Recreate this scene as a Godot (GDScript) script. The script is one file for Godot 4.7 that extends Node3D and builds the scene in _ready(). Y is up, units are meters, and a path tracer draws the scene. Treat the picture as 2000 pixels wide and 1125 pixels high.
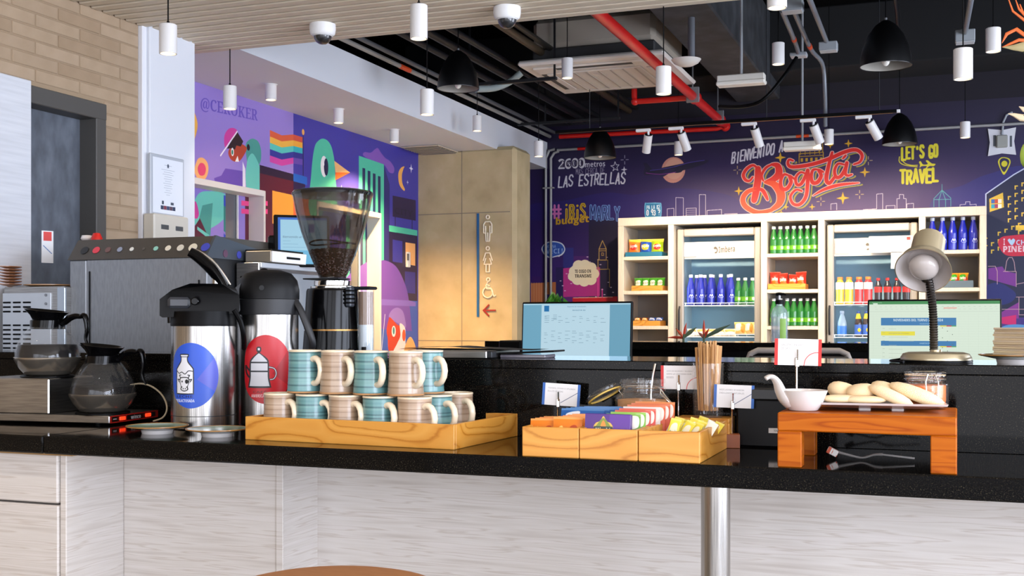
extends Node3D
# A hotel lobby coffee counter. Room axes: x along the counter, y up, z towards the windows. Metres.

const FONTS := {"s": ["Droid Sans", 400], "b": ["Droid Sans", 700], "r": ["Droid Serif", 400], "rb": ["Droid Serif", 700], "m": ["Droid Sans Mono", 400]}
var rng := RandomNumberGenerator.new()
var mats := {}

# ---------------------------------------------------------------- mesh builder
class MB:
	var p := PackedVector3Array()
	var u := PackedVector2Array()
	var x := Transform3D()

	func at(pos: Vector3, turn := Vector3.ZERO):
		x = Transform3D(Basis.from_euler(turn), pos)
		return self

	func t(a: Vector3, b: Vector3, c: Vector3, ua := Vector2.ZERO, ub := Vector2.ZERO, uc := Vector2.ZERO):
		p.append(x * a); p.append(x * b); p.append(x * c)
		u.append(ua); u.append(ub); u.append(uc)

	# a bottom left, b bottom right, c top right, d top left, seen from outside
	func q(a: Vector3, b: Vector3, c: Vector3, d: Vector3, ua := Vector2(0, 1), ub := Vector2(1, 1), uc := Vector2(1, 0), ud := Vector2(0, 0)):
		t(a, b, c, ua, ub, uc)
		t(a, c, d, ua, uc, ud)
		return self

	func qo(a: Vector3, b: Vector3, c: Vector3, d: Vector3, o: Vector3):
		if (b - a).cross(c - a).dot(o) < 0.0:
			q(d, c, b, a)
		else:
			q(a, b, c, d)

	func fix(s: int):
		var vol := 0.0
		var o := p[s]
		for i in range(s, p.size(), 3):
			vol += (p[i] - o).dot((p[i + 1] - o).cross(p[i + 2] - o))
		if vol < 0.0:
			for i in range(s, p.size(), 3):
				var k := p[i + 1]; p[i + 1] = p[i + 2]; p[i + 2] = k
				var m := u[i + 1]; u[i + 1] = u[i + 2]; u[i + 2] = m
		return self

	func box(c: Vector3, s: Vector3, bev := 0.0):
		var h := s / 2.0
		bev = minf(bev, minf(h.x, minf(h.y, h.z)) * 0.9)
		for k in 3:
			var a := (k + 1) % 3
			var b := (k + 2) % 3
			for sg in [-1.0, 1.0]:
				var n := Vector3.ZERO; n[k] = sg
				var vs := []
				for e in [[-1, -1], [1, -1], [1, 1], [-1, 1]]:
					var v := Vector3.ZERO
					v[k] = sg * h[k]; v[a] = e[0] * (h[a] - bev); v[b] = e[1] * (h[b] - bev)
					vs.append(c + v)
				qo(vs[0], vs[1], vs[2], vs[3], n)
			if bev > 0.0:
				for s1 in [-1.0, 1.0]:
					for s2 in [-1.0, 1.0]:
						var l := Vector3.ZERO; l[k] = h[k] - bev
						var e1 := Vector3.ZERO; e1[a] = s1 * h[a]; e1[b] = s2 * (h[b] - bev)
						var e2 := Vector3.ZERO; e2[a] = s1 * (h[a] - bev); e2[b] = s2 * h[b]
						qo(c + e1 - l, c + e1 + l, c + e2 + l, c + e2 - l, e1 + e2)
		if bev > 0.0:
			for sx in [-1.0, 1.0]:
				for sy in [-1.0, 1.0]:
					for sz in [-1.0, 1.0]:
						var g := Vector3(sx, sy, sz)
						var a1 := c + Vector3(sx * h.x, sy * (h.y - bev), sz * (h.z - bev))
						var a2 := c + Vector3(sx * (h.x - bev), sy * h.y, sz * (h.z - bev))
						var a3 := c + Vector3(sx * (h.x - bev), sy * (h.y - bev), sz * h.z)
						if (a2 - a1).cross(a3 - a1).dot(g) < 0.0:
							t(a1, a3, a2)
						else:
							t(a1, a2, a3)
		return self

	# spans from corner to corner
	func bb(lo: Vector3, hi: Vector3, bev := 0.0):
		return box((lo + hi) / 2.0, (hi - lo).abs(), bev)

	# pr: flat list r, y, r, y ... of a closed profile turned about the y axis
	func lathe(pr: Array, n := 24, sq := 0.0):
		var s := p.size()
		var pts := []
		for i in range(0, pr.size(), 2):
			pts.append(Vector2(pr[i], pr[i + 1]))
		var ln := [0.0]
		for i in range(1, pts.size()):
			ln.append(ln[-1] + pts[i].distance_to(pts[i - 1]))
		for i in n:
			var a := TAU * i / n
			var b := TAU * (i + 1) / n
			var ka := 1.0; var kb := 1.0
			if sq > 0.0:
				ka = 1.0 / pow(pow(absf(cos(a)), 2.0 + sq) + pow(absf(sin(a)), 2.0 + sq), 1.0 / (2.0 + sq))
				kb = 1.0 / pow(pow(absf(cos(b)), 2.0 + sq) + pow(absf(sin(b)), 2.0 + sq), 1.0 / (2.0 + sq))
			for j in pts.size() - 1:
				var v0: Vector2 = pts[j]
				var v1: Vector2 = pts[j + 1]
				var p0 := Vector3(v0.x * sin(a) * ka, v0.y, v0.x * cos(a) * ka)
				var p1 := Vector3(v0.x * sin(b) * kb, v0.y, v0.x * cos(b) * kb)
				var p2 := Vector3(v1.x * sin(b) * kb, v1.y, v1.x * cos(b) * kb)
				var p3 := Vector3(v1.x * sin(a) * ka, v1.y, v1.x * cos(a) * ka)
				var w0: float = 1.0 - ln[j] / ln[-1]
				var w1: float = 1.0 - ln[j + 1] / ln[-1]
				var ua := float(i) / n
				var ub := float(i + 1) / n
				if v0.x > 0.0:
					t(p0, p1, p2, Vector2(ua, w0), Vector2(ub, w0), Vector2(ub, w1))
				if v1.x > 0.0:
					t(p0, p2, p3, Vector2(ua, w0), Vector2(ub, w1), Vector2(ua, w1))
		return fix(s)

	func cyl(r: float, y0: float, y1: float, n := 24, bev := 0.0):
		if bev > 0.0:
			return lathe([0, y0, r - bev, y0, r, y0 + bev, r, y1 - bev, r - bev, y1, 0, y1], n)
		return lathe([0, y0, r, y0, r, y1, 0, y1], n)

	func ball(c: Vector3, r: Vector3, n := 16, m := 10):
		var k := x
		x = k * Transform3D(Basis.from_scale(r), c)
		var pr := []
		for i in m + 1:
			pr.append_array([0.0 if i == 0 or i == m else sin(PI * i / m), -cos(PI * i / m)])
		lathe(pr, n)
		x = k
		return self

	# a swept tube; r is one radius or a list; flat widens the section across up
	func tube(pts: Array, r, n := 8, closed := false, flat := 1.0, soft := 0):
		if soft > 0:
			var np := []
			var nr := []
			for i in pts.size() - 1:
				for k in soft:
					var f := float(k) / soft
					np.append(pts[i].cubic_interpolate(pts[i + 1], pts[maxi(i - 1, 0)], pts[mini(i + 2, pts.size() - 1)], f))
					nr.append(lerpf(r[i], r[i + 1], f) if r is Array else r)
			np.append(pts[-1])
			nr.append(r[-1] if r is Array else r)
			pts = np
			r = nr
		var s := p.size()
		var c := pts.size()
		var up := Vector3.UP
		var rings := []
		for i in c:
			var d: Vector3 = (pts[(i + 1) % c] - pts[(i - 1 + c) % c]) if closed else (pts[mini(i + 1, c - 1)] - pts[maxi(i - 1, 0)])
			d = d.normalized()
			if i == 0 and absf(d.dot(up)) > 0.9:
				up = Vector3.RIGHT
			var sd := d.cross(up).normalized()
			up = sd.cross(d).normalized()
			var rr: float = r[i] if r is Array else r
			var ring := []
			for k in n:
				var a := TAU * k / n
				ring.append(pts[i] + (sd * cos(a) * flat + up * sin(a)) * rr)
			rings.append(ring)
		var last := c if closed else c - 1
		for i in last:
			var A: Array = rings[i]
			var B: Array = rings[(i + 1) % c]
			for k in n:
				var k2 := (k + 1) % n
				q(A[k], A[k2], B[k2], B[k], Vector2(float(k) / n, float(i) / last), Vector2(float(k + 1) / n, float(i) / last), Vector2(float(k + 1) / n, float(i + 1) / last), Vector2(float(k) / n, float(i + 1) / last))
		if not closed:
			for k in range(1, n - 1):
				t(rings[0][0], rings[0][k + 1], rings[0][k])
				t(rings[-1][0], rings[-1][k], rings[-1][k + 1])
		return fix(s)

	# outline: flat list x, y, ...; runs from z0 to z1
	func prism(o: Array, z0: float, z1: float):
		var s := p.size()
		var poly := PackedVector2Array()
		for i in range(0, o.size(), 2):
			poly.append(Vector2(o[i], o[i + 1]))
		if not Geometry2D.is_polygon_clockwise(poly):
			poly.reverse()
		var tr := Geometry2D.triangulate_polygon(poly)
		var lo := poly[0]; var hi := poly[0]
		for v in poly:
			lo = lo.min(v); hi = hi.max(v)
		var sz := hi - lo
		for i in range(0, tr.size(), 3):
			var f := []
			var w := []
			for k in 3:
				f.append(poly[tr[i + k]])
				w.append(Vector2((f[k].x - lo.x) / sz.x, 1.0 - (f[k].y - lo.y) / sz.y))
			if (f[1] - f[0]).cross(f[2] - f[0]) < 0.0:
				f = [f[0], f[2], f[1]]
				w = [w[0], w[2], w[1]]
			t(Vector3(f[0].x, f[0].y, z1), Vector3(f[1].x, f[1].y, z1), Vector3(f[2].x, f[2].y, z1), w[0], w[1], w[2])
			t(Vector3(f[0].x, f[0].y, z0), Vector3(f[2].x, f[2].y, z0), Vector3(f[1].x, f[1].y, z0), w[0], w[2], w[1])
		for i in poly.size():
			var a := poly[i]
			var b := poly[(i + 1) % poly.size()]
			q(Vector3(b.x, b.y, z0), Vector3(a.x, a.y, z0), Vector3(a.x, a.y, z1), Vector3(b.x, b.y, z1))
		return fix(s)

	# a surface of nu by nv cells; f(u, v) gives the point
	func grid(nu: int, nv: int, f: Callable):
		for i in nu:
			for j in nv:
				var a := float(i) / nu; var b := float(i + 1) / nu
				var c := float(j) / nv; var d := float(j + 1) / nv
				q(f.call(a, c), f.call(b, c), f.call(b, d), f.call(a, d), Vector2(a, 1 - c), Vector2(b, 1 - c), Vector2(b, 1 - d), Vector2(a, 1 - d))
		return self

	# part of an upright cylinder wall, facing out; a0 to a1 from +z towards +x
	func arc(r: float, y0: float, y1: float, a0: float, a1: float, n := 16):
		return grid(n, 1, func(a, b): return Vector3(sin(lerpf(a0, a1, a)) * r, lerpf(y0, y1, b), cos(lerpf(a0, a1, a)) * r))

	func mesh(crease := 38.0) -> ArrayMesh:
		var cc := cos(deg_to_rad(crease))
		var n := p.size()
		var fn := PackedVector3Array(); fn.resize(n / 3)
		var fu := PackedVector3Array(); fu.resize(n / 3)
		var near := {}
		for i in range(0, n, 3):
			var c := (p[i + 1] - p[i]).cross(p[i + 2] - p[i])
			fn[i / 3] = c * 1e4
			fu[i / 3] = (c * 1e6).normalized()
			for k in 3:
				var key := Vector3i((p[i + k] * 20000.0).round())
				if near.has(key):
					near[key].append(i / 3)
				else:
					near[key] = [i / 3]
		var N := PackedVector3Array(); N.resize(n)
		var P := PackedVector3Array(); P.resize(n)
		var U := PackedVector2Array(); U.resize(n)
		for i in n:
			var f := fu[i / 3]
			var sum := Vector3.ZERO
			for g in near[Vector3i((p[i] * 20000.0).round())]:
				if f.dot(fu[g]) > cc:
					sum += fn[g]
			var o := i
			if i % 3 == 1: o = i + 1
			elif i % 3 == 2: o = i - 1
			N[o] = sum.normalized() if sum.length_squared() > 0.0 else f
			P[o] = p[i]
			U[o] = u[i]
		var a := []; a.resize(Mesh.ARRAY_MAX)
		a[Mesh.ARRAY_VERTEX] = P; a[Mesh.ARRAY_NORMAL] = N; a[Mesh.ARRAY_TEX_UV] = U
		var m := ArrayMesh.new()
		m.add_surface_from_arrays(Mesh.PRIMITIVE_TRIANGLES, a)
		return m

# ---------------------------------------------------------------- flat print
class Ink:
	var im: Image
	var k := 2
	var w: int
	var h: int

	func _init(ww: int, hh: int, bg: Color, kk := 2):
		w = ww; h = hh; k = kk
		im = Image.create(w * k, h * k, false, Image.FORMAT_RGBA8)
		im.fill(bg)

	func fillp(c: Color, v: PackedVector2Array):
		var n := v.size()
		var y0 := v[0].y; var y1 := v[0].y
		for e in v:
			y0 = minf(y0, e.y); y1 = maxf(y1, e.y)
		for y in range(maxi(0, floori(y0)), mini(h * k - 1, ceili(y1)) + 1):
			var yy := y + 0.5
			var xs := []
			for i in n:
				var a := v[i]
				var b := v[(i + 1) % n]
				if (a.y <= yy) != (b.y <= yy):
					xs.append(a.x + (yy - a.y) / (b.y - a.y) * (b.x - a.x))
			xs.sort()
			for i in range(0, xs.size() - 1, 2):
				var l := roundi(xs[i]); var r := roundi(xs[i + 1])
				if r > l:
					if c.a >= 1.0:
						im.fill_rect(Rect2i(l, y, r - l, 1), c)
					else:
						for e in range(maxi(l, 0), mini(r, w * k)):
							im.set_pixel(e, y, im.get_pixel(e, y).lerp(Color(c, 1.0), c.a))

	func vs(a: Array) -> PackedVector2Array:
		var o := PackedVector2Array()
		for i in range(0, a.size(), 2):
			o.append(Vector2(a[i], a[i + 1]) * k)
		return o

	func soft(v: PackedVector2Array, closed: bool) -> PackedVector2Array:
		var o := PackedVector2Array()
		var n := v.size()
		for i in (n if closed else n - 1):
			var a := v[(i - 1 + n) % n] if closed or i > 0 else v[i]
			var b := v[i]
			var c := v[(i + 1) % n]
			var d := v[(i + 2) % n] if closed or i + 2 < n else c
			for s in 8:
				o.append(b.cubic_interpolate(c, a, d, s / 8.0))
		if not closed:
			o.append(v[n - 1])
		return o

	func poly(c, a: Array): fillp(Color(c), vs(a))
	func blob(c, a: Array): fillp(Color(c), soft(vs(a), true))
	func rect(c, x0: float, y0: float, x1: float, y1: float): poly(c, [x0, y0, x1, y0, x1, y1, x0, y1])

	func ell(c, x: float, y: float, rx: float, ry: float):
		var o := PackedVector2Array()
		for i in 28:
			o.append(Vector2(x + cos(TAU * i / 28) * rx, y + sin(TAU * i / 28) * ry) * k)
		fillp(Color(c), o)

	func strokev(c: Color, wd, v: PackedVector2Array):
		for i in v.size():
			var r: float = (wd[0] + (wd[1] - wd[0]) * sin(PI * i / maxf(1, v.size() - 1)) if wd is Array else wd) * k / 2.0
			if i + 1 < v.size():
				var s := (v[i + 1] - v[i]).orthogonal().normalized() * r
				fillp(c, PackedVector2Array([v[i] + s, v[i + 1] + s, v[i + 1] - s, v[i] - s]))
			if r > 0.8:
				var o := PackedVector2Array()
				for e in 10:
					o.append(v[i] + Vector2.from_angle(TAU * e / 10) * r)
				fillp(c, o)

	func line(c, wd, a: Array, curved := false):
		strokev(Color(c), wd, soft(vs(a), false) if curved else vs(a))

	func star(c, x: float, y: float, r: float, n := 4, inner := 0.3):
		var a := []
		for i in n * 2:
			var s := r if i % 2 == 0 else r * inner
			a.append_array([x + sin(PI * i / n) * s, y - cos(PI * i / n) * s])
		poly(c, a)

	# lettering fitted to a box, leaned and raised at its right end
	func text(c, s: String, x0: float, y0: float, x1: float, y1: float, font := "b", rise := 0.0, grow := 0.0):
		var f := SystemFont.new()
		f.font_names = PackedStringArray([FONTS[font][0]])
		f.font_weight = FONTS[font][1]
		var tm := TextMesh.new()
		tm.font = f; tm.text = s; tm.font_size = 48; tm.pixel_size = 1.0; tm.depth = 0.0
		var v: PackedVector3Array = tm.get_mesh_arrays()[Mesh.ARRAY_VERTEX]
		var ix = tm.get_mesh_arrays()[Mesh.ARRAY_INDEX]
		if v.is_empty():
			return
		var lo := v[0]; var hi := v[0]
		for e in v:
			lo = lo.min(e); hi = hi.max(e)
		var pts := PackedVector2Array()
		for e in v:
			var a := (e.x - lo.x) / (hi.x - lo.x)
			pts.append(Vector2(lerpf(x0, x1, a), lerpf(y1, y0, (e.y - lo.y) / (hi.y - lo.y)) - rise * a) * k)
		var n: int = ix.size() if ix else v.size()
		for i in range(0, n, 3):
			var tri := PackedVector2Array()
			for e in 3:
				tri.append(pts[ix[i + e]] if ix else pts[i + e])
			fillp(Color(c), tri)
			if grow > 0.0:
				tri.append(tri[0])
				strokev(Color(c), grow, tri)

	# brush capitals drawn with single strokes, fitted to a box
	func hand(c, s: String, x0: float, y0: float, x1: float, y1: float, wd: float, rise := 0.0, lean := 0.0):
		var adv := (x1 - x0) / s.length()
		for i in s.length():
			if not HAND.has(s[i]):
				continue
			var wob := sin(i * 2.3 + s.length()) * 0.06 * (y1 - y0)
			for st in HAND[s[i]].split(" "):
				var v := PackedVector2Array()
				for e in range(0, st.length(), 2):
					var gx: float = (st.unicode_at(e) - 48) / 4.0
					var gy: float = (st.unicode_at(e + 1) - 48) / 6.0
					var xx: float = x0 + adv * (i + 0.08 + gx * 0.68) + (1.0 - gy) * lean
					v.append(Vector2(xx, lerpf(y0, y1, gy) - rise * (xx - x0) / (x1 - x0) + wob) * k)
				strokev(Color(c), wd, v)

	const HAND := {"A": "062046 1434", "B": "0006 0030413303 33443606", "C": "4130100105163645", "D": "0006 002042442606", "E": "40000646 0333", "F": "400006 0333", "G": "41301001051636454424", "H": "0006 4046 0343", "I": "2026", "L": "000646", "M": "0600244046", "N": "06004640", "O": "20100105163645413020", "P": "060030413303", "R": "060030413303 2346", "S": "41301001024445361605", "T": "0040 2026", "V": "002640", "Y": "002340 2326", "Z": "00400646", "U": "000516364540", "Q": "20100105163645413020 2446", "2": "01103041420646", "3": "011030413323 23334445361605", "6": "3010020516364544331304", "0": "20100105163645413020", "8": "20100112334445361605041331413020", "9": "42331302011030414336", "!": "2024 2626", "?": "01103041332324 2626", "'": "2021", "#": "1016 3036 0242 0444", "i": "2226 2020"}

	func tex() -> ImageTexture:
		var o: Image = im.duplicate()
		if k > 1:
			o.resize(w, h, Image.INTERPOLATE_BILINEAR)
		return ImageTexture.create_from_image(o)

# ---------------------------------------------------------------- materials
func mat(c, rough := 0.5, metal := 0.0, extra := {}) -> StandardMaterial3D:
	var key := str(c, rough, metal, extra)
	if not mats.has(key):
		var m := StandardMaterial3D.new()
		m.albedo_color = Color(c); m.roughness = rough; m.metallic = metal
		for e in extra:
			m.set(e, extra[e])
		mats[key] = m
	return mats[key]

func printed(ink, rough := 0.5) -> StandardMaterial3D:
	var m := StandardMaterial3D.new()
	m.albedo_texture = ink.tex(); m.roughness = rough; m.texture_repeat = false
	return m

func glow(c, energy: float) -> StandardMaterial3D:
	return mat(c, 0.5, 0.0, {"emission_enabled": true, "emission": Color(c), "emission_energy_multiplier": energy})

func screen(ink, energy: float) -> StandardMaterial3D:
	var m := StandardMaterial3D.new()
	m.albedo_color = Color(0.02, 0.02, 0.02); m.roughness = 0.3; m.texture_repeat = false
	m.emission_enabled = true; m.emission = Color.WHITE; m.emission_operator = BaseMaterial3D.EMISSION_OP_MULTIPLY
	m.emission_texture = ink.tex(); m.emission_energy_multiplier = energy
	return m

func glass(c, a: float, rough := 0.03) -> StandardMaterial3D:
	return mat(Color(Color(c), a), rough, 0.0, {"transparency": BaseMaterial3D.TRANSPARENCY_ALPHA})

# colours along a noise, stretched by tiles per metre
func noisy(stops: Array, freq: float, scale: Vector3, rough: float, opt := {}) -> StandardMaterial3D:
	var g := Gradient.new()
	var off := PackedFloat32Array(); var col := PackedColorArray()
	for i in range(0, stops.size(), 2):
		off.append(stops[i]); col.append(Color(stops[i + 1]))
	g.offsets = off; g.colors = col
	var f := FastNoiseLite.new()
	f.seed = opt.get("seed", 3); f.frequency = freq
	f.noise_type = opt.get("type", FastNoiseLite.TYPE_SIMPLEX_SMOOTH)
	f.fractal_octaves = opt.get("oct", 4)
	if opt.get("warp", 0.0) > 0.0:
		f.domain_warp_enabled = true; f.domain_warp_amplitude = opt.warp; f.domain_warp_frequency = opt.get("warpf", 0.01)
	var t := NoiseTexture2D.new()
	t.width = opt.get("size", 512); t.height = opt.get("size", 512); t.seamless = true; t.noise = f; t.color_ramp = g
	t.normalize = true
	var m := StandardMaterial3D.new()
	m.albedo_texture = t; m.roughness = rough; m.metallic = opt.get("metal", 0.0)
	m.uv1_triplanar = true; m.uv1_world_triplanar = opt.get("world", false); m.uv1_scale = scale
	m.uv1_triplanar_sharpness = 8.0
	m.metallic_specular = opt.get("spec", 0.5)
	return m

# ---------------------------------------------------------------- objects
func part(called: String, b, m: Material, parent: Node = self) -> MeshInstance3D:
	var o := MeshInstance3D.new()
	o.name = called
	o.mesh = b.mesh() if b is MB else b
	o.material_override = m
	o.cast_shadow = GeometryInstance3D.SHADOW_CASTING_SETTING_ON
	parent.add_child(o, true)
	return o

func tag(o: Node, label: String, category: String, group := ""):
	o.set_meta("label", label); o.set_meta("category", category)
	if group:
		o.set_meta("group", group)
	return o

func thing(called: String, label: String, category: String, at := Vector3.ZERO, turn := 0.0, group := "") -> Node3D:
	var o := Node3D.new()
	o.name = called
	add_child(o, true)
	o.position = at; o.rotation.y = turn
	return tag(o, label, category, group)

func struct(called: String, b, m: Material, parent: Node = self) -> MeshInstance3D:
	var o := part(called, b, m, parent)
	if parent == self:
		o.set_meta("kind", "structure")
	return o

func copy(o: Node3D, at: Vector3, turn: float, label: String, group := "") -> Node3D:
	var c: Node3D = o.duplicate()
	add_child(c, true)
	c.position = at; c.rotation.y = turn
	c.set_meta("label", label)
	if group:
		c.set_meta("group", group)
	return c

func lamp_spot(at: Vector3, to: Vector3, c, e: float, angle: float, size := 0.02, blend := 0.6):
	var l := SpotLight3D.new()
	l.name = "lamp"
	l.light_color = Color(c); l.light_energy = e; l.spot_angle = angle; l.spot_angle_attenuation = blend
	l.spot_range = 14.0; l.spot_attenuation = 2.0; l.light_size = size; l.shadow_enabled = true
	add_child(l, true)
	l.position = at
	l.look_at_from_position(at, to, Vector3.RIGHT if absf((to - at).normalized().y) > 0.99 else Vector3.UP)

func area(at: Vector3, to: Vector3, size: Vector2, c, e: float):
	var l := AreaLight3D.new()
	l.name = "panel_light"
	l.light_color = Color(c); l.light_energy = e; l.area_size = size; l.area_range = 16.0; l.shadow_enabled = true
	l.area_normalize_energy = true
	add_child(l, true)
	l.look_at_from_position(at, to, Vector3.RIGHT if absf((to - at).normalized().y) > 0.99 else Vector3.UP)

func V(a, b, c) -> Vector3:
	return Vector3(a, b, c)

var W := {}   # shared surfaces

func _ready():
	rng.seed = 7
	# camera, sky, daylight, exposure
	var cam = Camera3D.new()
	cam.name = "camera"
	add_child(cam)
	cam.projection = Camera3D.PROJECTION_FRUSTUM
	cam.near = 0.05; cam.far = 60.0
	cam.size = 0.05 * 1125.0 / 2250.0
	cam.frustum_offset = Vector2(0, 0.05 * (632.0 - 562.5) / 2250.0)
	cam.position = Vector3(0, 1.2, 0)
	cam.rotation.y = atan(850.0 / 2250.0)
	cam.current = true
	var env = Environment.new()
	env.background_mode = Environment.BG_SKY
	var sm = ProceduralSkyMaterial.new()
	sm.sky_top_color = Color("9db9dd"); sm.sky_horizon_color = Color("dfe7f0")
	sm.ground_bottom_color = Color("8d8c88"); sm.ground_horizon_color = Color("c3c3c0")
	var sky = Sky.new(); sky.sky_material = sm
	env.sky = sky
	env.background_energy_multiplier = 1.2
	env.tonemap_mode = Environment.TONE_MAPPER_LINEAR
	env.tonemap_exposure = 1.0
	env.sdfgi_enabled = true; env.ssao_enabled = true; env.ssil_enabled = true
	var we = WorldEnvironment.new()
	we.name = "environment"; we.environment = env
	add_child(we)
	# daylight in the three window openings behind the guest side
	for wx in [-1.9, 0.1, 2.1]:
		area(Vector3(wx, 1.55, 2.96), Vector3(wx - 0.5, 1.2, -2.0), Vector2(1.6, 2.3), "f4f5ff", 4.2)
	# and in the three openings of the right-hand wall
	for wz in [-2.1, 1.1]:
		area(Vector3(3.16, 1.6, wz), Vector3(-3.0, 1.5, wz - 2.2), Vector2(2.4, 2.2), "e4ecff", 22.0)
	area(Vector3(3.16, 1.5, -6.0), Vector3(-3.0, 1.8, -6.3), Vector2(3.0, 2.0), "e4ecff", 17.0)
	surfaces()
	room()
	left_mural()
	back_mural()
	counter()
	front_things()
	machines()
	back_of_house()
	shop_shelf()
	overhead()

func surfaces():
	W.granite = noisy([0.0, "070707", 0.52, "0a0909", 0.7, "14120e", 0.82, "2e2a22", 0.92, "5c5646", 1.0, "8a8370"], 0.11, Vector3(2.6, 2.6, 2.6), 0.07, {"oct": 2, "size": 1024, "world": true, "spec": 0.26})
	W.panel = noisy([0.0, "b7aea6", 0.35, "c9c2bb", 0.55, "cec8c2", 0.62, "bdb3aa", 0.68, "cbc4be", 1.0, "d4cec9"], 0.006, Vector3(0.33, 8.0, 0.33), 0.5, {"oct": 3, "warp": 8.0, "warpf": 0.006, "world": true, "size": 1024})
	W.shelfwood = noisy([0.0, "c9bba4", 0.5, "d8ccb8", 1.0, "cdbfa8"], 0.01, Vector3(9.0, 0.8, 9.0), 0.5, {"oct": 3})
	W.pine = noisy([0.0, "cf8d36", 0.3, "d99a44", 0.42, "d4923a", 0.47, "b4701f", 0.5, "d08f38", 0.62, "db9e48", 0.72, "d79840", 0.76, "b87624", 0.79, "d4943c", 1.0, "d5963e"], 0.004, Vector3(1.2, 6.0, 1.2), 0.35, {"oct": 1, "warp": 22.0, "warpf": 0.006, "world": true, "seed": 11})
	W.cedar = noisy([0.0, "9c4a08", 0.3, "b45e10", 0.45, "984606", 0.52, "b46012", 0.75, "ac580c", 0.83, "944206", 0.9, "b25c0e", 1.0, "a4500a"], 0.006, Vector3(1.0, 10.0, 1.0), 0.35, {"oct": 2, "warp": 10.0, "world": true, "seed": 5, "spec": 0.25})
	W.concrete = noisy([0.0, "ab9a74", 0.4, "b7a680", 0.7, "bdac86", 1.0, "c6b692"], 0.008, Vector3(0.8, 0.8, 0.8), 0.75, {"oct": 5, "world": true})
	W.darkconcrete = noisy([0.0, "26282b", 0.5, "34373b", 1.0, "45494e"], 0.012, Vector3(0.7, 0.7, 0.7), 0.8, {"oct": 5, "world": true})
	W.slat = noisy([0.0, "c4b6a0", 0.5, "d6c9b4", 1.0, "cabda8"], 0.01, Vector3(0.8, 6.0, 14.0), 0.6, {"oct": 3, "world": true})
	W.steel = noisy([0.0, "8d8b88", 0.5, "a5a29e", 1.0, "b9b6b2"], 0.02, Vector3(0.8, 30.0, 0.8), 0.3, {"oct": 3, "metal": 1.0})
	W.steelv = noisy([0.0, "8d8b88", 0.5, "a8a5a1", 1.0, "bdbab6"], 0.02, Vector3(30.0, 0.5, 30.0), 0.26, {"oct": 3, "metal": 1.0})
	W.chrome = mat("d5d3cf", 0.1, 1.0)
	W.silver = mat("c4b798", 0.32, 0.7)
	W.black = mat("09090a", 0.38, 0.0, {"metallic_specular": 0.22})
	W.blackgloss = mat("060607", 0.14, 0.0, {"metallic_specular": 0.3})
	W.rubber = mat("131314", 0.6)
	W.white = mat("e9e9e8", 0.45)
	W.wall = mat("dcdde0", 0.7)
	W.void = mat("080809", 0.95, 0.0, {"metallic_specular": 0.15})
	W.greymetal = mat("8d9094", 0.4, 0.7)
	W.darkmetal = mat("2a2c2f", 0.5, 0.5)
	W.red = mat("c01d14", 0.35)
	W.porcelain = mat("d2ccc8", 0.15, 0.0, {"clearcoat_enabled": true, "clearcoat": 0.5})
	W.glass = mat(Color(0.9, 0.9, 0.9, 0.012), 0.03, 0.0, {"transparency": BaseMaterial3D.TRANSPARENCY_ALPHA, "metallic_specular": 0.34})
	W.warm = glow("ffdca0", 5.0)

func slab(called: String, lo: Vector3, hi: Vector3, m: Material, bev := 0.0, parent: Node = self) -> MeshInstance3D:
	return struct(called, MB.new().bb(lo, hi, bev), m, parent)

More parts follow.
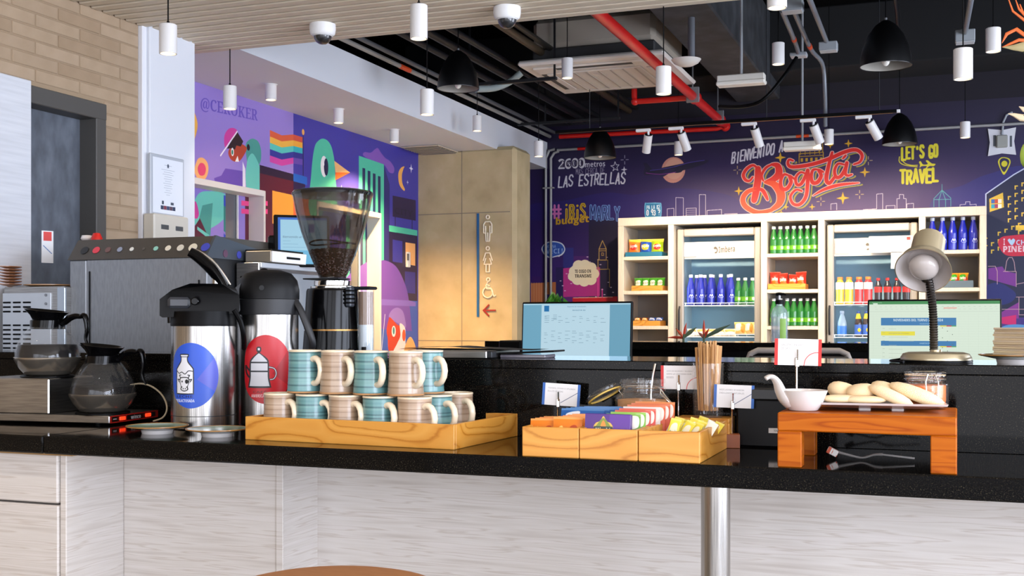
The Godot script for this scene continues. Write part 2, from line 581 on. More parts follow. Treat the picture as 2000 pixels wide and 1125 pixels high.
func room():
	slab("floor", V(-4.6, -0.2, -9.6), V(3.4, 0, 3.3), mat("a8a29a", 0.4))
	slab("ceiling", V(-4.6, 3.5, -9.6), V(3.4, 3.7, 3.3), W.void)
	var wr = slab("wall_right", V(3.2, 0, -9.6), V(3.4, 0.4, 3.3), mat("cfcac2", 0.7))
	slab("head", V(3.2, 2.8, -9.6), V(3.4, 3.5, 3.3), mat("cfcac2", 0.7), 0, wr)
	for e in [[-9.6, -7.6], [-4.4, -3.4], [-0.8, -0.2], [2.4, 3.3]]:
		slab("pier", V(3.2, 0.4, e[0]), V(3.4, 2.8, e[1]), mat("cfcac2", 0.7), 0, wr)
	# window wall behind the guests: sill, head and piers round three openings
	var fw = slab("wall_front", V(-4.6, 0, 3.0), V(3.4, 0.35, 3.3), W.wall)
	slab("head", V(-4.6, 2.75, 3.0), V(3.4, 3.5, 3.3), W.wall, 0, fw)
	for e in [[-4.6, -2.75], [-1.05, -0.75], [0.95, 1.25], [2.95, 3.4]]:
		slab("pier", V(e[0], 0.35, 3.0), V(e[1], 2.75, 3.3), W.wall, 0, fw)
	# brick wall with a door opening
	var base = mat("9c876d", 0.85)
	var bl = slab("wall_left", V(-3.6, 0, -3.3), V(-3.258, 3.5, 3.0), base)
	slab("lintel", V(-3.6, 2.09, -3.84), V(-3.258, 3.5, -3.3), base, 0, bl)
	slab("pier", V(-3.6, 0, -4.07), V(-3.258, 3.5, -3.84), base, 0, bl)
	var tones = []
	for c in [["a38d73", "ad977d"], ["a08a70", "a9937a"], ["988268", "a28b71"], ["a79177", "b09a81"], ["917b61", "9b856b"]]:
		tones.append(noisy([0.0, c[0], 1.0, c[1]], 0.02, Vector3(2, 2, 2), 0.85, {"oct": 4, "size": 256}))
	var pitch = 0.053
	var shapes = {}
	for row in range(29, 48):
		var y = row * pitch
		var z = -4.07
		var first = true
		while z < -2.75:
			var ln = 0.24
			if first and row % 2 == 0:
				ln = 0.12
			first = false
			var z1 = minf(z + ln, -2.7)
			var lo = z + 0.004
			var hi = z1 - 0.004
			if y + 0.03 < 2.105 and hi > -3.855:
				hi = -3.855
			if hi - lo > 0.03 and not (y + 0.03 < 2.105 and lo > -3.855):
				var key = snappedf(hi - lo, 0.001)
				if not shapes.has(key):
					shapes[key] = MB.new().box(Vector3.ZERO, V(0.024, 0.0475, hi - lo), 0.0025).mesh()
				var b = part("brick", shapes[key], tones[[0, 1, 0, 3, 1, 0, 2, 1, 3, 4][rng.randi() % 10]], bl)
				b.position = V(-3.2665 + rng.randf() * 0.0012, y + 0.0265, (lo + hi) / 2)
			z = z1
	# dark door in its frame
	var dr = slab("door_1", V(-3.38, 0, -3.8), V(-3.325, 2.04, -3.3), noisy([0.0, "4a4f57", 0.5, "5a606a", 1.0, "6b727c"], 0.012, Vector3(2, 1.0, 2), 0.55, {"oct": 4, "world": true}))
	slab("door_frame", V(-3.6, 0, -3.85), V(-3.24, 2.1, -3.79), mat("4d4b48", 0.5), 0.003, dr)
	slab("door_head", V(-3.6, 2.035, -3.85), V(-3.238, 2.102, -3.2), mat("4d4b48", 0.5), 0.003, dr)
	var sl = thing("sliding_panel", "tall pale wood-grain panel standing in front of brick wall, cut by the left edge", "panel", Vector3(-3.165, 1.828, -3.35) + V(-0.025, 0, 0))
	var top = 2.096
	part("board", MB.new().bb(V(-0.03, -sl.position.y, 0), V(0.03, top - sl.position.y, 1.3), 0.003), noisy([0.0, "c2c5ca", 0.5, "cccfd5", 1.0, "d3d6db"], 0.01, Vector3(0.4, 9.0, 0.5), 0.5, {"oct": 3, "warp": 14.0}), sl)
	var nt = Ink.new(40, 128, Color("e6e9ee"))
	nt.rect("d23a34", 6, 4, 34, 40)
	nt.line("5d7fb5", 3, [6, 60, 34, 90])
	var n = tag(part("wall_notice", MB.new().at(Vector3(-3.2, 1.487, -3.388) + V(0.05, 0, -0.03), V(0, 1.2, 0)).box(Vector3.ZERO, V(0.045, 0.12, 0.003)), W.white), "small white notice with red square on edge of pale panel", "notice")
	part("print", MB.new().at(Vector3(-3.2, 1.487, -3.388) + V(0.05, 0, -0.03), V(0, 1.2, 0)).q(V(-0.0225, -0.06, 0.002), V(0.0225, -0.06, 0.002), V(0.0225, 0.06, 0.002), V(-0.0225, 0.06, 0.002)), printed(nt), n)
	# white column that ends the brick wall
	var wc = slab("trim_1", V(-3.8, 0, -4.42), V(-3.22, 3.5, -4.1), mat("d9dde4", 0.6), 0.004)
	slab("edge_strip", V(-3.3, 0, -4.1), V(-3.235, 3.5, -4.07), mat("e2e4ea", 0.6), 0.003, wc)
	var fr = thing("certificate", "framed white certificate hung on the white column above the espresso machine", "certificate", Vector3(-3.215, 1.802, -4.206))
	var ct = Ink.new(256, 340, Color("e3e8f0"))
	for k in 14:
		var w = [60, 20, 110, 70, 90, 60, 70, 50, 80, 60, 70, 40, 60, 30][k] as int
		ct.line("98a2b0", 2.0, [128 - w / 2, 40 + k * 14, 128 + w / 2, 40 + k * 14])
	ct.ell("4a5566", 128, 42, 8, 12)
	ct.rect("3b4656", 76, 262, 92, 284)
	ct.rect("46505f", 150, 266, 176, 282)
	for k in 5:
		ct.rect(["31405c", "7d3c4c", "3a4a6c", "5a4250", "2d3c58"][k], 66 + k * 25, 292, 90 + k * 25, 316)
	part("frame", MB.new().at(Vector3.ZERO, V(0, PI / 2, 0)).box(V(0, 0, 0), V(0.235, 0.27, 0.016), 0.004), mat("b4bac2", 0.3), fr)
	part("paper", MB.new().at(Vector3.ZERO, V(0, PI / 2, 0)).q(V(-0.105, -0.12, 0.009), V(0.105, -0.12, 0.009), V(0.105, 0.12, 0.009), V(-0.105, 0.12, 0.009)), printed(ct), fr)
	var th = thing("control_box", "cream plastic control box with gauges below the framed certificate", "control box", Vector3(-3.2, 1.608, -4.186))
	part("case", MB.new().box(V(0, 0.005, 0), V(0.06, 0.12, 0.24), 0.006), mat("cfcabd", 0.4), th)
	for k in 2:
		part("gauge", MB.new().box(V(0.031, 0.01, 0.05 - k * 0.1), V(0.004, 0.02, 0.05), 0.001), mat("4b4f52", 0.4), th)
	# mural wall with two door openings, in print pieces that share one picture
	slab("wall_behind", V(-4.8, 0, -9.6), V(-4.6, 3.5, 3.3), W.void)
	# concrete wall block
	var cw = slab("wall_concrete", V(-4.6, 0, -8.32), V(-2.985, 2.52, -7.98), W.concrete, 0.03)
	for e in [[-3.8, -3.03, 2.03], [-3.8, -3.03, 1.07]]:
		slab("joint", V(e[0], e[2] - 0.003, -7.983), V(e[1], e[2] + 0.003, -7.979), mat("82796a", 0.9), 0, cw)
	slab("joint", V(-3.418 - 0.003, 0.9, -7.983), V(-3.418 + 0.003, 2.5, -7.979), mat("857c6c", 0.9), 0, cw)
	# soffit: underside and bulkhead face
	slab("trim_2", V(-3.9, 2.5, -9.15), V(-3.14, 2.72, -4.1), mat("d5d8de", 0.75))
	# slatted ceiling over the guest side
	var cl = slab("trim_3", V(-3.8, 2.56, -4.56), V(3.2, 2.62, 3.0), mat("3b3630", 0.8))
	var i = 0
	while i < 29:
		var z = -4.585 + i * 0.07
		var xl = -3.78 if z < -4.42 else -3.25
		slab("slat", V(xl, 2.48, z), V(3.2, 2.56, z + 0.048), W.slat, 0.003, cl)
		i += 1
	slab("soffit_board", V(-3.25, 2.5, -4.585 + 29 * 0.07), V(3.2, 2.56, 3.0), W.slat, 0, cl)
	# concrete beam overhead, along the room
	slab("trim_4", V(-1.56, 2.95, -9.15), V(-1.22, 3.5, -4.3), W.darkconcrete, 0.01)
	slab("trim_5", V(-4.2, 3.05, -9.15), V(3.2, 3.5, -8.6), mat("121315", 0.9), 0.01)

func mural_piece(called: String, z0: float, z1: float, y0: float, y1: float, x: float, m: Material, parent: Node, thick := 0.1):
	var b = MB.new()
	var s = 640.0
	var f = func(z, y): return Vector2((-4.9 - z) * s / 1984.0, (2.5 - y) * s / 1024.0)
	b.q(V(x, y0, z0), V(x, y0, z1), V(x, y1, z1), V(x, y1, z0), f.call(z0, y0), f.call(z1, y0), f.call(z1, y1), f.call(z0, y1))
	struct(called, b, m, parent)
	slab("core", V(x - thick, minf(y0, y1), minf(z0, z1)), V(x - 0.002, maxf(y0, y1), maxf(z0, z1)), W.wall, 0, parent)

func left_mural():
	var c = Ink.new(1984, 1024, Color("9680cc"))
	left_art(c)
	var m = printed(c, 0.4)
	var w = Node3D.new()
	w.name = "wall_mural"; w.set_meta("kind", "structure")
	add_child(w)
	var a0 = -4.42
	var d1 = -5.852
	var e1 = -7.343
	var e0 = e1 + 0.86
	mural_piece("print_panel", a0, -8.0, 1.975, 2.5, -3.78, m, w)
	mural_piece("print_panel", a0, -4.9, 0.0, 1.975, -3.78, m, w)
	mural_piece("print_panel", d1, e0, 0.0, 1.975, -3.78, m, w)
	mural_piece("print_panel", e1, -8.0, 0.0, 1.975, -3.78, m, w)
	for k in 2:
		var z0: float = [-4.9, e0][k]
		var z1: float = [d1, e1][k]
		var d = Node3D.new()
		d.name = "door_%d" % (k + 2); d.set_meta("kind", "structure")
		add_child(d)
		var g0 = z1 + 0.24
		var g1 = z1 + 0.13
		mural_piece("leaf", z0, g0, 0.01, 1.95, -3.88, m, d, 0.04)
		mural_piece("leaf", g1, z1 + 0.005, 0.01, 1.95, -3.88, m, d, 0.04)
		struct("vision_panel", MB.new().bb(V(-3.91, 0.01, g1), V(-3.885, 1.95, g0)), mat("6b7076", 0.2, 0.3), d)
		struct("edge_bead", MB.new().bb(V(-3.89, 0.01, g1 - 0.008), V(-3.872, 1.95, g1)), W.white, d)
		struct("jamb", MB.new().bb(V(-3.92, 0, z1 - 0.015), V(-3.775, 1.985, z1 + 0.005), 0.002), mat("d3cdc6", 0.6), d)
		struct("jamb", MB.new().bb(V(-3.92, 0, z0), V(-3.775, 1.985, z0 + 0.02), 0.002), mat("d3cdc6", 0.6), d)
		struct("head", MB.new().bb(V(-3.92, 1.95, z1), V(-3.772, 1.985, z0), 0.002), mat("d9d6d2", 0.6), d)
	var rd = tag(part("access_reader", MB.new().at(Vector3(-3.77, 1.678, -7.781)).box(Vector3.ZERO, V(0.02, 0.115, 0.05), 0.004), mat("c9ccd0", 0.3)), "small pale card reader on the purple mural beside the concrete wall", "card reader")
	part("reader_screen", MB.new().at(Vector3(-3.76, 1.696, -7.76)).box(Vector3.ZERO, V(0.006, 0.05, 0.026), 0.001), mat("5c6066", 0.2), rd)

func left_art(c: Ink):
	c.poly("3f3a9e", [821, -144, 2170, -415, 2170, 1060, 821, 1010])
	c.text("6450b4", "@CEROKER", [216, 41, 568, -24][0], 47, [568, -24, 568, -24][0], 96, "rb", 16.0)
	# suns and leaf
	c.blob("f0b24f", [69, 173, 102, 104, 159, 90, 193, 126, 196, 164, 167, 215, 113, 230])
	c.blob("d8573f", [102, 166, 130, 133, 156, 143, 159, 160, 141, 184, 113, 191])
	c.blob("f2b070", [181, 301, 199, 265, 228, 256, 255, 270, 260, 298, 243, 327, 207, 335, 187, 321])
	c.blob("e04a72", [199, 297, 213, 277, 234, 276, 246, 292, 237, 314, 211, 318])
	c.blob("3e8f88", [125, 308, 141, 271, 164, 264, 164, 285, 141, 309])
	# reader in a cap
	c.poly("6a4fae", [294, 319, 337, 305, 362, 276, 470, 272, 470, 336, 300, 333])
	c.blob("4a9a90", [490, 177, 510, 153, 541, 143, 575, 151, 592, 184, 585, 227, 544, 255, 504, 245])
	c.poly("e9e2ee", [470, 236, 487, 262, 490, 337, 470, 336])
	c.blob("6cc8b8", [497, 242, 510, 214, 537, 199, 572, 228, 602, 275, 606, 337, 510, 343, 490, 300])
	c.blob("b8452f", [380, 220, 390, 199, 431, 165, 464, 173, 497, 184, 477, 214, 451, 237, 425, 244, 396, 239])
	c.poly("2c1a22", [371, 204, 435, 133, 474, 163, 458, 184, 431, 184, 422, 200, 399, 199])
	c.ell("241a2a", [507, 180, 507, 180][0], [507, 180, 507, 180][1], 10, 12)
	c.blob("d0409a", [362, 201, 355, 165, 374, 137, 406, 124, 435, 131, 399, 170])
	c.line("efe6f0", 6, [333, 234, 435, 133])
	c.ell("f2f0f0", [406, 211, 406, 211][0], [406, 211, 406, 211][1], 9, 15)
	c.ell("1f7a5a", [406, 211, 406, 211][0] - 1, [406, 211, 406, 211][1] + 1, 5, 9)
	c.poly("f5efe9", [422, 244, 438, 220, 447, 241])
	# flag
	for k in 5:
		var cols = ["e0603c", "f4b648", "5cc9ba", "3c3a98", "d448a4"]
		var colr = ["d2503c", "f0a838", "30b0b8", "33318a", "6a4aa8"]
		var a = [652, 93, 652, 214]
		var b = [821, 84, 821, 198]
		var d = [890, 84, 890, 195]
		var y0 = lerpf(a[1], a[3], k / 5.0); var y1 = lerpf(a[1], a[3], (k + 1) / 5.0)
		var m0 = lerpf(b[1], b[3], k / 5.0); var m1 = lerpf(b[1], b[3], (k + 1) / 5.0)
		var r0 = lerpf(d[1], d[3], k / 5.0); var r1 = lerpf(d[1], d[3], (k + 1) / 5.0)
		var mid: float = (a[0] + b[0]) / 2.0
		c.poly(cols[k], [a[0], y0, mid, (y0 + m0) / 2.0 + 12, b[0], m0, b[0], m1 + 1, mid, (y1 + m1) / 2.0 + 13, a[0], y1 + 1])
		c.poly(colr[k], [b[0], m0, d[0], r0, d[0], r1 + 1, b[0], m1 + 1])
	c.line("231b3c", 5, [895, 67, 895, 242])
	c.ell("f0ab52", [895, 63, 895, 63][0], [895, 63, 895, 63][1], 10, 12)
	# houses under the flag
	c.poly("5c1c32", [582, 260, 821, 265, 821, 1010, 582, 1002])
	c.poly("2b1a38", [582, 235, 821, 241, 821, 269, 582, 266])
	c.poly("2360bd", [821, 237, 926, 240, 926, 273, 821, 271])
	c.poly("2a1c48", [821, 269, 910, 271, 910, 329, 821, 330])
	c.poly("f2a640", [669, 322, 821, 324, 821, 451, 669, 449])
	c.poly("ea6a38", [821, 324, 966, 323, 966, 452, 821, 451])
	c.poly("f04a8c", [557, 369, 637, 366, 637, 384, 557, 388])
	c.poly("f04a8c", [557, 399, 637, 397, 637, 415, 557, 418])
	# bird
	c.blob("4dbf9f", [950, 391, 958, 224, 982, 116, 1015, 80, 1057, 65, 1103, 74, 1133, 108, 1151, 179, 1155, 373])
	c.poly("f2b877", [1146, 145, 1284, 178, 1155, 193])
	c.poly("e8692c", [1155, 193, 1284, 178, 1155, 226])
	c.ell("e9e4e6", [1061, 180, 1061, 180][0], [1061, 180, 1061, 180][1], 28, 44)
	c.ell("231f4a", [1078, 180, 1078, 180][0], [1078, 180, 1078, 180][1], 18, 36)
	c.ell("f2eeee", [1057, 170, 1057, 170][0], [1057, 170, 1057, 170][1], 6, 9)
	c.star("e6dff0", [1208, 264, 1208, 264][0], [1208, 264, 1208, 264][1], 26)
	c.poly("291c48", [1276, 243, 1368, 246, 1368, 309, 1276, 307])
	# cloud and tower
	c.blob("7f55b4", [1406, 88, 1416, 71, 1474, 65, 1514, 45, 1544, 35, 1574, 51, 1615, 69, 1667, 79, 1709, 104, 1699, 129, 1656, 130, 1604, 103, 1504, 102])
	c.poly("2b2a72", [1599, 99, 1662, 186, 1667, 1041, 1599, 1039])
	c.poly("4cc0a2", [1363, 94, 1604, 101, 1604, 1039, 1363, 1030])
	for k in 4:
		var xx: float = [1396, 148, 1594, 124][0] + k * ([1396, 148, 1594, 124][2] - [1396, 148, 1594, 124][0]) / 4.0
		c.rect("1e2a5c", xx, [1396, 143, 1554, 140][1] + k * 6, xx + 26, 1024)
	# moon, stars, hoarding
	c.blob("efaf58", [1818, 83, 1780, 95, 1752, 127, 1763, 175, 1807, 199, 1823, 192, 1796, 166, 1791, 128, 1807, 97])
	c.star("e4e0f4", [1891, 84, 1891, 84][0], [1891, 84, 1891, 84][1], 24)
	c.star("d6d2ee", [1852, 155, 1852, 155][0], [1852, 155, 1852, 155][1], 13)
	c.poly("281b46", [1693, 235, 1942, 232, 1942, 332, 1693, 333])
	c.text("1a1236", "CITY", [1715, 285, 1715, 285][0], [1715, 288, 1715, 288][1], [1908, 268, 1908, 268][0], [1908, 317, 1908, 317][1], "b")
	c.line("241a44", 7, [1720, 333, 1720, 383])
	c.line("241a44", 7, [1902, 332, 1902, 381])
	c.poly("241a46", [1656, 400, 1960, 402, 1960, 727, 1656, 732])
	c.poly("4cc0a2", [1656, 376, 1960, 377, 1960, 404, 1656, 405])
	c.poly("33339a", [1693, 440, 1796, 441, 1796, 545, 1693, 543])
	c.poly("efb070", [1829, 444, 1937, 444, 1937, 551, 1829, 548])
	c.poly("33318c", [1823, 583, 1937, 583, 1937, 687, 1823, 685])
	# lower figure
	c.poly("3058b8", [1554, 723, 1960, 722, 1960, 1052, 1554, 1037])
	c.blob("6d48ac", [1312, 761, 1359, 636, 1554, 552, 1636, 543, 1736, 568, 1818, 637, 1862, 709, 1896, 852, 1874, 867, 1554, 851])
	c.poly("7c64c4", [1564, 720, 1874, 721, 1942, 728, 1942, 748, 1564, 748])
	c.blob("8f74c8", [1656, 804, 1683, 770, 1741, 757, 1796, 771, 1823, 808, 1829, 852, 1752, 832])
	c.blob("c8382c", [1651, 815, 1667, 803, 1741, 837, 1796, 851, 1785, 924, 1741, 967, 1656, 960, 1641, 899, 1631, 863])
	c.blob("e6dfe4", [1768, 832, 1823, 852, 1829, 913, 1818, 973, 1699, 971, 1741, 924, 1774, 888])
	c.ell("e9e6ea", [1704, 868, 1704, 868][0], [1704, 868, 1704, 868][1], 22, 26)
	c.ell("2a7f86", [1704, 865, 1704, 865][0], [1704, 865, 1704, 865][1], 10, 17)
	c.ell("e2512c", [1812, 888, 1812, 888][0], [1812, 888, 1812, 888][1], 18, 28)
	c.blob("efb070", [1818, 973, 1840, 920, 1885, 896, 1931, 931, 1942, 977])
	c.line("dfe0ee", 5, [1615, 790, 1574, 991])
	# on the first door: sleeve, hand and telephone
	c.poly("8d78cc", [139, 341, 362, 344, 362, 553, 139, 567])
	c.blob("6cc8b8", [240, 472, 285, 378, 362, 355, 458, 360, 458, 435, 362, 489, 300, 484])
	c.poly("4a9a90", [315, 411, 377, 396, 362, 516, 285, 486])
	c.poly("5a1c34", [231, 529, 300, 458, 362, 535, 330, 573, 240, 579])
	c.poly("6cc8b8", [285, 488, 355, 513, 355, 528, 285, 500])
	c.blob("d0409a", [252, 417, 276, 401, 294, 440, 282, 461, 257, 452])
	c.poly("2b2038", [141, 445, 193, 467, 170, 548, 130, 536])
	c.blob("c4553a", [147, 497, 175, 456, 216, 428, 252, 420, 264, 448, 234, 476, 193, 508, 164, 516])
	c.poly("2f48b8", [196, 515, 240, 504, 240, 543, 196, 546])
	for k in 3:
		c.poly(["4cc0a2", "3a8f9a", "2f48b8"][k], [444, 361, 493, 362, 493, 469, 444, 454])
	c.poly("2a7f7a", [444, 399, 493, 413, 493, 511, 444, 492])
	c.poly("2f48b8", [444, 501, 493, 526, 493, 582, 444, 566])

func counter():
	# the cabinets under the counter: fronts step back towards the right
	var b = thing("counter_base", "pale wood-grain base cabinets under the black granite counter", "cabinet", V(-1.86, 0, -2.1))
	var o = -b.position
	var f = W.panel
	part("drawer_front", MB.new().bb(o + V(-3.14, 0.795, -2.4), o + V(-1.872, 0.905, -2.062), 0.003), f, b)
	part("door_front", MB.new().bb(o + V(-3.14, 0.1, -2.4), o + V(-1.872, 0.79, -2.064), 0.003), f, b)
	part("top_rail", MB.new().bb(o + V(-3.14, 0.905, -2.38), o + V(-1.82, 0.91, -2.05)), mat("a8814f", 0.6), b)
	part("end_post", MB.new().bb(o + V(-1.87, 0.1, -2.5), o + V(-1.852, 0.908, -2.068), 0.002), f, b)
	part("step_panel", MB.new().bb(o + V(-1.852, 0.1, -2.5), o + V(-1.413, 0.909, -2.26), 0.002), f, b)
	part("step_trim", MB.new().bb(o + V(-1.413 - 0.012, 0.1, -2.262), o + V(-1.413 + 0.006, 0.909, -2.256), 0.001), f, b)
	part("back_panel", MB.new().bb(o + V(-1.5, 0.1, -2.6), o + V(1.6, 0.909, -2.42), 0.002), f, b)
	part("plinth", MB.new().bb(o + V(-3.14, 0, -2.6), o + V(1.6, 0.1, -2.45)), W.black, b)
	var t = thing("countertop", "long polished black granite countertop across the foreground", "countertop", V(-0.8, 0.91, -2.2))
	o = -t.position
	part("slab", MB.new().bb(o + V(-3.14, 0.91, -2.7), o + V(-1.885, 0.95, -2.03), 0.003), W.granite, t)
	part("slab", MB.new().bb(o + V(-1.883, 0.91, -2.7), o + V(1.6, 0.95, -2.03), 0.003), W.granite, t)
	var l = thing("granite_ledge", "raised black granite ledge running behind the counter", "ledge", V(-0.8, 0.95, -2.5))
	o = -l.position
	part("riser", MB.new().bb(o + V(-1.25, 0.95, -2.42), o + V(1.6, 1.1, -2.4), 0.001), W.granite, l)
	part("riser", MB.new().bb(o + V(-3.14, 0.95, -2.57), o + V(-1.25, 1.1, -2.55), 0.001), W.granite, l)
	part("step_riser", MB.new().bb(o + V(-1.27, 0.95, -2.57), o + V(-1.25, 1.1, -2.4), 0.001), W.granite, l)
	part("top", MB.new().bb(o + V(-1.255, 1.1, -2.74), o + V(1.6, 1.12, -2.3995), 0.002), W.granite, l)
	part("top", MB.new().bb(o + V(-3.14, 1.1, -2.74), o + V(-1.255, 1.12, -2.545), 0.002), W.granite, l)
	part("back_leg", MB.new().bb(o + V(-3.14, 0.0, -2.73), o + V(1.6, 1.1, -2.71), 0.001), W.granite, l)
	var lg = thing("support_leg", "brushed steel tube leg holding up the countertop", "leg", V(-0.392, 0, -2.03 - 0.05))
	part("tube", MB.new().cyl(0.0262, 0.01, 0.91, 32), W.steelv, lg)
	part("foot", MB.new().cyl(0.045, 0.0, 0.012, 32, 0.003), W.steelv, lg)
	var st = thing("bar_stool", "round light wooden stool top just below the counter, mostly out of frame", "stool", V(-0.92, 0, -1.62))
	part("seat", MB.new().lathe([0, 0.745, 0.15, 0.745, 0.17, 0.752, 0.175, 0.765, 0.17, 0.777, 0.15, 0.782, 0, 0.782], 48), noisy([0.0, "8f5c32", 0.5, "a06c40", 1.0, "966338"], 0.008, Vector3(2, 6, 14), 0.4, {"oct": 3}), st)
	for k in 4:
		var a = PI / 4 + k * PI / 2
		part("leg", MB.new().tube([V(sin(a) * 0.11, 0.745, cos(a) * 0.11), V(sin(a) * 0.19, 0.0, cos(a) * 0.19)], 0.012), W.black, st)
	part("footrest", MB.new().tube(range(24).map(func(k): return V(sin(TAU * k / 24) * 0.165, 0.25, cos(TAU * k / 24) * 0.165)), 0.008, 8, true), W.black, st)
	# staff side: lower back counter that carries the machines
	var bc = thing("back_counter", "low steel work counter behind the ledge carrying the machines", "counter", V(-2.3, 0, -3.2))
	o = -bc.position
	part("worktop", MB.new().bb(o + V(-3.14, 0.87, -4.0), o + V(-1.35, 0.9, -2.76), 0.003), W.steel, bc)
	part("cabinet", MB.new().bb(o + V(-3.12, 0.0, -3.95), o + V(-1.4, 0.87, -2.8)), W.darkmetal, bc)

func flat_front(called: String, w: float, h: float, z: float, m: Material, parent: Node, y := 0.0):
	return part(called, MB.new().q(V(-w / 2, y, z), V(w / 2, y, z), V(w / 2, y + h, z), V(-w / 2, y + h, z)), m, parent)

func carafe(label: String, at: Vector3, turn: float, fill: float) -> Node3D:
	var c = thing("coffee_carafe", label, "carafe", at, turn, "glass coffee carafes on the warmer")
	# globe with thickness; the steel bottom is a part of its own
	part("glass_globe", MB.new().lathe([0.0795, 0.046, 0.0785, 0.06, 0.073, 0.08, 0.062, 0.1, 0.049, 0.117, 0.041, 0.125, 0.0395, 0.125, 0.047, 0.117, 0.06, 0.1, 0.071, 0.08, 0.0765, 0.06, 0.0775, 0.046, 0.0795, 0.046], 40), W.glass, c)
	part("steel_bottom", MB.new().lathe([0, 0.0, 0.05, 0.0, 0.056, 0.004, 0.07, 0.02, 0.078, 0.036, 0.081, 0.041, 0.0815, 0.046, 0.079, 0.047, 0.0775, 0.044, 0.075, 0.036, 0.066, 0.02, 0, 0.008], 40), mat("a89e90", 0.22, 0.86), c)
	var pr = [0, 0.009, 0.065, 0.021, 0.0745, 0.037, 0.0765, 0.045]
	var rt = 0.076
	if fill > 0.058:
		pr.append_array([0.0757, 0.06]); rt = 0.0745 - (fill - 0.062) * 0.25
	pr.append_array([rt, fill, 0, fill])
	part("coffee", MB.new().lathe(pr, 40), mat("080403", 0.5, 0.0, {"metallic_specular": 0.1}), c)
	part("neck_band", MB.new().lathe([0.0405, 0.118, 0.0425, 0.119, 0.0425, 0.14, 0.04, 0.142, 0.037, 0.142, 0.037, 0.119, 0.0405, 0.118], 40), W.blackgloss, c)
	# flared pouring collar, higher at the spout
	var s = MB.new()
	s.lathe([0.034, 0.14, 0.036, 0.141, 0.041, 0.153, 0.052, 0.165, 0.05, 0.166, 0.038, 0.154, 0.032, 0.145, 0.034, 0.14], 40)
	for i in s.p.size():
		var v: Vector3 = s.p[i]
		var up = clampf((v.y - 0.14) / 0.026, 0, 1)
		v.x += (-0.008 if v.x < 0 else 0.0) * up * clampf(-v.x / 0.05, 0, 1)
		v.y += up * (-v.x) * 0.11
		s.p[i] = v
	part("pour_collar", s, W.blackgloss, c)
	part("handle", MB.new().tube([V(0.036, 0.13, 0), V(0.05, 0.136, 0), V(0.066, 0.147, 0), V(0.082, 0.151, 0), V(0.096, 0.15, 0), V(0.104, 0.153, 0), V(0.109, 0.149, 0), V(0.113, 0.135, 0), V(0.114, 0.115, 0), V(0.111, 0.097, 0), V(0.114, 0.083, 0), V(0.121, 0.07, 0)], [0.007, 0.008, 0.0085, 0.0075, 0.006, 0.0065, 0.007, 0.006, 0.005, 0.0045, 0.0035, 0.002], 10, false, 1.3, 4), W.blackgloss, c)
	return c

func airpot_sticker(kind: int) -> Ink:
	var c = Ink.new(360, 420, Color("000000"))
	var a = ["2553c4", "c2141f"][kind] as String
	var d = ["4f58c0", "a50f18"][kind] as String
	c.rect(a, 0, 0, 360, 420)
	c.poly(d, [360, 60, 360, 330, 225, 235])
	var k = "1c2024"
	if kind == 0:
		c.blob(k, [112, 72, 168, 72, 172, 84, 166, 92, 170, 120, 200, 158, 206, 180, 206, 318, 196, 330, 84, 330, 74, 318, 74, 180, 82, 158, 110, 120, 114, 92, 108, 84])
		c.blob("e3e3e8", [117, 78, 163, 78, 165, 84, 160, 92, 164, 124, 194, 162, 199, 182, 199, 314, 192, 323, 88, 323, 81, 314, 81, 182, 88, 162, 116, 124, 120, 92, 115, 84])
		c.line(k, 4, [108, 90, 172, 90])
		c.line(k, 5, [82, 182, 100, 196, 122, 188, 146, 200, 170, 180, 198, 182], true)
		c.blob(k, [112, 222, 168, 222, 176, 250, 166, 280, 168, 300, 140, 312, 112, 300, 114, 280, 104, 250])
		c.blob("e3e3e8", [117, 227, 163, 227, 170, 250, 161, 278, 140, 284, 119, 278, 110, 250])
		c.ell(k, 158, 248, 12, 14); c.ell(k, 124, 248, 5, 6)
		c.ell("e3e3e8", 140, 294, 22, 12); c.ell(k, 132, 294, 4, 4); c.ell(k, 148, 294, 4, 4)
		c.line(k, 6, [112, 226, 102, 208, 114, 206]); c.line(k, 6, [168, 226, 178, 208, 166, 206])
		c.line(k, 6, [104, 236, 88, 234, 98, 250]); c.line(k, 6, [176, 236, 192, 234, 182, 250])
		c.text("18285c", "LECHE", 78, 336, 200, 352, "b"); c.text("e8e8f0", "DESLACTOSADA", 70, 362, 210, 380, "b")
	else:
		c.blob(k, [128, 74, 152, 74, 156, 96, 150, 110, 190, 140, 204, 170, 206, 260, 216, 308, 206, 322, 76, 322, 66, 308, 74, 260, 76, 170, 92, 140, 130, 110, 124, 96])
		c.blob("d5d5da", [133, 116, 148, 116, 182, 146, 195, 172, 197, 258, 206, 306, 200, 312, 82, 312, 76, 306, 84, 258, 86, 172, 100, 146])
		c.rect("d5d5da", 133, 80, 147, 94)
		c.line(k, 9, [84, 168, 196, 168]); c.line(k, 9, [80, 222, 202, 222])
		c.line(k, 12, [204, 196, 238, 206, 250, 236, 236, 266, 212, 272], true)
		c.line("d5d5da", 5, [206, 196, 238, 206, 250, 236, 236, 266, 212, 272], true)
		c.line(k, 12, [78, 220, 56, 200, 44, 190, 50, 230, 70, 256], true)
		c.text("7a0a10", "CAFÉ", 100, 338, 190, 354, "b"); c.text("efdede", "AMERICANO", 88, 362, 206, 380, "b")
	return c

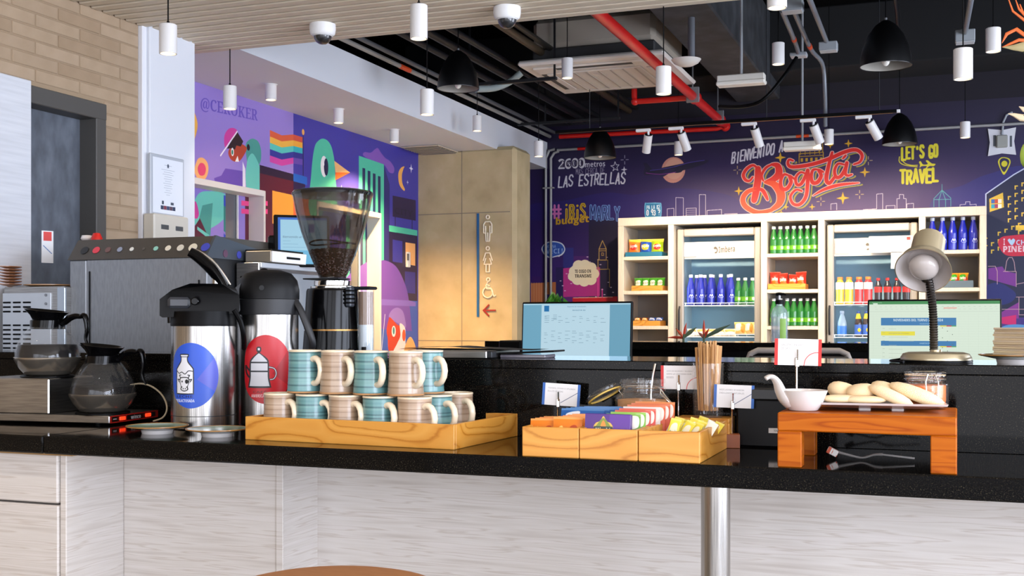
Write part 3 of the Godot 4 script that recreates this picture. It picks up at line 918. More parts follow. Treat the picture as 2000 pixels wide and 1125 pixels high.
func cupmat(a: String, b: String, d: String, sd: int) -> StandardMaterial3D:
	var c = Ink.new(32, 256, Color(a), 1)
	var r = RandomNumberGenerator.new(); r.seed = sd
	for y in 256:
		var k = r.randf()
		c.rect(Color(a).lerp(Color(b), clampf(0.5 + 0.5 * sin(y * 0.21 + sin(y * 0.05) * 3.0) + (k - 0.5) * 0.6, 0, 1)), 0, y, 32, y + 1)
	for k in 17:
		var y = 12 + k * 14 + r.randi() % 8
		c.rect(Color(d, 0.55), 0, y, 32, y + 2 + r.randi() % 3)
	var m = printed(c, 0.28)
	m.clearcoat_enabled = true; m.clearcoat = 0.25; m.clearcoat_roughness = 0.12
	return m

func make_mug(kind: int) -> Node3D:
	var t = thing("mug", "mug", "mug", Vector3.ZERO, 0, "glazed mugs in the wooden tray")
	var pr = [0.0, 0.0, 0.034, 0.0, 0.037, 0.0015]
	for i in 23:
		var y = 0.003 + i * 0.0038
		var f = y / 0.09
		pr.append_array([0.0385 - 0.0032 * sin(PI * clampf(f * 0.62, 0, 1)) + 0.00022 * (1 if i % 2 else -1), y])
	pr.append_array([0.0358, 0.0915, 0.034, 0.0905, 0, 0.09])
	var shell = MB.new().lathe([0.0, 0.0, 0.034, 0.0, 0.037, 0.0015] + pr.slice(6, 52) + [0.0358, 0.089, 0.0335, 0.089, 0.0335, 0.006, 0, 0.006], 40)
	part("body", shell, [W.teal, W.beige][kind], t)
	part("rim", MB.new().lathe([0.0356, 0.0885, 0.0362, 0.0905, 0.0356, 0.0925, 0.0345, 0.093, 0.0334, 0.092, 0.0332, 0.0885, 0.0356, 0.0885], 40), mat("e6d3b4", 0.2), t)
	part("foot_ring", MB.new().lathe([0.0372, 0.0, 0.0388, 0.001, 0.0391, 0.0032, 0.0384, 0.0042, 0.036, 0.0042, 0.036, 0.0, 0.0372, 0.0], 40), mat("b98a5c", 0.4), t)
	part("handle", MB.new().tube([V(0, 0.074, 0.034), V(0, 0.0755, 0.043), V(0, 0.072, 0.052), V(0, 0.063, 0.0595), V(0, 0.05, 0.0625), V(0, 0.037, 0.0595), V(0, 0.027, 0.052), V(0, 0.022, 0.043), V(0, 0.022, 0.034)], [0.0075, 0.0065, 0.0062, 0.006, 0.006, 0.006, 0.006, 0.0062, 0.007], 12, false, 1.25), mat("ecdcc0", 0.14, 0.0, {"clearcoat_enabled": true, "clearcoat": 0.4}), t)
	return t

func open_box(called: String, w: float, d: float, h: float, th: float, m: Material, parent: Node, names := ["front_board", "back_board", "side_board", "side_board", "bottom_board"]):
	part(names[0], MB.new().bb(V(-w / 2, 0, d / 2 - th), V(w / 2, h, d / 2), 0.0012), m, parent)
	part(names[1], MB.new().bb(V(-w / 2, 0, -d / 2), V(w / 2, h, -d / 2 + th), 0.0012), m, parent)
	part(names[2], MB.new().bb(V(-w / 2, 0, -d / 2 + th), V(-w / 2 + th, h, d / 2 - th), 0.0012), m, parent)
	part(names[3], MB.new().bb(V(w / 2 - th, 0, -d / 2 + th), V(w / 2, h, d / 2 - th), 0.0012), m, parent)
	part(names[4], MB.new().bb(V(-w / 2 + th, 0.001, -d / 2 + th), V(w / 2 - th, 0.006, d / 2 - th)), m, parent)

func jar(called: String, label: String, at: Vector3, r: float, h: float, content: Material, fill: float, lid_on: bool, turn := 0.0) -> Node3D:
	var t = thing(called, label, "jar", at, turn)
	var nk = r * 0.8
	var y2 = h * 0.7
	part("glass_body", MB.new().lathe([0, 0, r * 0.85, 0, r * 0.97, 0.004, r, 0.012, r, y2, r * 0.97, h * 0.74, nk, h * 0.79, nk, h * 0.81, nk + 0.004, h * 0.83, nk + 0.004, h * 0.86, nk, h * 0.89, nk, h * 0.93, nk + 0.003, h * 0.95, nk + 0.002, h, nk - 0.004, h, nk - 0.004, h * 0.79, r * 0.94, h * 0.73, r - 0.003, y2, r - 0.003, 0.014, r * 0.85, 0.006, 0, 0.005], 40, 1.2 if not lid_on else 0.0), W.jar, t)
	part("contents", MB.new().lathe([0, 0.0055, r * 0.83, 0.007, r - 0.005, 0.016, r - 0.005, minf(fill, y2), (r - 0.005) if fill <= y2 else nk - 0.005, fill, 0, fill + 0.001], 40, 1.2 if not lid_on else 0.0), content, t)
	part("wire_band", MB.new().tube(range(32).map(func(k): return V(sin(TAU * k / 32) * (nk + 0.0035), h * 0.875, cos(TAU * k / 32) * (nk + 0.0035))), 0.0012, 6, true), W.chrome, t)
	if lid_on:
		part("lid", MB.new().lathe([0, h * 1.0, nk, h * 1.0, nk + 0.004, h * 1.01, nk + 0.004, h * 1.07, nk - 0.002, h * 1.09, nk * 0.5, h * 1.075, 0, h * 1.075], 40), W.jar, t)
		part("seal", MB.new().lathe([nk - 0.003, h * 0.985, nk + 0.003, h * 0.985, nk + 0.003, h * 1.005, nk - 0.003, h * 1.005, nk - 0.003, h * 0.985], 40), mat("d9b78c", 0.4), t)
	return t

func card_ink(band: String, lines: Array, curve: bool) -> Ink:
	var c = Ink.new(200, 116, Color("e4e0dd"))
	c.rect(band, 0, 0, 14, 116); c.rect(band, 186, 0, 200, 116)
	for k in lines.size():
		c.text("8b8784", lines[k], 28, 22 + k * 16, 28 + lines[k].length() * 5.8, 30 + k * 16, "s")
	if curve:
		c.line(band, 3, [126, 116, 132, 90, 148, 70, 168, 60, 186, 58], true)
	else:
		c.line("5a5f78", 3, [100, 100, 186, 44])
	return c

func card_holder(label: String, at: Vector3, turn: float, h: float, ink: Ink, tilt := 0.0, cw := 0.075, shift := 0.0):
	var t = thing("card_holder", label, "card holder", at, turn, "card holders with little wooden blocks")
	part("block", MB.new().box(V(0, 0.014, 0), V(0.03, 0.028, 0.03), 0.001), mat("8d4a22", 0.4), t)
	part("stem", MB.new().tube([V(0, 0.026, 0), V(0, h, 0)], 0.0018, 8), W.chrome, t)
	var cl = part("clip", MB.new().box(V(0.001, h + 0.004, 0.003), V(0.007, 0.018, 0.003), 0.001).tube([V(0.002, h + 0.008, 0.004), V(0.002, h + 0.028, 0.0065)], 0.0016, 6), W.chrome, t)
	cl.rotation.z = 0.0
	var b = MB.new().at(V(shift, h - 0.002, 0), V(0, 0, tilt))
	var cd = part("card", b.bb(V(-cw / 2, 0, -0.0004), V(cw / 2, cw * 0.58, 0.0004)), mat("e4e0dd", 0.5), t)
	part("card_print", MB.new().at(V(shift, h - 0.002, 0), V(0, 0, tilt)).q(V(-cw / 2, 0, 0.0007), V(cw / 2, 0, 0.0007), V(cw / 2, cw * 0.58, 0.0007), V(-cw / 2, cw * 0.58, 0.0007)), printed(ink), cd)

func sachet(called: String, label: String, cat: String, at: Vector3, rot: Vector3, sz: Vector2, m: Material, group: String, fat := 0.004):
	var key = str(sz, fat)
	if not W.has(key):
		var f = func(sg): return func(u, v):
			var e = sin(PI * clampf(u, 0, 1)) * sin(PI * clampf(v, 0, 1))
			return V((u - 0.5) * sz.x * sg, v * sz.y, sg * (0.0006 + fat * pow(e, 0.6)))
		W[key] = MB.new().grid(8, 8, f.call(1.0)).grid(8, 8, f.call(-1.0)).mesh(60)
	var o = part(called, W[key], m)
	o.position = at; o.rotation = rot
	return tag(o, label, cat, group)

func pack_ink(bg: String, deco: Array, txt := "", tc := "f4efe8") -> Ink:
	var c = Ink.new(160, 120, Color(bg))
	for d in deco:
		c.blob(d[0], d[1])
	if txt:
		c.text(tc, txt, 28, 46, 132, 74, "b", 4)
	c.rect(Color("ffffff40"), 0, 0, 160, 7); c.rect(Color("ffffff40"), 0, 113, 160, 120)
	return c

func front_things():
	W.jar = mat(Color(0.95, 0.92, 0.88, 0.02), 0.03, 0.0, {"transparency": BaseMaterial3D.TRANSPARENCY_ALPHA, "metallic_specular": 0.4})
	W.teal = cupmat("5f8e90", "729e9c", "2c5058", 4)
	W.beige = cupmat("a98f76", "b69e86", "7d6248", 9)
	# two-step coffee warmer
	var wm = thing("coffee_warmer", "two-step stainless coffee warmer with red lit switch panel", "coffee warmer", Vector3(-1.916, 0.951, -2.286), 0.1, "")
	part("lower_deck", MB.new().bb(V(-0.39, 0.004, -0.215), V(0, 0.023, 0), 0.002), W.steel, wm)
	part("upper_block", MB.new().bb(V(-0.385, 0.023, -0.19), V(-0.176, 0.112, -0.006), 0.003), W.steel, wm)
	for p in [V(-0.05, 0, -0.03), V(-0.05, 0, -0.19), V(-0.35, 0, -0.03), V(-0.35, 0, -0.19)]:
		part("foot", MB.new().at(p).cyl(0.008, 0, 0.005, 12), W.rubber, wm)
	var ci = V(-1.985, 0.974, -2.345)
	var cu = V(-2.16, 1.064, -2.345)
	part("hot_plate", MB.new().at(wm.transform.affine_inverse() * V(ci.x, 0.974, ci.z)).cyl(0.066, -0.001, 0.005, 32, 0.002), W.black, wm)
	part("hot_plate", MB.new().at(wm.transform.affine_inverse() * V(cu.x, 1.063, cu.z)).cyl(0.066, -0.001, 0.005, 32, 0.002), W.black, wm)
	var sp = Ink.new(420, 40, Color("b02018"))
	sp.rect("140c0c", 14, 6, 130, 34); sp.rect("140c0c", 140, 6, 396, 34)
	sp.text("e8e2e0", "winco", 176, 9, 262, 31, "b")
	sp.rect("c8c0c0", 26, 17, 54, 22); sp.rect("6a6060", 350, 17, 372, 21)
	var pn = part("switch_panel", MB.new().q(V(0.0012, 0.0045, -0.002), V(0.0012, 0.0045, -0.213), V(0.0012, 0.0225, -0.213), V(0.0012, 0.0225, -0.002)), printed(sp, 0.3), wm)
	for z in [-0.052, -0.165]:
		part("switch_light", MB.new().box(V(0.0025, 0.0135, z), V(0.003, 0.009, 0.024), 0.001), glow("ff3a18", 1.4), pn)
	carafe("glass coffee carafe, nearly full, on the upper deck of the warmer", V(cu.x, 1.068, cu.z), 0.12, 0.078)
	carafe("glass coffee carafe, almost empty, on the lower deck of the warmer", V(ci.x, 0.979, ci.z), 0.12, 0.064)
	var cd = tag(part("power_cord", MB.new().tube([Vector3(-1.969, 1.042, -2.43), Vector3(-1.937, 1.046, -2.43), Vector3(-1.905, 1.04, -2.43), Vector3(-1.876, 1.023, -2.43), Vector3(-1.851, 1, -2.42), Vector3(-1.842, 0.979, -2.41), Vector3(-1.847, 0.963, -2.4), Vector3(-1.874, 0.954, -2.4)], 0.0022, 6, false, 1.0, 5), mat("b9a98c", 0.4)), "thin pale cord looping down behind the coffee warmer", "cord")
	# saucers on the counter
	var sm = mat("e5ddd0", 0.15, 0.0, {"clearcoat_enabled": true, "clearcoat": 0.5})
	var sc = make_saucer("green and brown rimmed saucer in front of the blue-stickered airpot", Vector3(-1.686, 0.95, -2.173))
	copy(sc, Vector3(-1.515, 0.95, -2.161), 0.6, "green and brown rimmed saucer nearest the wooden mug tray", "saucers on the counter")
	# airpots
	var a1 = thing("airpot", "steel airpot with blue milk-bottle sticker and raised pump lever", "airpot", Vector3(-1.673, 0.952, -2.33) * V(1, 0, 1) + V(0, 0.95, 0), 0.0, "airpots on the counter")
	a1.scale = Vector3.ONE * 1.025
	a1.rotation.y = atan2(-a1.position.x, -a1.position.z)
	part("body", MB.new().lathe([0, 0, 0.072, 0, 0.074, 0.003, 0.074, 0.24, 0, 0.24], 48), W.steelv, a1)
	part("base_ring", MB.new().lathe([0.0735, 0.03, 0.0745, 0.0305, 0.0745, 0.0315, 0.0735, 0.032, 0.0735, 0.03], 48), W.darkmetal, a1)
	part("collar", MB.new().lathe([0, 0.238, 0.0745, 0.238, 0.0755, 0.242, 0.073, 0.272, 0, 0.272], 48), W.black, a1)
	var top = MB.new()
	top.prism([-0.098, 0.262, -0.092, 0.258, 0.06, 0.266, 0.078, 0.268, 0.082, 0.275, 0.08, 0.31, 0.072, 0.326, 0.04, 0.336, -0.03, 0.336, -0.07, 0.322, -0.098, 0.3], -0.062, 0.062)
	for i in top.p.size():
		var v: Vector3 = top.p[i]
		v.z *= 1.0 - 0.55 * smoothstep(0.02, 0.1, -v.x) - 0.25 * smoothstep(0.05, 0.085, v.x) - 0.12 * smoothstep(0.3, 0.336, v.y)
		top.p[i] = v
	part("lid", top, mat("050506", 0.2, 0.0, {"metallic_specular": 0.25}), a1)
	part("spout", MB.new().tube([V(-0.074, 0.262, 0), V(-0.074, 0.245, 0)], 0.008, 12), W.blackgloss, a1)
	part("lock_button", MB.new().at(V(-0.02, 0.295, 0.055), V(PI / 2, 0, 0)).cyl(0.009, 0, 0.012, 20, 0.002), W.blackgloss, a1)
	part("side_grip", MB.new().box(V(-0.055, 0.292, 0.035), V(0.05, 0.026, 0.03), 0.006), mat("34363b", 0.35), a1)
	part("pump_lever", MB.new().tube([V(0.045, 0.33, 0), V(0.035, 0.348, 0), V(0.015, 0.375, 0), V(-0.012, 0.4, 0), V(-0.032, 0.412, 0)], [0.011, 0.012, 0.014, 0.0135, 0.011], 12, false, 1.5, 4), W.blackgloss, a1)
	part("lever_trim", MB.new().tube([V(0.06, 0.335, 0), V(0.048, 0.355, 0), V(0.028, 0.382, 0), V(0.003, 0.404, 0), V(-0.02, 0.416, 0)], 0.004, 8, false, 1.0, 4), W.chrome, a1)
	part("pump_rod", MB.new().at(V(0.03, 0.325, 0)).cyl(0.012, 0, 0.03, 16), W.steelv, a1)
	part("carry_handle", MB.new().tube([V(0.068, 0.275, 0.05), V(0.082, 0.25, 0.045), V(0.09, 0.215, 0.035), V(0.092, 0.185, 0)], 0.006, 8, false, 1.0, 4), W.black, a1)
	part("sticker", sticker_shape(0.0746, 0.125, 0.075, 0.082, -0.42), printed(airpot_sticker(0), 0.35), a1)
	var a2 = thing("airpot", "steel airpot with red coffee-pot sticker and domed black lid", "airpot", Vector3(-1.579, 0.944, -2.465) * V(1, 0, 1) + V(0, 0.95, 0), 0.0, "airpots on the counter")
	a2.scale = Vector3.ONE * 1.045
	a2.rotation.y = atan2(-a2.position.x, -a2.position.z)
	part("body", MB.new().lathe([0, 0, 0.069, 0, 0.071, 0.003, 0.071, 0.262, 0, 0.262], 48), W.steelv, a2)
	part("collar", MB.new().lathe([0, 0.26, 0.0715, 0.26, 0.0725, 0.264, 0.0725, 0.296, 0, 0.296], 48), mat("1b1b1d", 0.5), a2)
	part("dome_lid", MB.new().lathe([0, 0.297, 0.073, 0.297, 0.073, 0.32, 0.068, 0.342, 0.055, 0.358, 0.03, 0.366, 0, 0.367], 48), mat("121213", 0.45, 0.0, {"metallic_specular": 0.3}), a2)
	var nose = MB.new()
	nose.prism([-0.09, 0.302, -0.03, 0.282, 0.0, 0.282, 0.0, 0.36, -0.03, 0.352, -0.062, 0.335, -0.088, 0.312], -0.03, 0.03)
	part("spout_nose", nose, mat("2a2b2e", 0.45), a2)
	part("lid_button", MB.new().at(V(-0.015, 0.322, 0.072), V(PI / 2, 0, 0)).cyl(0.006, -0.01, 0.004, 16), W.blackgloss, a2)
	part("lid_knob", MB.new().ball(V(-0.01, 0.367, 0), V(0.009, 0.004, 0.009)), W.black, a2)
	part("carry_handle", MB.new().tube([V(0.062, 0.292, 0.03), V(0.075, 0.27, 0.04), V(0.094, 0.222, 0.045), V(0.103, 0.19, 0.04), V(0.096, 0.172, 0.02), V(0.085, 0.165, 0.0)], [0.008, 0.008, 0.0085, 0.008, 0.007, 0.006], 10, false, 1.2, 4), mat("1b1b1d", 0.5), a2)
	part("sticker", sticker_shape(0.0716, 0.133, 0.08, 0.082, -0.1), printed(airpot_sticker(1), 0.35), a2)
	# tray and its mugs
	var tc = Vector3(-0.912, 0.95, -2.09)
	var ty = thing("mug_tray", "low pine tray holding two layers of mugs", "tray", Vector3.ZERO, -0.06, "")
	var tw = 0.505; var td = 0.315
	ty.position = tc - Basis(Vector3.UP, -0.06) * V(tw / 2, 0, td / 2)
	open_box("tray", tw, td, 0.05, 0.009, W.pine, ty)
	var mg = [make_mug(0), make_mug(1)]
	var spots = []   # layer, column, row, kind
	for k in 5:
		spots.append([0, k, 0, [1, 0, 1, 0, 1][k]])
	for k in 5:
		spots.append([0, k, 1, [1, 0, 1, 0, 0][k]])
	spots.append([0, 4, 2, 1]); spots.append([0, 3, 2, 0])
	for k in 4:
		spots.append([1, k, 0, [0, 1, 0, 1][k]])
	spots.append([1, 3, 1, 0])
	var words = [
		"beige mug in the lower front row, leftmost", "teal mug in the lower front row, second from left", "beige mug in the lower front row, third from left", "teal mug in the lower front row, fourth from left", "beige mug in the lower front row, beside the tray's right end",
		"", "", "", "", "teal mug in the lower second row, peeking out behind the beige end mug",
		"beige mug in the lower third row, farthest back at the right end", "",
		"teal mug on the upper layer, leftmost", "beige mug on the upper layer, second from left", "teal mug on the upper layer, third from left", "beige mug on the upper layer, rightmost of the front row", "teal mug on the upper layer, half hidden behind the beige one"]
	for i in spots.size():
		var s: Array = spots[i]
		var lx = -tw / 2 + 0.052 + s[1] * 0.0835 + (0.052 if s[0] else 0.0)
		var lz: float = td / 2 - 0.055 - s[2] * 0.088 - (0.018 if s[0] else 0.0)
		if s[2] > 0:
			lx += 0.006 * s[2] - 0.004
		var pos: Vector3 = ty.transform * V(lx, 0.0065 + (0.0934 if s[0] else 0.0), lz)
		copy(mg[s[3]], pos, 0.99 + 0.12 * sin(i * 1.7) + (0.1 if s[0] == 0 else 0.0), words[i] if words[i] else "mug in the lower layer, hidden behind the front row", "glazed mugs in the wooden tray" if words[i] else "hidden mugs")
	mg[0].free(); mg[1].free()
	# three tea crates and an upturned one behind
	var xs = [-0.751, -0.638, -0.526, -0.412]
	var lb = ["small pine crate holding orange sachets, left of three", "small pine crate holding the purple tea packet, middle of three", "small pine crate holding pale sweetener sachets, right of three"]
	var cz = -2.175
	for k in 3:
		var t = thing("pine_crate", lb[k], "crate", V((xs[k] + xs[k + 1]) / 2, 0.95, cz), 0, "pine crates on the counter")
		open_box("crate", xs[k + 1] - xs[k] - 0.0016, 0.27, 0.056, 0.008, W.pine, t)
	var uc = thing("upturned_crate", "pine crate standing behind the sweeteners and carrying the stirrer glass", "crate", V(-0.465, 0.95, -2.353), 0, "")
	part("top_board", MB.new().bb(V(-0.055, 0.05, -0.036), V(0.055, 0.0585, 0.036), 0.001), W.pine, uc)
	for sx in [-1, 1]:
		part("side_board", MB.new().box(V(sx * 0.051, 0.025, 0), V(0.008, 0.05, 0.072), 0.001), W.pine, uc)
	part("front_board", MB.new().box(V(0, 0.025, 0.032), V(0.094, 0.05, 0.008), 0.001), W.pine, uc)
	# sachets
	var orange = printed(pack_ink("dd7a1c", [["f3c064", [10, 60, 50, 30, 70, 80, 30, 100]], ["b8430f", [90, 40, 130, 30, 150, 90, 110, 100]]], "Aromática"), 0.3)
	var o2 = printed(pack_ink("d2601a", [["f0a040", [20, 20, 70, 20, 60, 70, 20, 80]], ["8f2f12", [100, 60, 150, 50, 140, 110, 100, 100]]], "Té"), 0.3)
	var blue = printed(pack_ink("1d5ea8", [["e8eef4", [20, 20, 70, 10, 60, 40, 30, 50]], ["0f3c7c", [90, 60, 150, 50, 150, 110, 90, 110]]], "Splenda"), 0.3)
	var yel = printed(pack_ink("f3e04a", [["fbf6d8", [30, 30, 120, 20, 130, 90, 40, 100]]], "Stevia", "7aa03a"), 0.4)
	var wht = printed(pack_ink("efeadb", [["cfd98a", [30, 40, 120, 30, 130, 90, 40, 100]]], "Azúcar", "a0a090"), 0.4)
	var gx: float = (xs[0] + xs[1]) / 2
	for k in 4:
		sachet("sachet", ["orange sachet standing at the front left of the left crate", "orange sachet second at left in the left crate", "dark orange sachet leaning behind the left pair", "orange sachet at the back left of the left crate"][k], "sachet", V(gx - 0.026 + k * 0.002, 0.958, cz + 0.105 - k * 0.02), V(-0.25, 0.05, 0.02), Vector2(0.052, 0.062), [orange, orange, o2, orange][k], "orange sachets in the left crate")
	for k in 5:
		sachet("sachet", ["orange sachet standing at the front right of the left crate", "orange sachet second at right in the left crate", "dark orange sachet third at right in the left crate", "orange sachet fourth at right, turned askew", "dark orange sachet at the back right of the left crate"][k], "sachet", V(gx + 0.024 + k * 0.003, 0.958, cz + 0.11 - k * 0.024), V(-0.22, 0.12 + 0.1 * k, -0.01), Vector2(0.056, 0.066), [orange, orange, o2, orange, o2][k], "orange sachets in the left crate")
	for k in 6:
		sachet("blue_sachet", ["frontmost blue sachet behind the orange ones", "second blue sachet behind the orange ones", "third blue sachet behind the orange ones", "fourth blue sachet behind the orange ones", "fifth blue sachet, leaning on the last", "hindmost blue sachet by the open jar"][k], "sachet", V(gx + 0.01 + k * 0.006, 0.962, cz - 0.02 - k * 0.016), V(-0.3, 0.05 * k, 0.0), Vector2(0.09, 0.07), blue, "blue sachets in the left crate")
	var mx: float = (xs[1] + xs[2]) / 2
	var hi = Ink.new(220, 130, Color("4a1c78"))
	hi.poly("5a2890", [120, 0, 220, 0, 220, 130, 120, 130])
	hi.blob("d8b04a", [48, 46, 52, 30, 74, 22, 90, 6, 106, 22, 128, 30, 132, 46])
	hi.blob("7a8a2c", [56, 46, 62, 32, 90, 12, 118, 32, 124, 46])
	hi.blob("d98a2c", [78, 42, 80, 30, 90, 20, 100, 30, 102, 42])
	hi.rect("2c3a2c", 44, 40, 136, 68)
	hi.text("eee6d4", "Hindú", 52, 44, 128, 64, "rb")
	var hb = thing("tea_packet", "purple tea packet with gold crest and Hindú lettering in the middle crate", "tea packet", V(mx - 0.008, 0.957, cz + 0.112), -0.02)
	hb.rotation.x = -0.12
	part("pack", MB.new().box(V(0, 0.0375, 0), V(0.088, 0.075, 0.014), 0.001), mat("4a1c78", 0.3), hb)
	flat_front("label", 0.087, 0.073, 0.0074, printed(hi, 0.3), hb, 0.001)
	var cols = ["5a9a1e", "6fae28", "c23020", "cf3a22", "d8d0c8", "d4501c", "c84a1a", "d9661c"]
	for k in 8:
		var b = ["green", "green", "red", "red", "silver", "orange", "orange", "bright orange"][k] as String
		sachet("tea_bag", b + " tea bag " + ["right behind the purple packet", "second behind the purple packet", "third behind the purple packet", "fourth behind the purple packet", "fifth behind the purple packet", "sixth behind the purple packet", "second to last in the middle crate", "last in the middle crate, against its back"][k], "tea bag", V(mx + 0.014 + k * 0.0035, 0.958, cz + 0.088 - k * 0.021), V(-0.12, 0.02, 0), Vector2(0.066 + 0.002 * k, 0.073 + 0.002 * k), printed(pack_ink(cols[k], [["f0e6d8", [100, 10, 150, 8, 150, 40, 110, 44]], ["8a1c14" if k > 1 else "2f6a14", [10, 70, 60, 60, 70, 110, 14, 112]]], "Té"), 0.3), "tea bags in the middle crate", 0.005)
	var rx: float = (xs[2] + xs[3]) / 2
	for k in 14:
		var row = k % 7
		sachet("sweetener_sachet", ("yellow" if k % 3 else "white") + " sweetener stick, " + ["first", "second", "third", "fourth", "fifth", "sixth", "seventh"][row] + " from the crate's left, " + ("front row" if k < 7 else "back row"), "sachet", V(rx - 0.036 + row * 0.011, 0.962, cz + (0.03 if k < 7 else -0.03) + 0.006 * sin(k * 2.1)), V(-0.5 + 0.15 * sin(k * 1.3), 0.25 * sin(k * 2.7), -0.35 + 0.12 * sin(k * 1.9)), Vector2(0.02, 0.062), yel if k % 3 else wht, "sweetener sticks in the right crate", 0.002)
	# sugar jar with its lid hanging open
	var sj = jar("sugar_jar", "open clip-top glass jar of brown sugar behind the crates", Vector3(-0.593, 0.953, -2.335) * V(1, 0, 1) + V(0, 0.95, 0), 0.05, 0.135, noisy([0.0, "b5793f", 0.5, "c88d52", 1.0, "d8a468"], 0.2, Vector3(20, 20, 20), 0.7, {"oct": 2, "size": 256}), 0.092, false, -0.36)
	var ld = MB.new().at(V(-0.085, 0.098, 0.015), V(0.1, 0, 0.52))
	ld.lathe([0, 0.0, 0.036, 0.0, 0.041, 0.003, 0.042, 0.007, 0.037, 0.011, 0.033, 0.009, 0, 0.008], 36)
	part("lid", ld, W.jar, sj)
	part("lid_seal", MB.new().at(V(-0.085, 0.098, 0.015), V(0.1, 0, 0.52)).lathe([0.034, -0.002, 0.039, -0.002, 0.039, 0.001, 0.034, 0.001, 0.034, -0.002], 36), mat("d8b65a", 0.4), sj)
	part("hinge_wire", MB.new().tube([V(-0.043, 0.112, 0), V(-0.052, 0.118, 0.004), V(-0.055, 0.108, 0.006), V(-0.048, 0.1, 0.004), V(-0.05, 0.092, 0)], 0.0014, 6), W.chrome, sj)
	part("clasp_wire", MB.new().tube([V(0.043, 0.118, 0), V(0.05, 0.116, 0.006), V(0.052, 0.106, 0.01), V(0.066, 0.098, 0.012), V(0.074, 0.09, 0.01), V(0.07, 0.088, -0.004), V(0.055, 0.1, -0.006), V(0.046, 0.112, -0.004)], 0.0014, 6, true), W.chrome, sj)
	tag(part("teaspoon", MB.new().tube([Vector3(-0.576, 0.963, -2.335), Vector3(-0.576, 1.064, -2.345), Vector3(-0.574, 1.095, -2.355), Vector3(-0.572, 1.114, -2.365)], [0.003, 0.002, 0.0025, 0.0035], 8, false, 1.6), W.chrome), "metal teaspoon standing in the sugar jar", "spoon")
	# glass of wooden stirrers
	var gp = Vector3(-0.458, 1.006, -2.345)
	var gl = thing("stirrer_glass", "straight drinking glass full of wooden stirrers on pine crate", "glass", V(gp.x, 1.0088, -2.348))
	part("tumbler", MB.new().lathe([0, 0, 0.028, 0, 0.0305, 0.003, 0.0325, 0.11, 0.0312, 0.11, 0.0292, 0.014, 0, 0.012], 36), W.jar, gl)
	var stick = MB.new().box(V(0, 0.07, 0), V(0.0048, 0.14, 0.0018), 0.0004).mesh()
	var sw = [noisy([0.0, "bf8f58", 0.5, "d0a069", 1.0, "c4945a"], 0.02, Vector3(40, 6, 40), 0.6, {"oct": 2, "size": 256}), mat("cc9c64", 0.6), mat("b9884f", 0.6)]
	for k in 30:
		var a = k * 2.4
		var rr = 0.021 * sqrt((k + 0.5) / 30.0)
		var s = part("wooden_stirrer", stick, sw[k % 3])
		var lean = V(sin(a) * rr, 0, cos(a) * rr)
		var topv = lean * 1.35
		s.position = gl.position + V(0, 0.0135, 0) + lean * 0.95
		var yy = (topv - lean * 0.95 + V(0, 0.14, 0)).normalized()
		var xx = Vector3.RIGHT.rotated(Vector3.UP, a * 1.7)
		xx = (xx - yy * xx.dot(yy)).normalized()
		s.basis = Basis(xx, yy, xx.cross(yy)).scaled_local(V(1, 0.97 + 0.05 * sin(k * 1.3), 1))
		tag(s, "flat wooden coffee stirrer standing in the glass on the pine crate", "stirrer", "wooden stirrers in the glass")
	# cards
	card_holder("blue-edged card clipped on a stem behind the left crate", V(-0.786, 0.95, -2.36), 0.2, 0.075, card_ink("2f62ad", ["TISANAS, STEVIA O SPLENDA", "DULCES BEBIDAS"], false), -0.06, 0.082, 0.006)
	card_holder("red-edged card behind the stirrer glass and sugar jar", V(-0.525, 0.95, -2.372), 0.1, 0.115, card_ink("cf2c2c", ["AZÚCAR MORENA Y BLANCA", "SIRVE LA CANTIDAD QUE", "DESEES"], true), 0.0, 0.085, 0.006)
	card_holder("blue-edged card on wooden block to the right of the crates", Vector3(-0.406, 0.95, -2.331), 0.2, 0.082, card_ink("2f62ad", ["MEZCLADORES DE MADERA", "ENDULZANTES NATURALES"], false), -0.03, 0.08, 0.003)
	# black outlet box
	var ob = thing("outlet_box", "black socket box with white label strip against the ledge", "socket box", Vector3(-0.346, 0.95, -2.375) + V(0.01, 0, 0), 0.0)
	part("housing", MB.new().box(V(0, 0.062, 0), V(0.13, 0.124, 0.05), 0.004), mat("0b0b0c", 0.4, 0.0, {"metallic_specular": 0.3}), ob)
	part("hood", MB.new().box(V(0, 0.108, 0.012), V(0.134, 0.026, 0.05), 0.004), mat("161616", 0.4), ob)
	var li = Ink.new(96, 24, Color("cfcac4")); li.text("6a6662", "TOMA 110V", 24, 7, 80, 17, "b")
	part("label_strip", MB.new().q(V(0.0, 0.03, 0.0255), V(0.04, 0.03, 0.0255), V(0.04, 0.04, 0.0255), V(0.0, 0.04, 0.0255)), printed(li), ob)
	# wooden stand with plate, cookies, sauce boat, honey jar
	var fl = Vector3(-0.276, 0.95, -2.043)
	var sd = thing("serving_stand", "orange-brown wooden serving stand on four legs", "stand", V(fl.x + 0.146, 0.95, fl.z - 0.118), -0.01)
	part("top", MB.new().box(V(0, 0.079, 0), V(0.292, 0.032, 0.236), 0.002), W.cedar, sd)
	for sx in [-1, 1]:
		for sz in [-1, 1]:
			part("leg", MB.new().box(V(sx * 0.1255, 0.0315, sz * 0.099), V(0.041, 0.063, 0.038), 0.0015), W.cedar, sd)
	var ptop = 0.95 + 0.095
	var pl = thing("plate", "white rectangular plate of sugared cookies on wooden stand", "plate", V(-0.112, ptop, -2.165), 0.1)
	pl.scale = Vector3.ONE * 0.93
	var pb = MB.new()
	var outer = func(w, d, y): return [V(-w, y, d), V(w, y, d), V(w, y, -d), V(-w, y, -d)]
	var rings = [outer.call(0.075, 0.04, 0.006), outer.call(0.115, 0.065, 0.013), outer.call(0.117, 0.067, 0.017), outer.call(0.11, 0.06, 0.0165), outer.call(0.073, 0.038, 0.0105)]
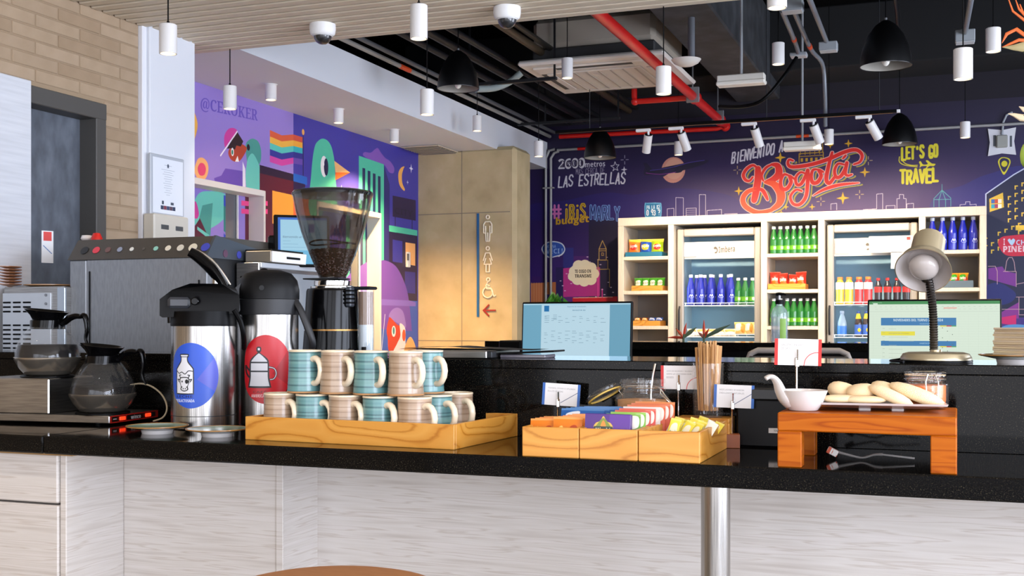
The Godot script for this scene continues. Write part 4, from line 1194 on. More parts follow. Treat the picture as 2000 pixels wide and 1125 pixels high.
	for i in 4:
		for k in 4:
			pb.q(rings[i][k], rings[i][(k + 1) % 4], rings[i + 1][(k + 1) % 4], rings[i + 1][k])
	pb.q(rings[0][3], rings[0][2], rings[0][1], rings[0][0]); pb.q(rings[4][0], rings[4][1], rings[4][2], rings[4][3])
	part("dish", pb, W.porcelain, pl)
	for sx in [-1, 1]:
		part("foot", MB.new().box(V(sx * 0.03, 0.003, 0.02), V(0.022, 0.006, 0.012), 0.001), W.porcelain, pl)
		part("foot", MB.new().box(V(sx * 0.03, 0.003, -0.02), V(0.022, 0.006, 0.012), 0.001), W.porcelain, pl)
	var ck = noisy([0.0, "c4852f", 0.3, "d89c42", 0.42, "e2b869", 0.52, "f0e2c6", 1.0, "faf4e8"], 0.07, Vector3(0.8, 0.8, 0.8), 0.8, {"oct": 4, "size": 512})
	var cm = MB.new().lathe([0, 0, 0.7, 0.0, 0.92, 0.18, 1.0, 0.42, 0.95, 0.66, 0.75, 0.88, 0.45, 1.0, 0, 1.05], 28).mesh(70)
	var cs = [
		[V(-0.075, 0.012, 0.028), V(0.034, 0.014, 0.02), 0.1, 0.0, "flat cookie at the plate's left front corner"],
		[V(-0.03, 0.012, 0.034), V(0.04, 0.013, 0.018), 0.0, 0.0, "flat cookie at the front middle of plate"],
		[V(-0.072, 0.016, -0.018), V(0.032, 0.031, 0.026), 0.4, -0.3, "tall round cookie at the back left of plate"],
		[V(-0.034, 0.02, 0.004), V(0.029, 0.026, 0.026), 0.2, 0.1, "sugared cookie second from left, leaning on the flat ones"],
		[V(0.012, 0.02, -0.02), V(0.036, 0.027, 0.024), -0.2, -0.35, "sugared cookie at the back middle of plate"],
		[V(0.014, 0.016, 0.026), V(0.044, 0.021, 0.022), -0.15, -0.42, "long cookie sloping down at the front right"],
		[V(0.062, 0.016, -0.0), V(0.054, 0.025, 0.026), -0.12, -0.36, "longest cookie at the right end of plate"]]
	for e in cs:
		var o = part("cookie", cm, ck)
		o.transform = pl.transform * Transform3D(Basis.from_euler(V(0, e[2], e[3])) * Basis.from_scale(e[1]), e[0] + V(0, 0.004, 0))
		tag(o, e[4], "cookie", "cookies on the plate")
	var sb = thing("sauce_boat", "small white porcelain sauce boat with curled spout handle on stand", "sauce boat", V(-0.240, ptop, -2.105), 0.36)
	part("bowl", MB.new().lathe([0, 0, 0.023, 0, 0.026, 0.002, 0.034, 0.014, 0.04, 0.03, 0.0425, 0.036, 0.041, 0.0368, 0.038, 0.031, 0.031, 0.015, 0.022, 0.005, 0, 0.005], 40), W.porcelain, sb)
	part("curled_handle", MB.new().tube([V(-0.024, 0.01, 0), V(-0.034, 0.022, 0), V(-0.041, 0.036, 0), V(-0.046, 0.049, 0), V(-0.053, 0.058, 0), V(-0.061, 0.06, 0), V(-0.067, 0.057, 0)], [0.009, 0.0105, 0.0095, 0.0075, 0.0055, 0.0045, 0.0042], 14, false, 1.9, 4), W.porcelain, sb)
	part("sauce", MB.new().at(V(0, 0.028, 0)).cyl(0.035, 0, 0.002, 32), mat("c98f50", 0.2), sb)
	card_holder("red-edged card on tall clip behind the white sauce boat", V(-0.263, ptop, -2.2), 0.1, 0.079, card_ink("dd2a25", ["GALLETAS LENGUAS", "DE GATO"], true), -0.02, 0.085, 0.002)
	var hj = jar("honey_jar", "low clip-top glass jar of amber honey behind the cookies", V(-0.038, ptop, -2.232), 0.041, 0.062, mat("dc6c0c", 0.3), 0.044, true, 0.3)
	part("clasp_wire", MB.new().tube([V(-0.006, 0.064, 0.037), V(-0.012, 0.05, 0.044), V(-0.01, 0.03, 0.044), V(0, 0.024, 0.045), V(0.01, 0.03, 0.044), V(0.011, 0.05, 0.044), V(0.006, 0.064, 0.037)], 0.0014, 6), W.chrome, hj)
	# fork and wrapped cutlery under the stand
	var fk = thing("fork", "steel fork lying on the counter beneath the wooden stand", "fork", V(-0.21, 0.9515, -2.2), 0.0)
	part("handle", MB.new().tube([V(0.02, 0.012, 0), V(0.045, 0.006, 0), V(0.065, 0.003, -0.001), V(0.085, 0.009, -0.002), V(0.1, 0.01, -0.002)], [0.003, 0.0025, 0.002, 0.0025, 0.003], 8, false, 1.8, 4), mat("d2cec8", 0.2, 0.6), fk)
	for k in 3:
		part("tine", MB.new().tube([V(0.098, 0.01, -0.002 + (k - 1) * 0.004), V(0.12, 0.008, -0.003 + (k - 1) * 0.005), V(0.155, 0.005, -0.004 + (k - 1) * 0.005)], 0.0013, 6), mat("d2cec8", 0.2, 0.6), fk)
	var sl = Ink.new(48, 48, Color("e9e2da")); sl.poly("c8502c", [0, 0, 14, 0, 14, 48, 0, 48]); sl.line("c8502c", 3, [24, 10, 24, 38])
	part("paper_band", MB.new().at(V(0.012, 0.012, 0), V(0, 0, -0.45)).box(Vector3.ZERO, V(0.02, 0.012, 0.012), 0.001), printed(sl), fk)
	# desk lamp on the ledge
	lamp()
	# saucer with napkins
	var np = Vector3(0.128, 1.12, -2.92)
	var s2 = copy(sc, V(np.x, 1.12, -2.52), 0.0, "saucer under the stack of napkins on the ledge", "saucers on the ledge")
	var nm = mat("e0cba6", 0.9)
	var nw = mat("dccab0", 0.9)
	var nk = MB.new().box(V(0, 0, 0), V(0.115, 0.0041, 0.085), 0.0008).mesh()
	for k in 13:
		var o = part("napkin", nk, nm if k % 2 else nw)
		o.position = V(np.x + 0.028 + 0.0015 * sin(k * 1.9) + k * 0.0002, 1.12 + 0.0195 + k * 0.0042, -2.515 + 0.002 * sin(k * 2.7))
		o.rotation = V(0.0, 0.75 + 0.02 * sin(k * 1.1), 0.0)
		tag(o, "folded cream paper napkin, " + ["bottom", "second from bottom", "third from bottom", "fourth from bottom", "fifth from bottom", "sixth from bottom", "middle", "sixth from top", "fifth from top", "fourth from top", "third from top", "second from top", "topmost"][k] + " of the stack on the ledge saucer", "napkin", "napkins stacked on the saucer")
	# steel knock tray and black mat on the ledge
	var kt = thing("steel_tray", "flat steel drawer tray lying on the granite ledge behind the mugs", "tray", V(-1.080, 1.12, -2.54), 0.0)
	part("pan", MB.new().box(V(0.0, 0.009, 0), V(0.2, 0.018, 0.22), 0.002), W.steel, kt)
	part("latch", MB.new().box(V(0.105, 0.009, 0.09), V(0.012, 0.016, 0.03), 0.002), W.darkmetal, kt)
	var bm = tag(part("rubber_mat", MB.new().grid(16, 3, func(u, v): return V(-1.236 + u * 0.34, 1.1395 + 0.007 * sin(PI * minf(u * 1.3, 1.0)) * (1.0 - 0.6 * u) + 0.0008 * sin(u * 20), -2.5 - v * 0.13)).grid(16, 3, func(u, v): return V(-1.236 + u * 0.34, 1.1385, -2.63 + v * 0.13)), W.rubber), "limp black rubber mat draped over the steel tray", "mat")
	var pp = thing("paper_folder", "flat dark glossy folder jutting out beside the steel tray", "folder", V(-0.911, 1.12, -2.55), 0.06)
	part("cover", MB.new().at(V(0, 0.013, 0), V(0, 0, 0.05)).box(V(0, 0, 0), V(0.13, 0.004, 0.1), 0.001), W.black, pp)
	part("sleeve", MB.new().box(V(-0.012, 0.004, 0), V(0.11, 0.008, 0.09), 0.002), mat("6f6a72", 0.1), pp)

func sticker_shape(r: float, yc: float, h: float, w: float, mid: float) -> MB:
	# a rounded D laid on the cylinder wall
	var b = MB.new()
	var n = 30
	var pt = func(u, v):
		var yy: float = -cos(v * PI)
		var right = w * sqrt(maxf(0.0, 1.0 - yy * yy))
		var left: float = -w * 0.82 * pow(maxf(0.0, 1.0 - pow(absf(yy), 3.2)), 0.6)
		var a: float = mid + lerpf(left, right, u) / r * 0.8
		return [V(sin(a) * r, yc + yy * h, cos(a) * r), Vector2(lerpf(left, right, u) / (2 * w) + 0.5, 0.5 - yy / 2)]
	for i in n:
		for j in n:
			var e = [pt.call(float(i) / n, float(j) / n), pt.call(float(i + 1) / n, float(j) / n), pt.call(float(i + 1) / n, float(j + 1) / n), pt.call(float(i) / n, float(j + 1) / n)]
			b.q(e[0][0], e[1][0], e[2][0], e[3][0], e[0][1], e[1][1], e[2][1], e[3][1])
	return b

func make_saucer(label: String, at: Vector3) -> Node3D:
	var t = thing("saucer", label, "saucer", at, 0.0, "saucers on the counter")
	part("foot", MB.new().lathe([0.028, 0, 0.034, 0, 0.036, 0.008, 0.04, 0.011, 0.03, 0.011, 0.028, 0], 40), W.porcelain, t)
	part("dish", MB.new().lathe([0, 0.0095, 0.04, 0.0095, 0.06, 0.014, 0.068, 0.0165, 0.068, 0.018, 0.06, 0.0165, 0.04, 0.0125, 0, 0.0125], 48), mat("7f9c86", 0.12, 0.0, {"clearcoat_enabled": true, "clearcoat": 0.5}), t)
	part("rim", MB.new().lathe([0.065, 0.0148, 0.0695, 0.0165, 0.0695, 0.0185, 0.066, 0.0184, 0.065, 0.0148], 48), mat("a9793f", 0.2), t)
	return t

func lamp():
	var base = Vector3(-0.022, 1.129, -2.54)
	var t = thing("desk_lamp", "silver gooseneck desk lamp with conical shade on the granite ledge", "desk lamp", V(base.x, 1.12, -2.54), -0.0)
	part("base", MB.new().lathe([0, 0, 0.068, 0, 0.07, 0.004, 0.07, 0.01, 0.065, 0.018, 0.055, 0.021, 0.012, 0.022, 0.012, 0.026, 0, 0.026], 48), W.silver, t)
	part("base_pad", MB.new().lathe([0.066, -0.0, 0.0715, 0.0005, 0.0715, 0.005, 0.066, 0.005, 0.066, 0.0], 48), W.black, t)
	var nk = []
	var rad = []
	for k in 61:
		nk.append(V(-0.004 - 0.012 * pow(k / 60.0, 3.0), 0.024 + k * 0.0026, -0.012 * pow(k / 60.0, 3.0)))
		rad.append(0.0088 if k % 2 else 0.0074)
	part("gooseneck", MB.new().tube(nk, rad, 16), mat("5b5856", 0.3, 1.0), t)
	# the head leans forward and to the left, mouth towards the guests
	var hd = V(-0.02, 0.172, 0.0)
	var axis = V(-0.1, -0.62, 0.78).normalized()
	var hb = Basis(Quaternion(V(0, -1, 0), axis))
	var head = MB.new(); head.x = Transform3D(hb, hd + V(0, 0.046, -0.02))
	head.lathe([0, 0.064, 0.029, 0.064, 0.033, 0.06, 0.034, 0.0, 0.037, -0.012, 0.049, -0.024, 0.0545, -0.042, 0.0565, -0.046, 0.0545, -0.0465, 0.0525, -0.041, 0.047, -0.026, 0.035, -0.014, 0.0, -0.012], 48)
	var sh = part("shade", head, W.silver, t)
	var inner = MB.new(); inner.x = head.x
	inner.lathe([0.0, -0.0125, 0.0348, -0.0145, 0.0468, -0.0265, 0.0522, -0.0412, 0.0543, -0.0466, 0.0515, -0.0412, 0.0455, -0.0275, 0.034, -0.0165, 0, -0.0145], 48)
	part("shade_lining", inner, mat("c2bab6", 0.4), sh)
	var bulb = MB.new(); bulb.x = head.x
	bulb.ball(V(0, -0.034, 0), V(0.03, 0.021, 0.03), 24, 14)
	part("bulb", bulb, mat("b9b0aa", 0.15), sh)
	part("joint", MB.new().ball(hd + V(0, 0.004, -0.008), V(0.011, 0.012, 0.011)), mat("5b5856", 0.3, 1.0), t)
	part("lamp_cord", MB.new().tube([V(-0.066, 0.006, -0.01), V(-0.08, 0.004, 0.0), V(-0.088, 0.003, 0.02), V(-0.084, 0.003, 0.05), V(-0.06, 0.003, 0.09)], 0.0025, 8, false, 1.0, 4), W.black, t)

func machines():
	# espresso machine seen from behind
	var z = -3.2
	var em = thing("espresso_machine", "large grey espresso machine seen from behind, stickers along its top", "espresso machine", V(-2.561, 0.9, z))
	var x0 = -2.854 - em.position.x
	var x1 = -2.285 - em.position.x
	var yt = 1.420 - 0.9
	var yh = 1.493 - 0.9
	var greyp = noisy([0.0, "84878b", 0.5, "8d9094", 1.0, "95989c"], 0.02, Vector3(9, 2.0, 9), 0.42, {"oct": 4, "metal": 0.55})
	part("back_panel", MB.new().bb(V(x0 + 0.075, 0.04, -0.03), V(x1, yt, 0.0), 0.003), greyp, em)
	part("side_panel", MB.new().bb(V(x0, 0.04, -0.4), V(x0 + 0.072, yt, -0.002), 0.004), greyp, em)
	part("body", MB.new().bb(V(x0 + 0.01, 0.05, -0.45), V(x1 - 0.004, yt, -0.02)), W.darkmetal, em)
	for k in 2:
		part("panel_slot", MB.new().box(V([x0 + 0.09, x1 - 0.03][k], yt - 0.19 + 0.08 * k, 0.002), V(0.005, [0.3, 0.07][k], 0.004), 0.001), W.black, em)
	part("foot", MB.new().at(V(x0 + 0.06, 0, -0.05)).cyl(0.02, 0, 0.05, 16), W.rubber, em)
	part("foot", MB.new().at(V(x1 - 0.06, 0, -0.05)).cyl(0.02, 0, 0.05, 16), W.rubber, em)
	part("foot", MB.new().at(V(x0 + 0.06, 0, -0.4)).cyl(0.02, 0, 0.05, 16), W.rubber, em)
	part("foot", MB.new().at(V(x1 - 0.06, 0, -0.4)).cyl(0.02, 0, 0.05, 16), W.rubber, em)
	var tp = MB.new()
	tp.x = Transform3D(Basis(V(0, 0, 1), V(0, 1, 0), V(-1, 0, 0)), V(0, 0, 0))
	tp.prism([0.004, yt, 0.0, yt + 0.004, -0.05, yh, -0.42, yh, -0.44, yt], -x1 + 0.008, -x0 + 0.004)
	var tpart = part("top_housing", tp, mat("4d4842", 0.45, 0.4), em)
	var ec = MB.new()
	ec.x = tp.x
	ec.prism([0.006, yt - 0.002, 0.002, yt + 0.004, -0.05, yh + 0.002, -0.44, yh - 0.05, -0.46, yt - 0.002], -x1 - 0.002, -x1 + 0.008)
	part("end_cover", ec, mat("4a525c", 0.4, 0.4), em)
	var nrm = V(0, 0.05, yh - yt).normalized()
	var cols = ["121212", "d23a4a", "6a4a48", "8b93a8", "d8d8d2", "55504a", "8fc8b8", "e0d8c4", "d8d2c2", "e2dac4", "3f48b8"]
	for k in 11:
		var xx = lerpf(x0 + 0.05, x1 - 0.02, k / 10.0)
		var r: float = [0.016, 0.014, 0.011, 0.01, 0.008, 0.005, 0.009, 0.011, 0.013, 0.016, 0.0165][k]
		var d = MB.new()
		d.x = Transform3D(Basis(V(1, 0, 0), nrm, V(1, 0, 0).cross(nrm)), V(xx, lerpf(yt, yh, 0.45), -0.022) + nrm * 0.0015)
		d.cyl(r, 0, 0.002, 20)
		part("round_sticker", d, mat(cols[k], 0.4), tpart)
	for k in 2:
		part("round_sticker", MB.new().at(V(x1 + 0.002, (yt + yh) / 2 - 0.02, -0.1 - 0.08 * k), V(0, 0, -PI / 2)).cyl(0.013, 0, 0.002, 20), mat(["5a3a52", "3f48a8"][k], 0.4), tpart)
	tag(part("red_dome", MB.new().at(V(-2.846, 0.9 + yh, -3.33)).lathe([0, 0, 0.02, 0, 0.02, 0.012, 0.012, 0.03, 0, 0.032], 20), W.red), "small red dome standing on top of the espresso machine", "dome")
	tag(part("white_cup", MB.new().at(V(-2.898, 0.9 + yh, -3.34)).lathe([0, 0, 0.012, 0, 0.022, 0.012, 0.018, 0.024, 0, 0.026], 20), W.porcelain), "small white dome beside the red cap on espresso machine", "cup")
	# pale oven back at far left with vents
	var ov = thing("oven", "stainless appliance with slotted back panel at far left, saucers on it", "oven", V(-2.842 - 0.234, 0.9, -3.17))
	var oh = 1.329 - 0.9
	part("cabinet", MB.new().bb(V(-0.045, 0.0, -0.25), V(0.23, oh, -0.004), 0.004), W.steel, ov)
	part("back_plate", MB.new().bb(V(-0.044, 0.02, -0.005), V(0.17, oh - 0.022, 0.001), 0.001), mat("c5cacf", 0.35, 0.5), ov)
	part("edge_strip", MB.new().bb(V(0.2, 0.01, -0.006), V(0.234, oh - 0.004, 0.004), 0.002), mat("b3bcc4", 0.3, 0.8), ov)
	var slot = MB.new().box(Vector3.ZERO, V(0.034, 0.006, 0.003), 0.001).mesh()
	for cx in 3:
		for r in 14:
			if r == 3 or r == 4:
				continue
			var s = part("vent_slot", slot, W.black, ov)
			s.position = V(-0.024 + cx * 0.045, oh - 0.055 - r * 0.016, 0.002)
	for e in [V(0.15, oh - 0.03, 0.001), V(0.15, oh - 0.06, 0.001), V(0.1, oh - 0.09, 0.001)]:
		part("screw", MB.new().at(e, V(PI / 2, 0, 0)).cyl(0.005, 0, 0.003, 12), W.greymetal, ov)
	# saucers stacked on it
	var sc = MB.new().lathe([0, 0, 0.04, 0, 0.045, 0.005, 0.07, 0.012, 0.07, 0.0145, 0.045, 0.008, 0, 0.004], 36).mesh()
	for k in 7:
		var o = part("stacked_saucer", sc, mat(["a06a44", "94603e"][k % 2], 0.25))
		o.position = V(-3.202, 0.9 + oh + k * 0.0105, -3.245)
		tag(o, "brown saucer, " + ["bottom", "second from bottom", "third from bottom", "middle", "third from top", "second from top", "topmost"][k] + " of the stack on the oven", "saucer", "saucers stacked on the oven")
	var o2 = part("plate", MB.new().lathe([0, 0, 0.05, 0, 0.09, 0.008, 0.09, 0.011, 0.05, 0.004, 0, 0.004], 36), mat("b98f66", 0.25))
	o2.position = V(-3.028, 0.9 + oh, -3.3)
	tag(o2, "single pale brown plate lying on the oven beside the espresso machine", "plate")
	# steel undercounter appliance to the right with a printer and tablet on top
	z = -3.36
	var fx0 = -2.285 + 0.004
	var fx1 = -2.189
	var fy = 1.409
	var sb = thing("steel_oven", "boxy stainless appliance with louvred side to the right of espresso machine", "oven", V((fx0 + fx1) / 2, 0.9, z))
	var hw = (fx1 - fx0) / 2
	part("cabinet", MB.new().bb(V(-hw, 0, -0.52), V(hw, fy - 0.9, 0), 0.003), W.steel, sb)
	part("side_skin", MB.new().bb(V(hw - 0.002, 0, -0.52), V(hw + 0.002, fy - 0.93, -0.002), 0.001), mat("9a9fa5", 0.4, 0.5), sb)
	part("top_trim", MB.new().bb(V(-hw, fy - 0.918, -0.522), V(hw + 0.006, fy - 0.9, -0.004), 0.002), mat("cdd2d8", 0.35, 0.4), sb)
	for k in 5:
		part("louvre", MB.new().box(V(0.01, fy - 0.9 - 0.05 - k * 0.026, 0.002), V(0.075, 0.007, 0.004), 0.002), W.black, sb)
	var dy = 1.451 - fy
	var dw = thing("cash_drawer", "beige flat box with white slotted side lying on the steel appliance", "drawer", V((fx0 + fx1) / 2 + 0.01, fy, -3.4))
	part("box", MB.new().bb(V(-hw, 0.002, -0.3), V(hw + 0.012, dy, 0), 0.003), mat("8b8272", 0.4, 0.4), dw)
	part("side_face", MB.new().bb(V(hw + 0.011, 0.003, -0.3), V(hw + 0.015, dy - 0.002, -0.004), 0.001), mat("d9dade", 0.4), dw)
	part("slot", MB.new().box(V(hw + 0.015, dy * 0.5, -0.14), V(0.003, 0.008, 0.09), 0.001), W.black, dw)
	part("black_lip", MB.new().bb(V(-0.06, dy, -0.3), V(hw + 0.005, dy + 0.006, -0.02), 0.001), W.black, dw)
	var ti = Ink.new(240, 300, Color("a9dcf4"))
	ti.rect("2a6ed8", 0, 0, 240, 14); ti.rect("2a6ed8", 0, 0, 12, 300)
	ti.rect("2a62c0", 150, 40, 178, 96)
	ti.text("5a7894", "Bienvenido al servicio", 24, 118, 170, 132, "s")
	for k in 7:
		ti.line("7fb2d4", 2, [24, 152 + k * 20, 60 + (k * 37) % 90, 152 + k * 20])
	ti.rect("6cc0ea", 0, 212, 240, 300)
	var tb = thing("tablet", "tilted tablet with bright blue screen on the steel appliance", "tablet", Vector3(-2.177, 1.412, -3.62), 0.62)
	tb.position.y = fy + dy * 0.0 + 0.004
	part("shell", MB.new().at(V(0, 0.085, -0.012), V(-0.12, 0, 0)).box(Vector3.ZERO, V(0.2, 0.19, 0.012), 0.004), W.black, tb)
	part("display", MB.new().at(V(0, 0.085, -0.012), V(-0.12, 0, 0)).q(V(-0.085, -0.085, 0.0065), V(0.09, -0.085, 0.0065), V(0.09, 0.085, 0.0065), V(-0.085, 0.085, 0.0065)), screen(ti, 0.8), tb)
	part("stand", MB.new().box(V(0, 0.004, -0.05), V(0.14, 0.008, 0.1), 0.002), W.black, tb)
	tag(part("card_terminal", MB.new().at(Vector3(-2.271, 1.43, -3.6) * V(1, 0, 1) + V(0, fy + 0.0, 0)).bb(V(-0.03, 0, -0.03), V(0.03, 0.11, 0.02), 0.008), W.blackgloss), "dark upright card terminal beside the tablet", "terminal")
	# grinder on the ledge
	var gz = -2.645
	var g = thing("coffee_grinder", "black coffee grinder with clear conical hopper half full of beans", "coffee grinder", V(-1.499, 1.12, gz))
	g.scale = Vector3.ONE * 1.025
	var sc1 = 0.00139   # metres per pixel there
	part("base", MB.new().lathe([0, 0, 0.075, 0, 0.077, 0.004, 0.0755, 0.012, 0.072, 0.06, 0, 0.06], 44), W.blackgloss, g)
	part("band", MB.new().lathe([0, 0.06, 0.0705, 0.06, 0.0705, 0.064, 0, 0.064], 44), mat("a5793f", 0.3, 0.6), g)
	part("body", MB.new().lathe([0, 0.064, 0.0722, 0.064, 0.0665, 0.16, 0.064, 0.166, 0.05, 0.169, 0, 0.169], 44), W.blackgloss, g)
	part("collar", MB.new().lathe([0, 0.168, 0.056, 0.168, 0.056, 0.172, 0.047, 0.175, 0.047, 0.186, 0.034, 0.19, 0, 0.19], 40), W.chrome, g)
	part("shutter_plate", MB.new().bb(V(-0.07, 0.19, -0.03), V(0.034, 0.1935, 0.03), 0.001), W.darkmetal, g)
	var hop = [0.03, 0.194, 0.034, 0.194, 0.04, 0.21, 0.062, 0.262, 0.079, 0.31, 0.093, 0.36, 0.1, 0.398, 0.1015, 0.406, 0.099, 0.406, 0.0975, 0.398, 0.0905, 0.36, 0.0765, 0.31, 0.0595, 0.262, 0.0375, 0.21, 0.031, 0.196, 0.03, 0.194]
	part("hopper", MB.new().lathe(hop, 48), glass("33261b", 0.42), g)
	part("hopper_rim", MB.new().lathe([0.0975, 0.402, 0.102, 0.402, 0.1035, 0.408, 0.1, 0.413, 0.09, 0.4155, 0, 0.418, 0, 0.414, 0.0965, 0.41, 0.0975, 0.402], 48), glass("0c0c0e", 0.75), g)
	part("inner_gate", MB.new().at(V(0, 0.283, 0)).tube(range(28).map(func(k): return V(sin(TAU * k / 28) * 0.058, 0.004 * cos(TAU * k / 14), cos(TAU * k / 28) * 0.058)), 0.0022, 6, true), W.black, g)
	part("bean_heap", MB.new().lathe([0, 0.196, 0.029, 0.197, 0.036, 0.21, 0.0565, 0.258, 0.05, 0.261, 0, 0.268], 32), mat("1c0d07", 0.5), g)
	var bean = MB.new().ball(Vector3.ZERO, V(0.0042, 0.003, 0.0055), 8, 5).mesh(80)
	var mm = MultiMesh.new()
	mm.transform_format = MultiMesh.TRANSFORM_3D
	mm.mesh = bean
	mm.instance_count = 520
	for k in 520:
		var yy = 0.203 + rng.randf() * 0.056
		var r = 0.0345 + (yy - 0.2035) * 0.40 - 0.001
		var a = rng.randf() * TAU
		var pos = V(sin(a) * r, yy, cos(a) * r)
		if k >= 400:
			r = 0.055 * sqrt(rng.randf()); pos = V(sin(a) * r, 0.2615 + 0.006 * (1.0 - r / 0.055), cos(a) * r)
		mm.set_instance_transform(k, Transform3D(Basis.from_euler(V(rng.randf() * 6, rng.randf() * 6, rng.randf() * 6)), pos))
	var mi = MultiMeshInstance3D.new()
	mi.name = "coffee_beans"; mi.multimesh = mm; mi.material_override = mat("33180c", 0.3)
	mi.set_meta("kind", "stuff")
	g.add_child(mi)
	part("vent", MB.new().box(V(0.066, 0.145, 0.03), V(0.016, 0.05, 0.022), 0.003), mat("3b4148", 0.4), g)
	for k in 4:
		part("vent_fin", MB.new().box(V(0.0665, 0.13 + k * 0.01, 0.032), V(0.018, 0.004, 0.024), 0.001), W.black, g)
	var ch = V(0.095, 0, 0.0)
	part("dosing_tube", MB.new().at(ch).lathe([0.019, 0.0, 0.021, 0.0, 0.021, 0.162, 0.019, 0.162, 0.019, 0.0], 28), W.jar, g)
	part("ground_coffee", MB.new().at(ch).cyl(0.0185, 0.075, 0.158, 24), mat("7a6150", 0.9), g)
	part("white_filler", MB.new().at(ch).cyl(0.0183, 0.001, 0.075, 24), mat("b8c4cc", 0.4), g)
	part("tube_cap", MB.new().bb(V(0.04, 0.163, -0.022), V(0.118, 0.171, 0.022), 0.004), mat("2b3138", 0.25, 0.5), g)
	part("knob", MB.new().at(V(0.105, 0.006, 0.03)).cyl(0.006, 0, 0.014, 12), W.black, g)

func monitor(label: String, px: Vector3, turn: float, ink: Ink, energy: float, w := 0.53):
	var h = 0.325
	var t = thing("monitor", label, "monitor", V(px.x, 0.75, px.z), turn)
	var mid = px.y - 0.75 - h / 2
	part("bezel", MB.new().at(V(0, mid, 0), V(-0.06, 0, 0)).box(V(0, 0, -0.01), V(w, h, 0.02), 0.004), W.black, t)
	part("display", MB.new().at(V(0, mid, 0), V(-0.06, 0, 0)).q(V(-w / 2 + 0.007, -h / 2 + 0.012, 0.0006), V(w / 2 - 0.007, -h / 2 + 0.012, 0.0006), V(w / 2 - 0.007, h / 2 - 0.008, 0.0006), V(-w / 2 + 0.007, h / 2 - 0.008, 0.0006)), screen(ink, energy), t)
	part("neck", MB.new().bb(V(-0.03, 0.0, -0.06), V(0.03, mid, -0.03), 0.004), W.black, t)
	part("foot", MB.new().bb(V(-0.12, 0, -0.12), V(0.12, 0.012, 0.08), 0.004), W.black, t)
	area(V(px.x, px.y - h / 2, px.z) + Basis(Vector3.UP, turn) * V(0, 0, 0.02), V(px.x, px.y - h / 2, px.z) + Basis(Vector3.UP, turn) * V(0, 0, 1.0), Vector2(w, h) * 0.95, "bfe0ff", 0.03)

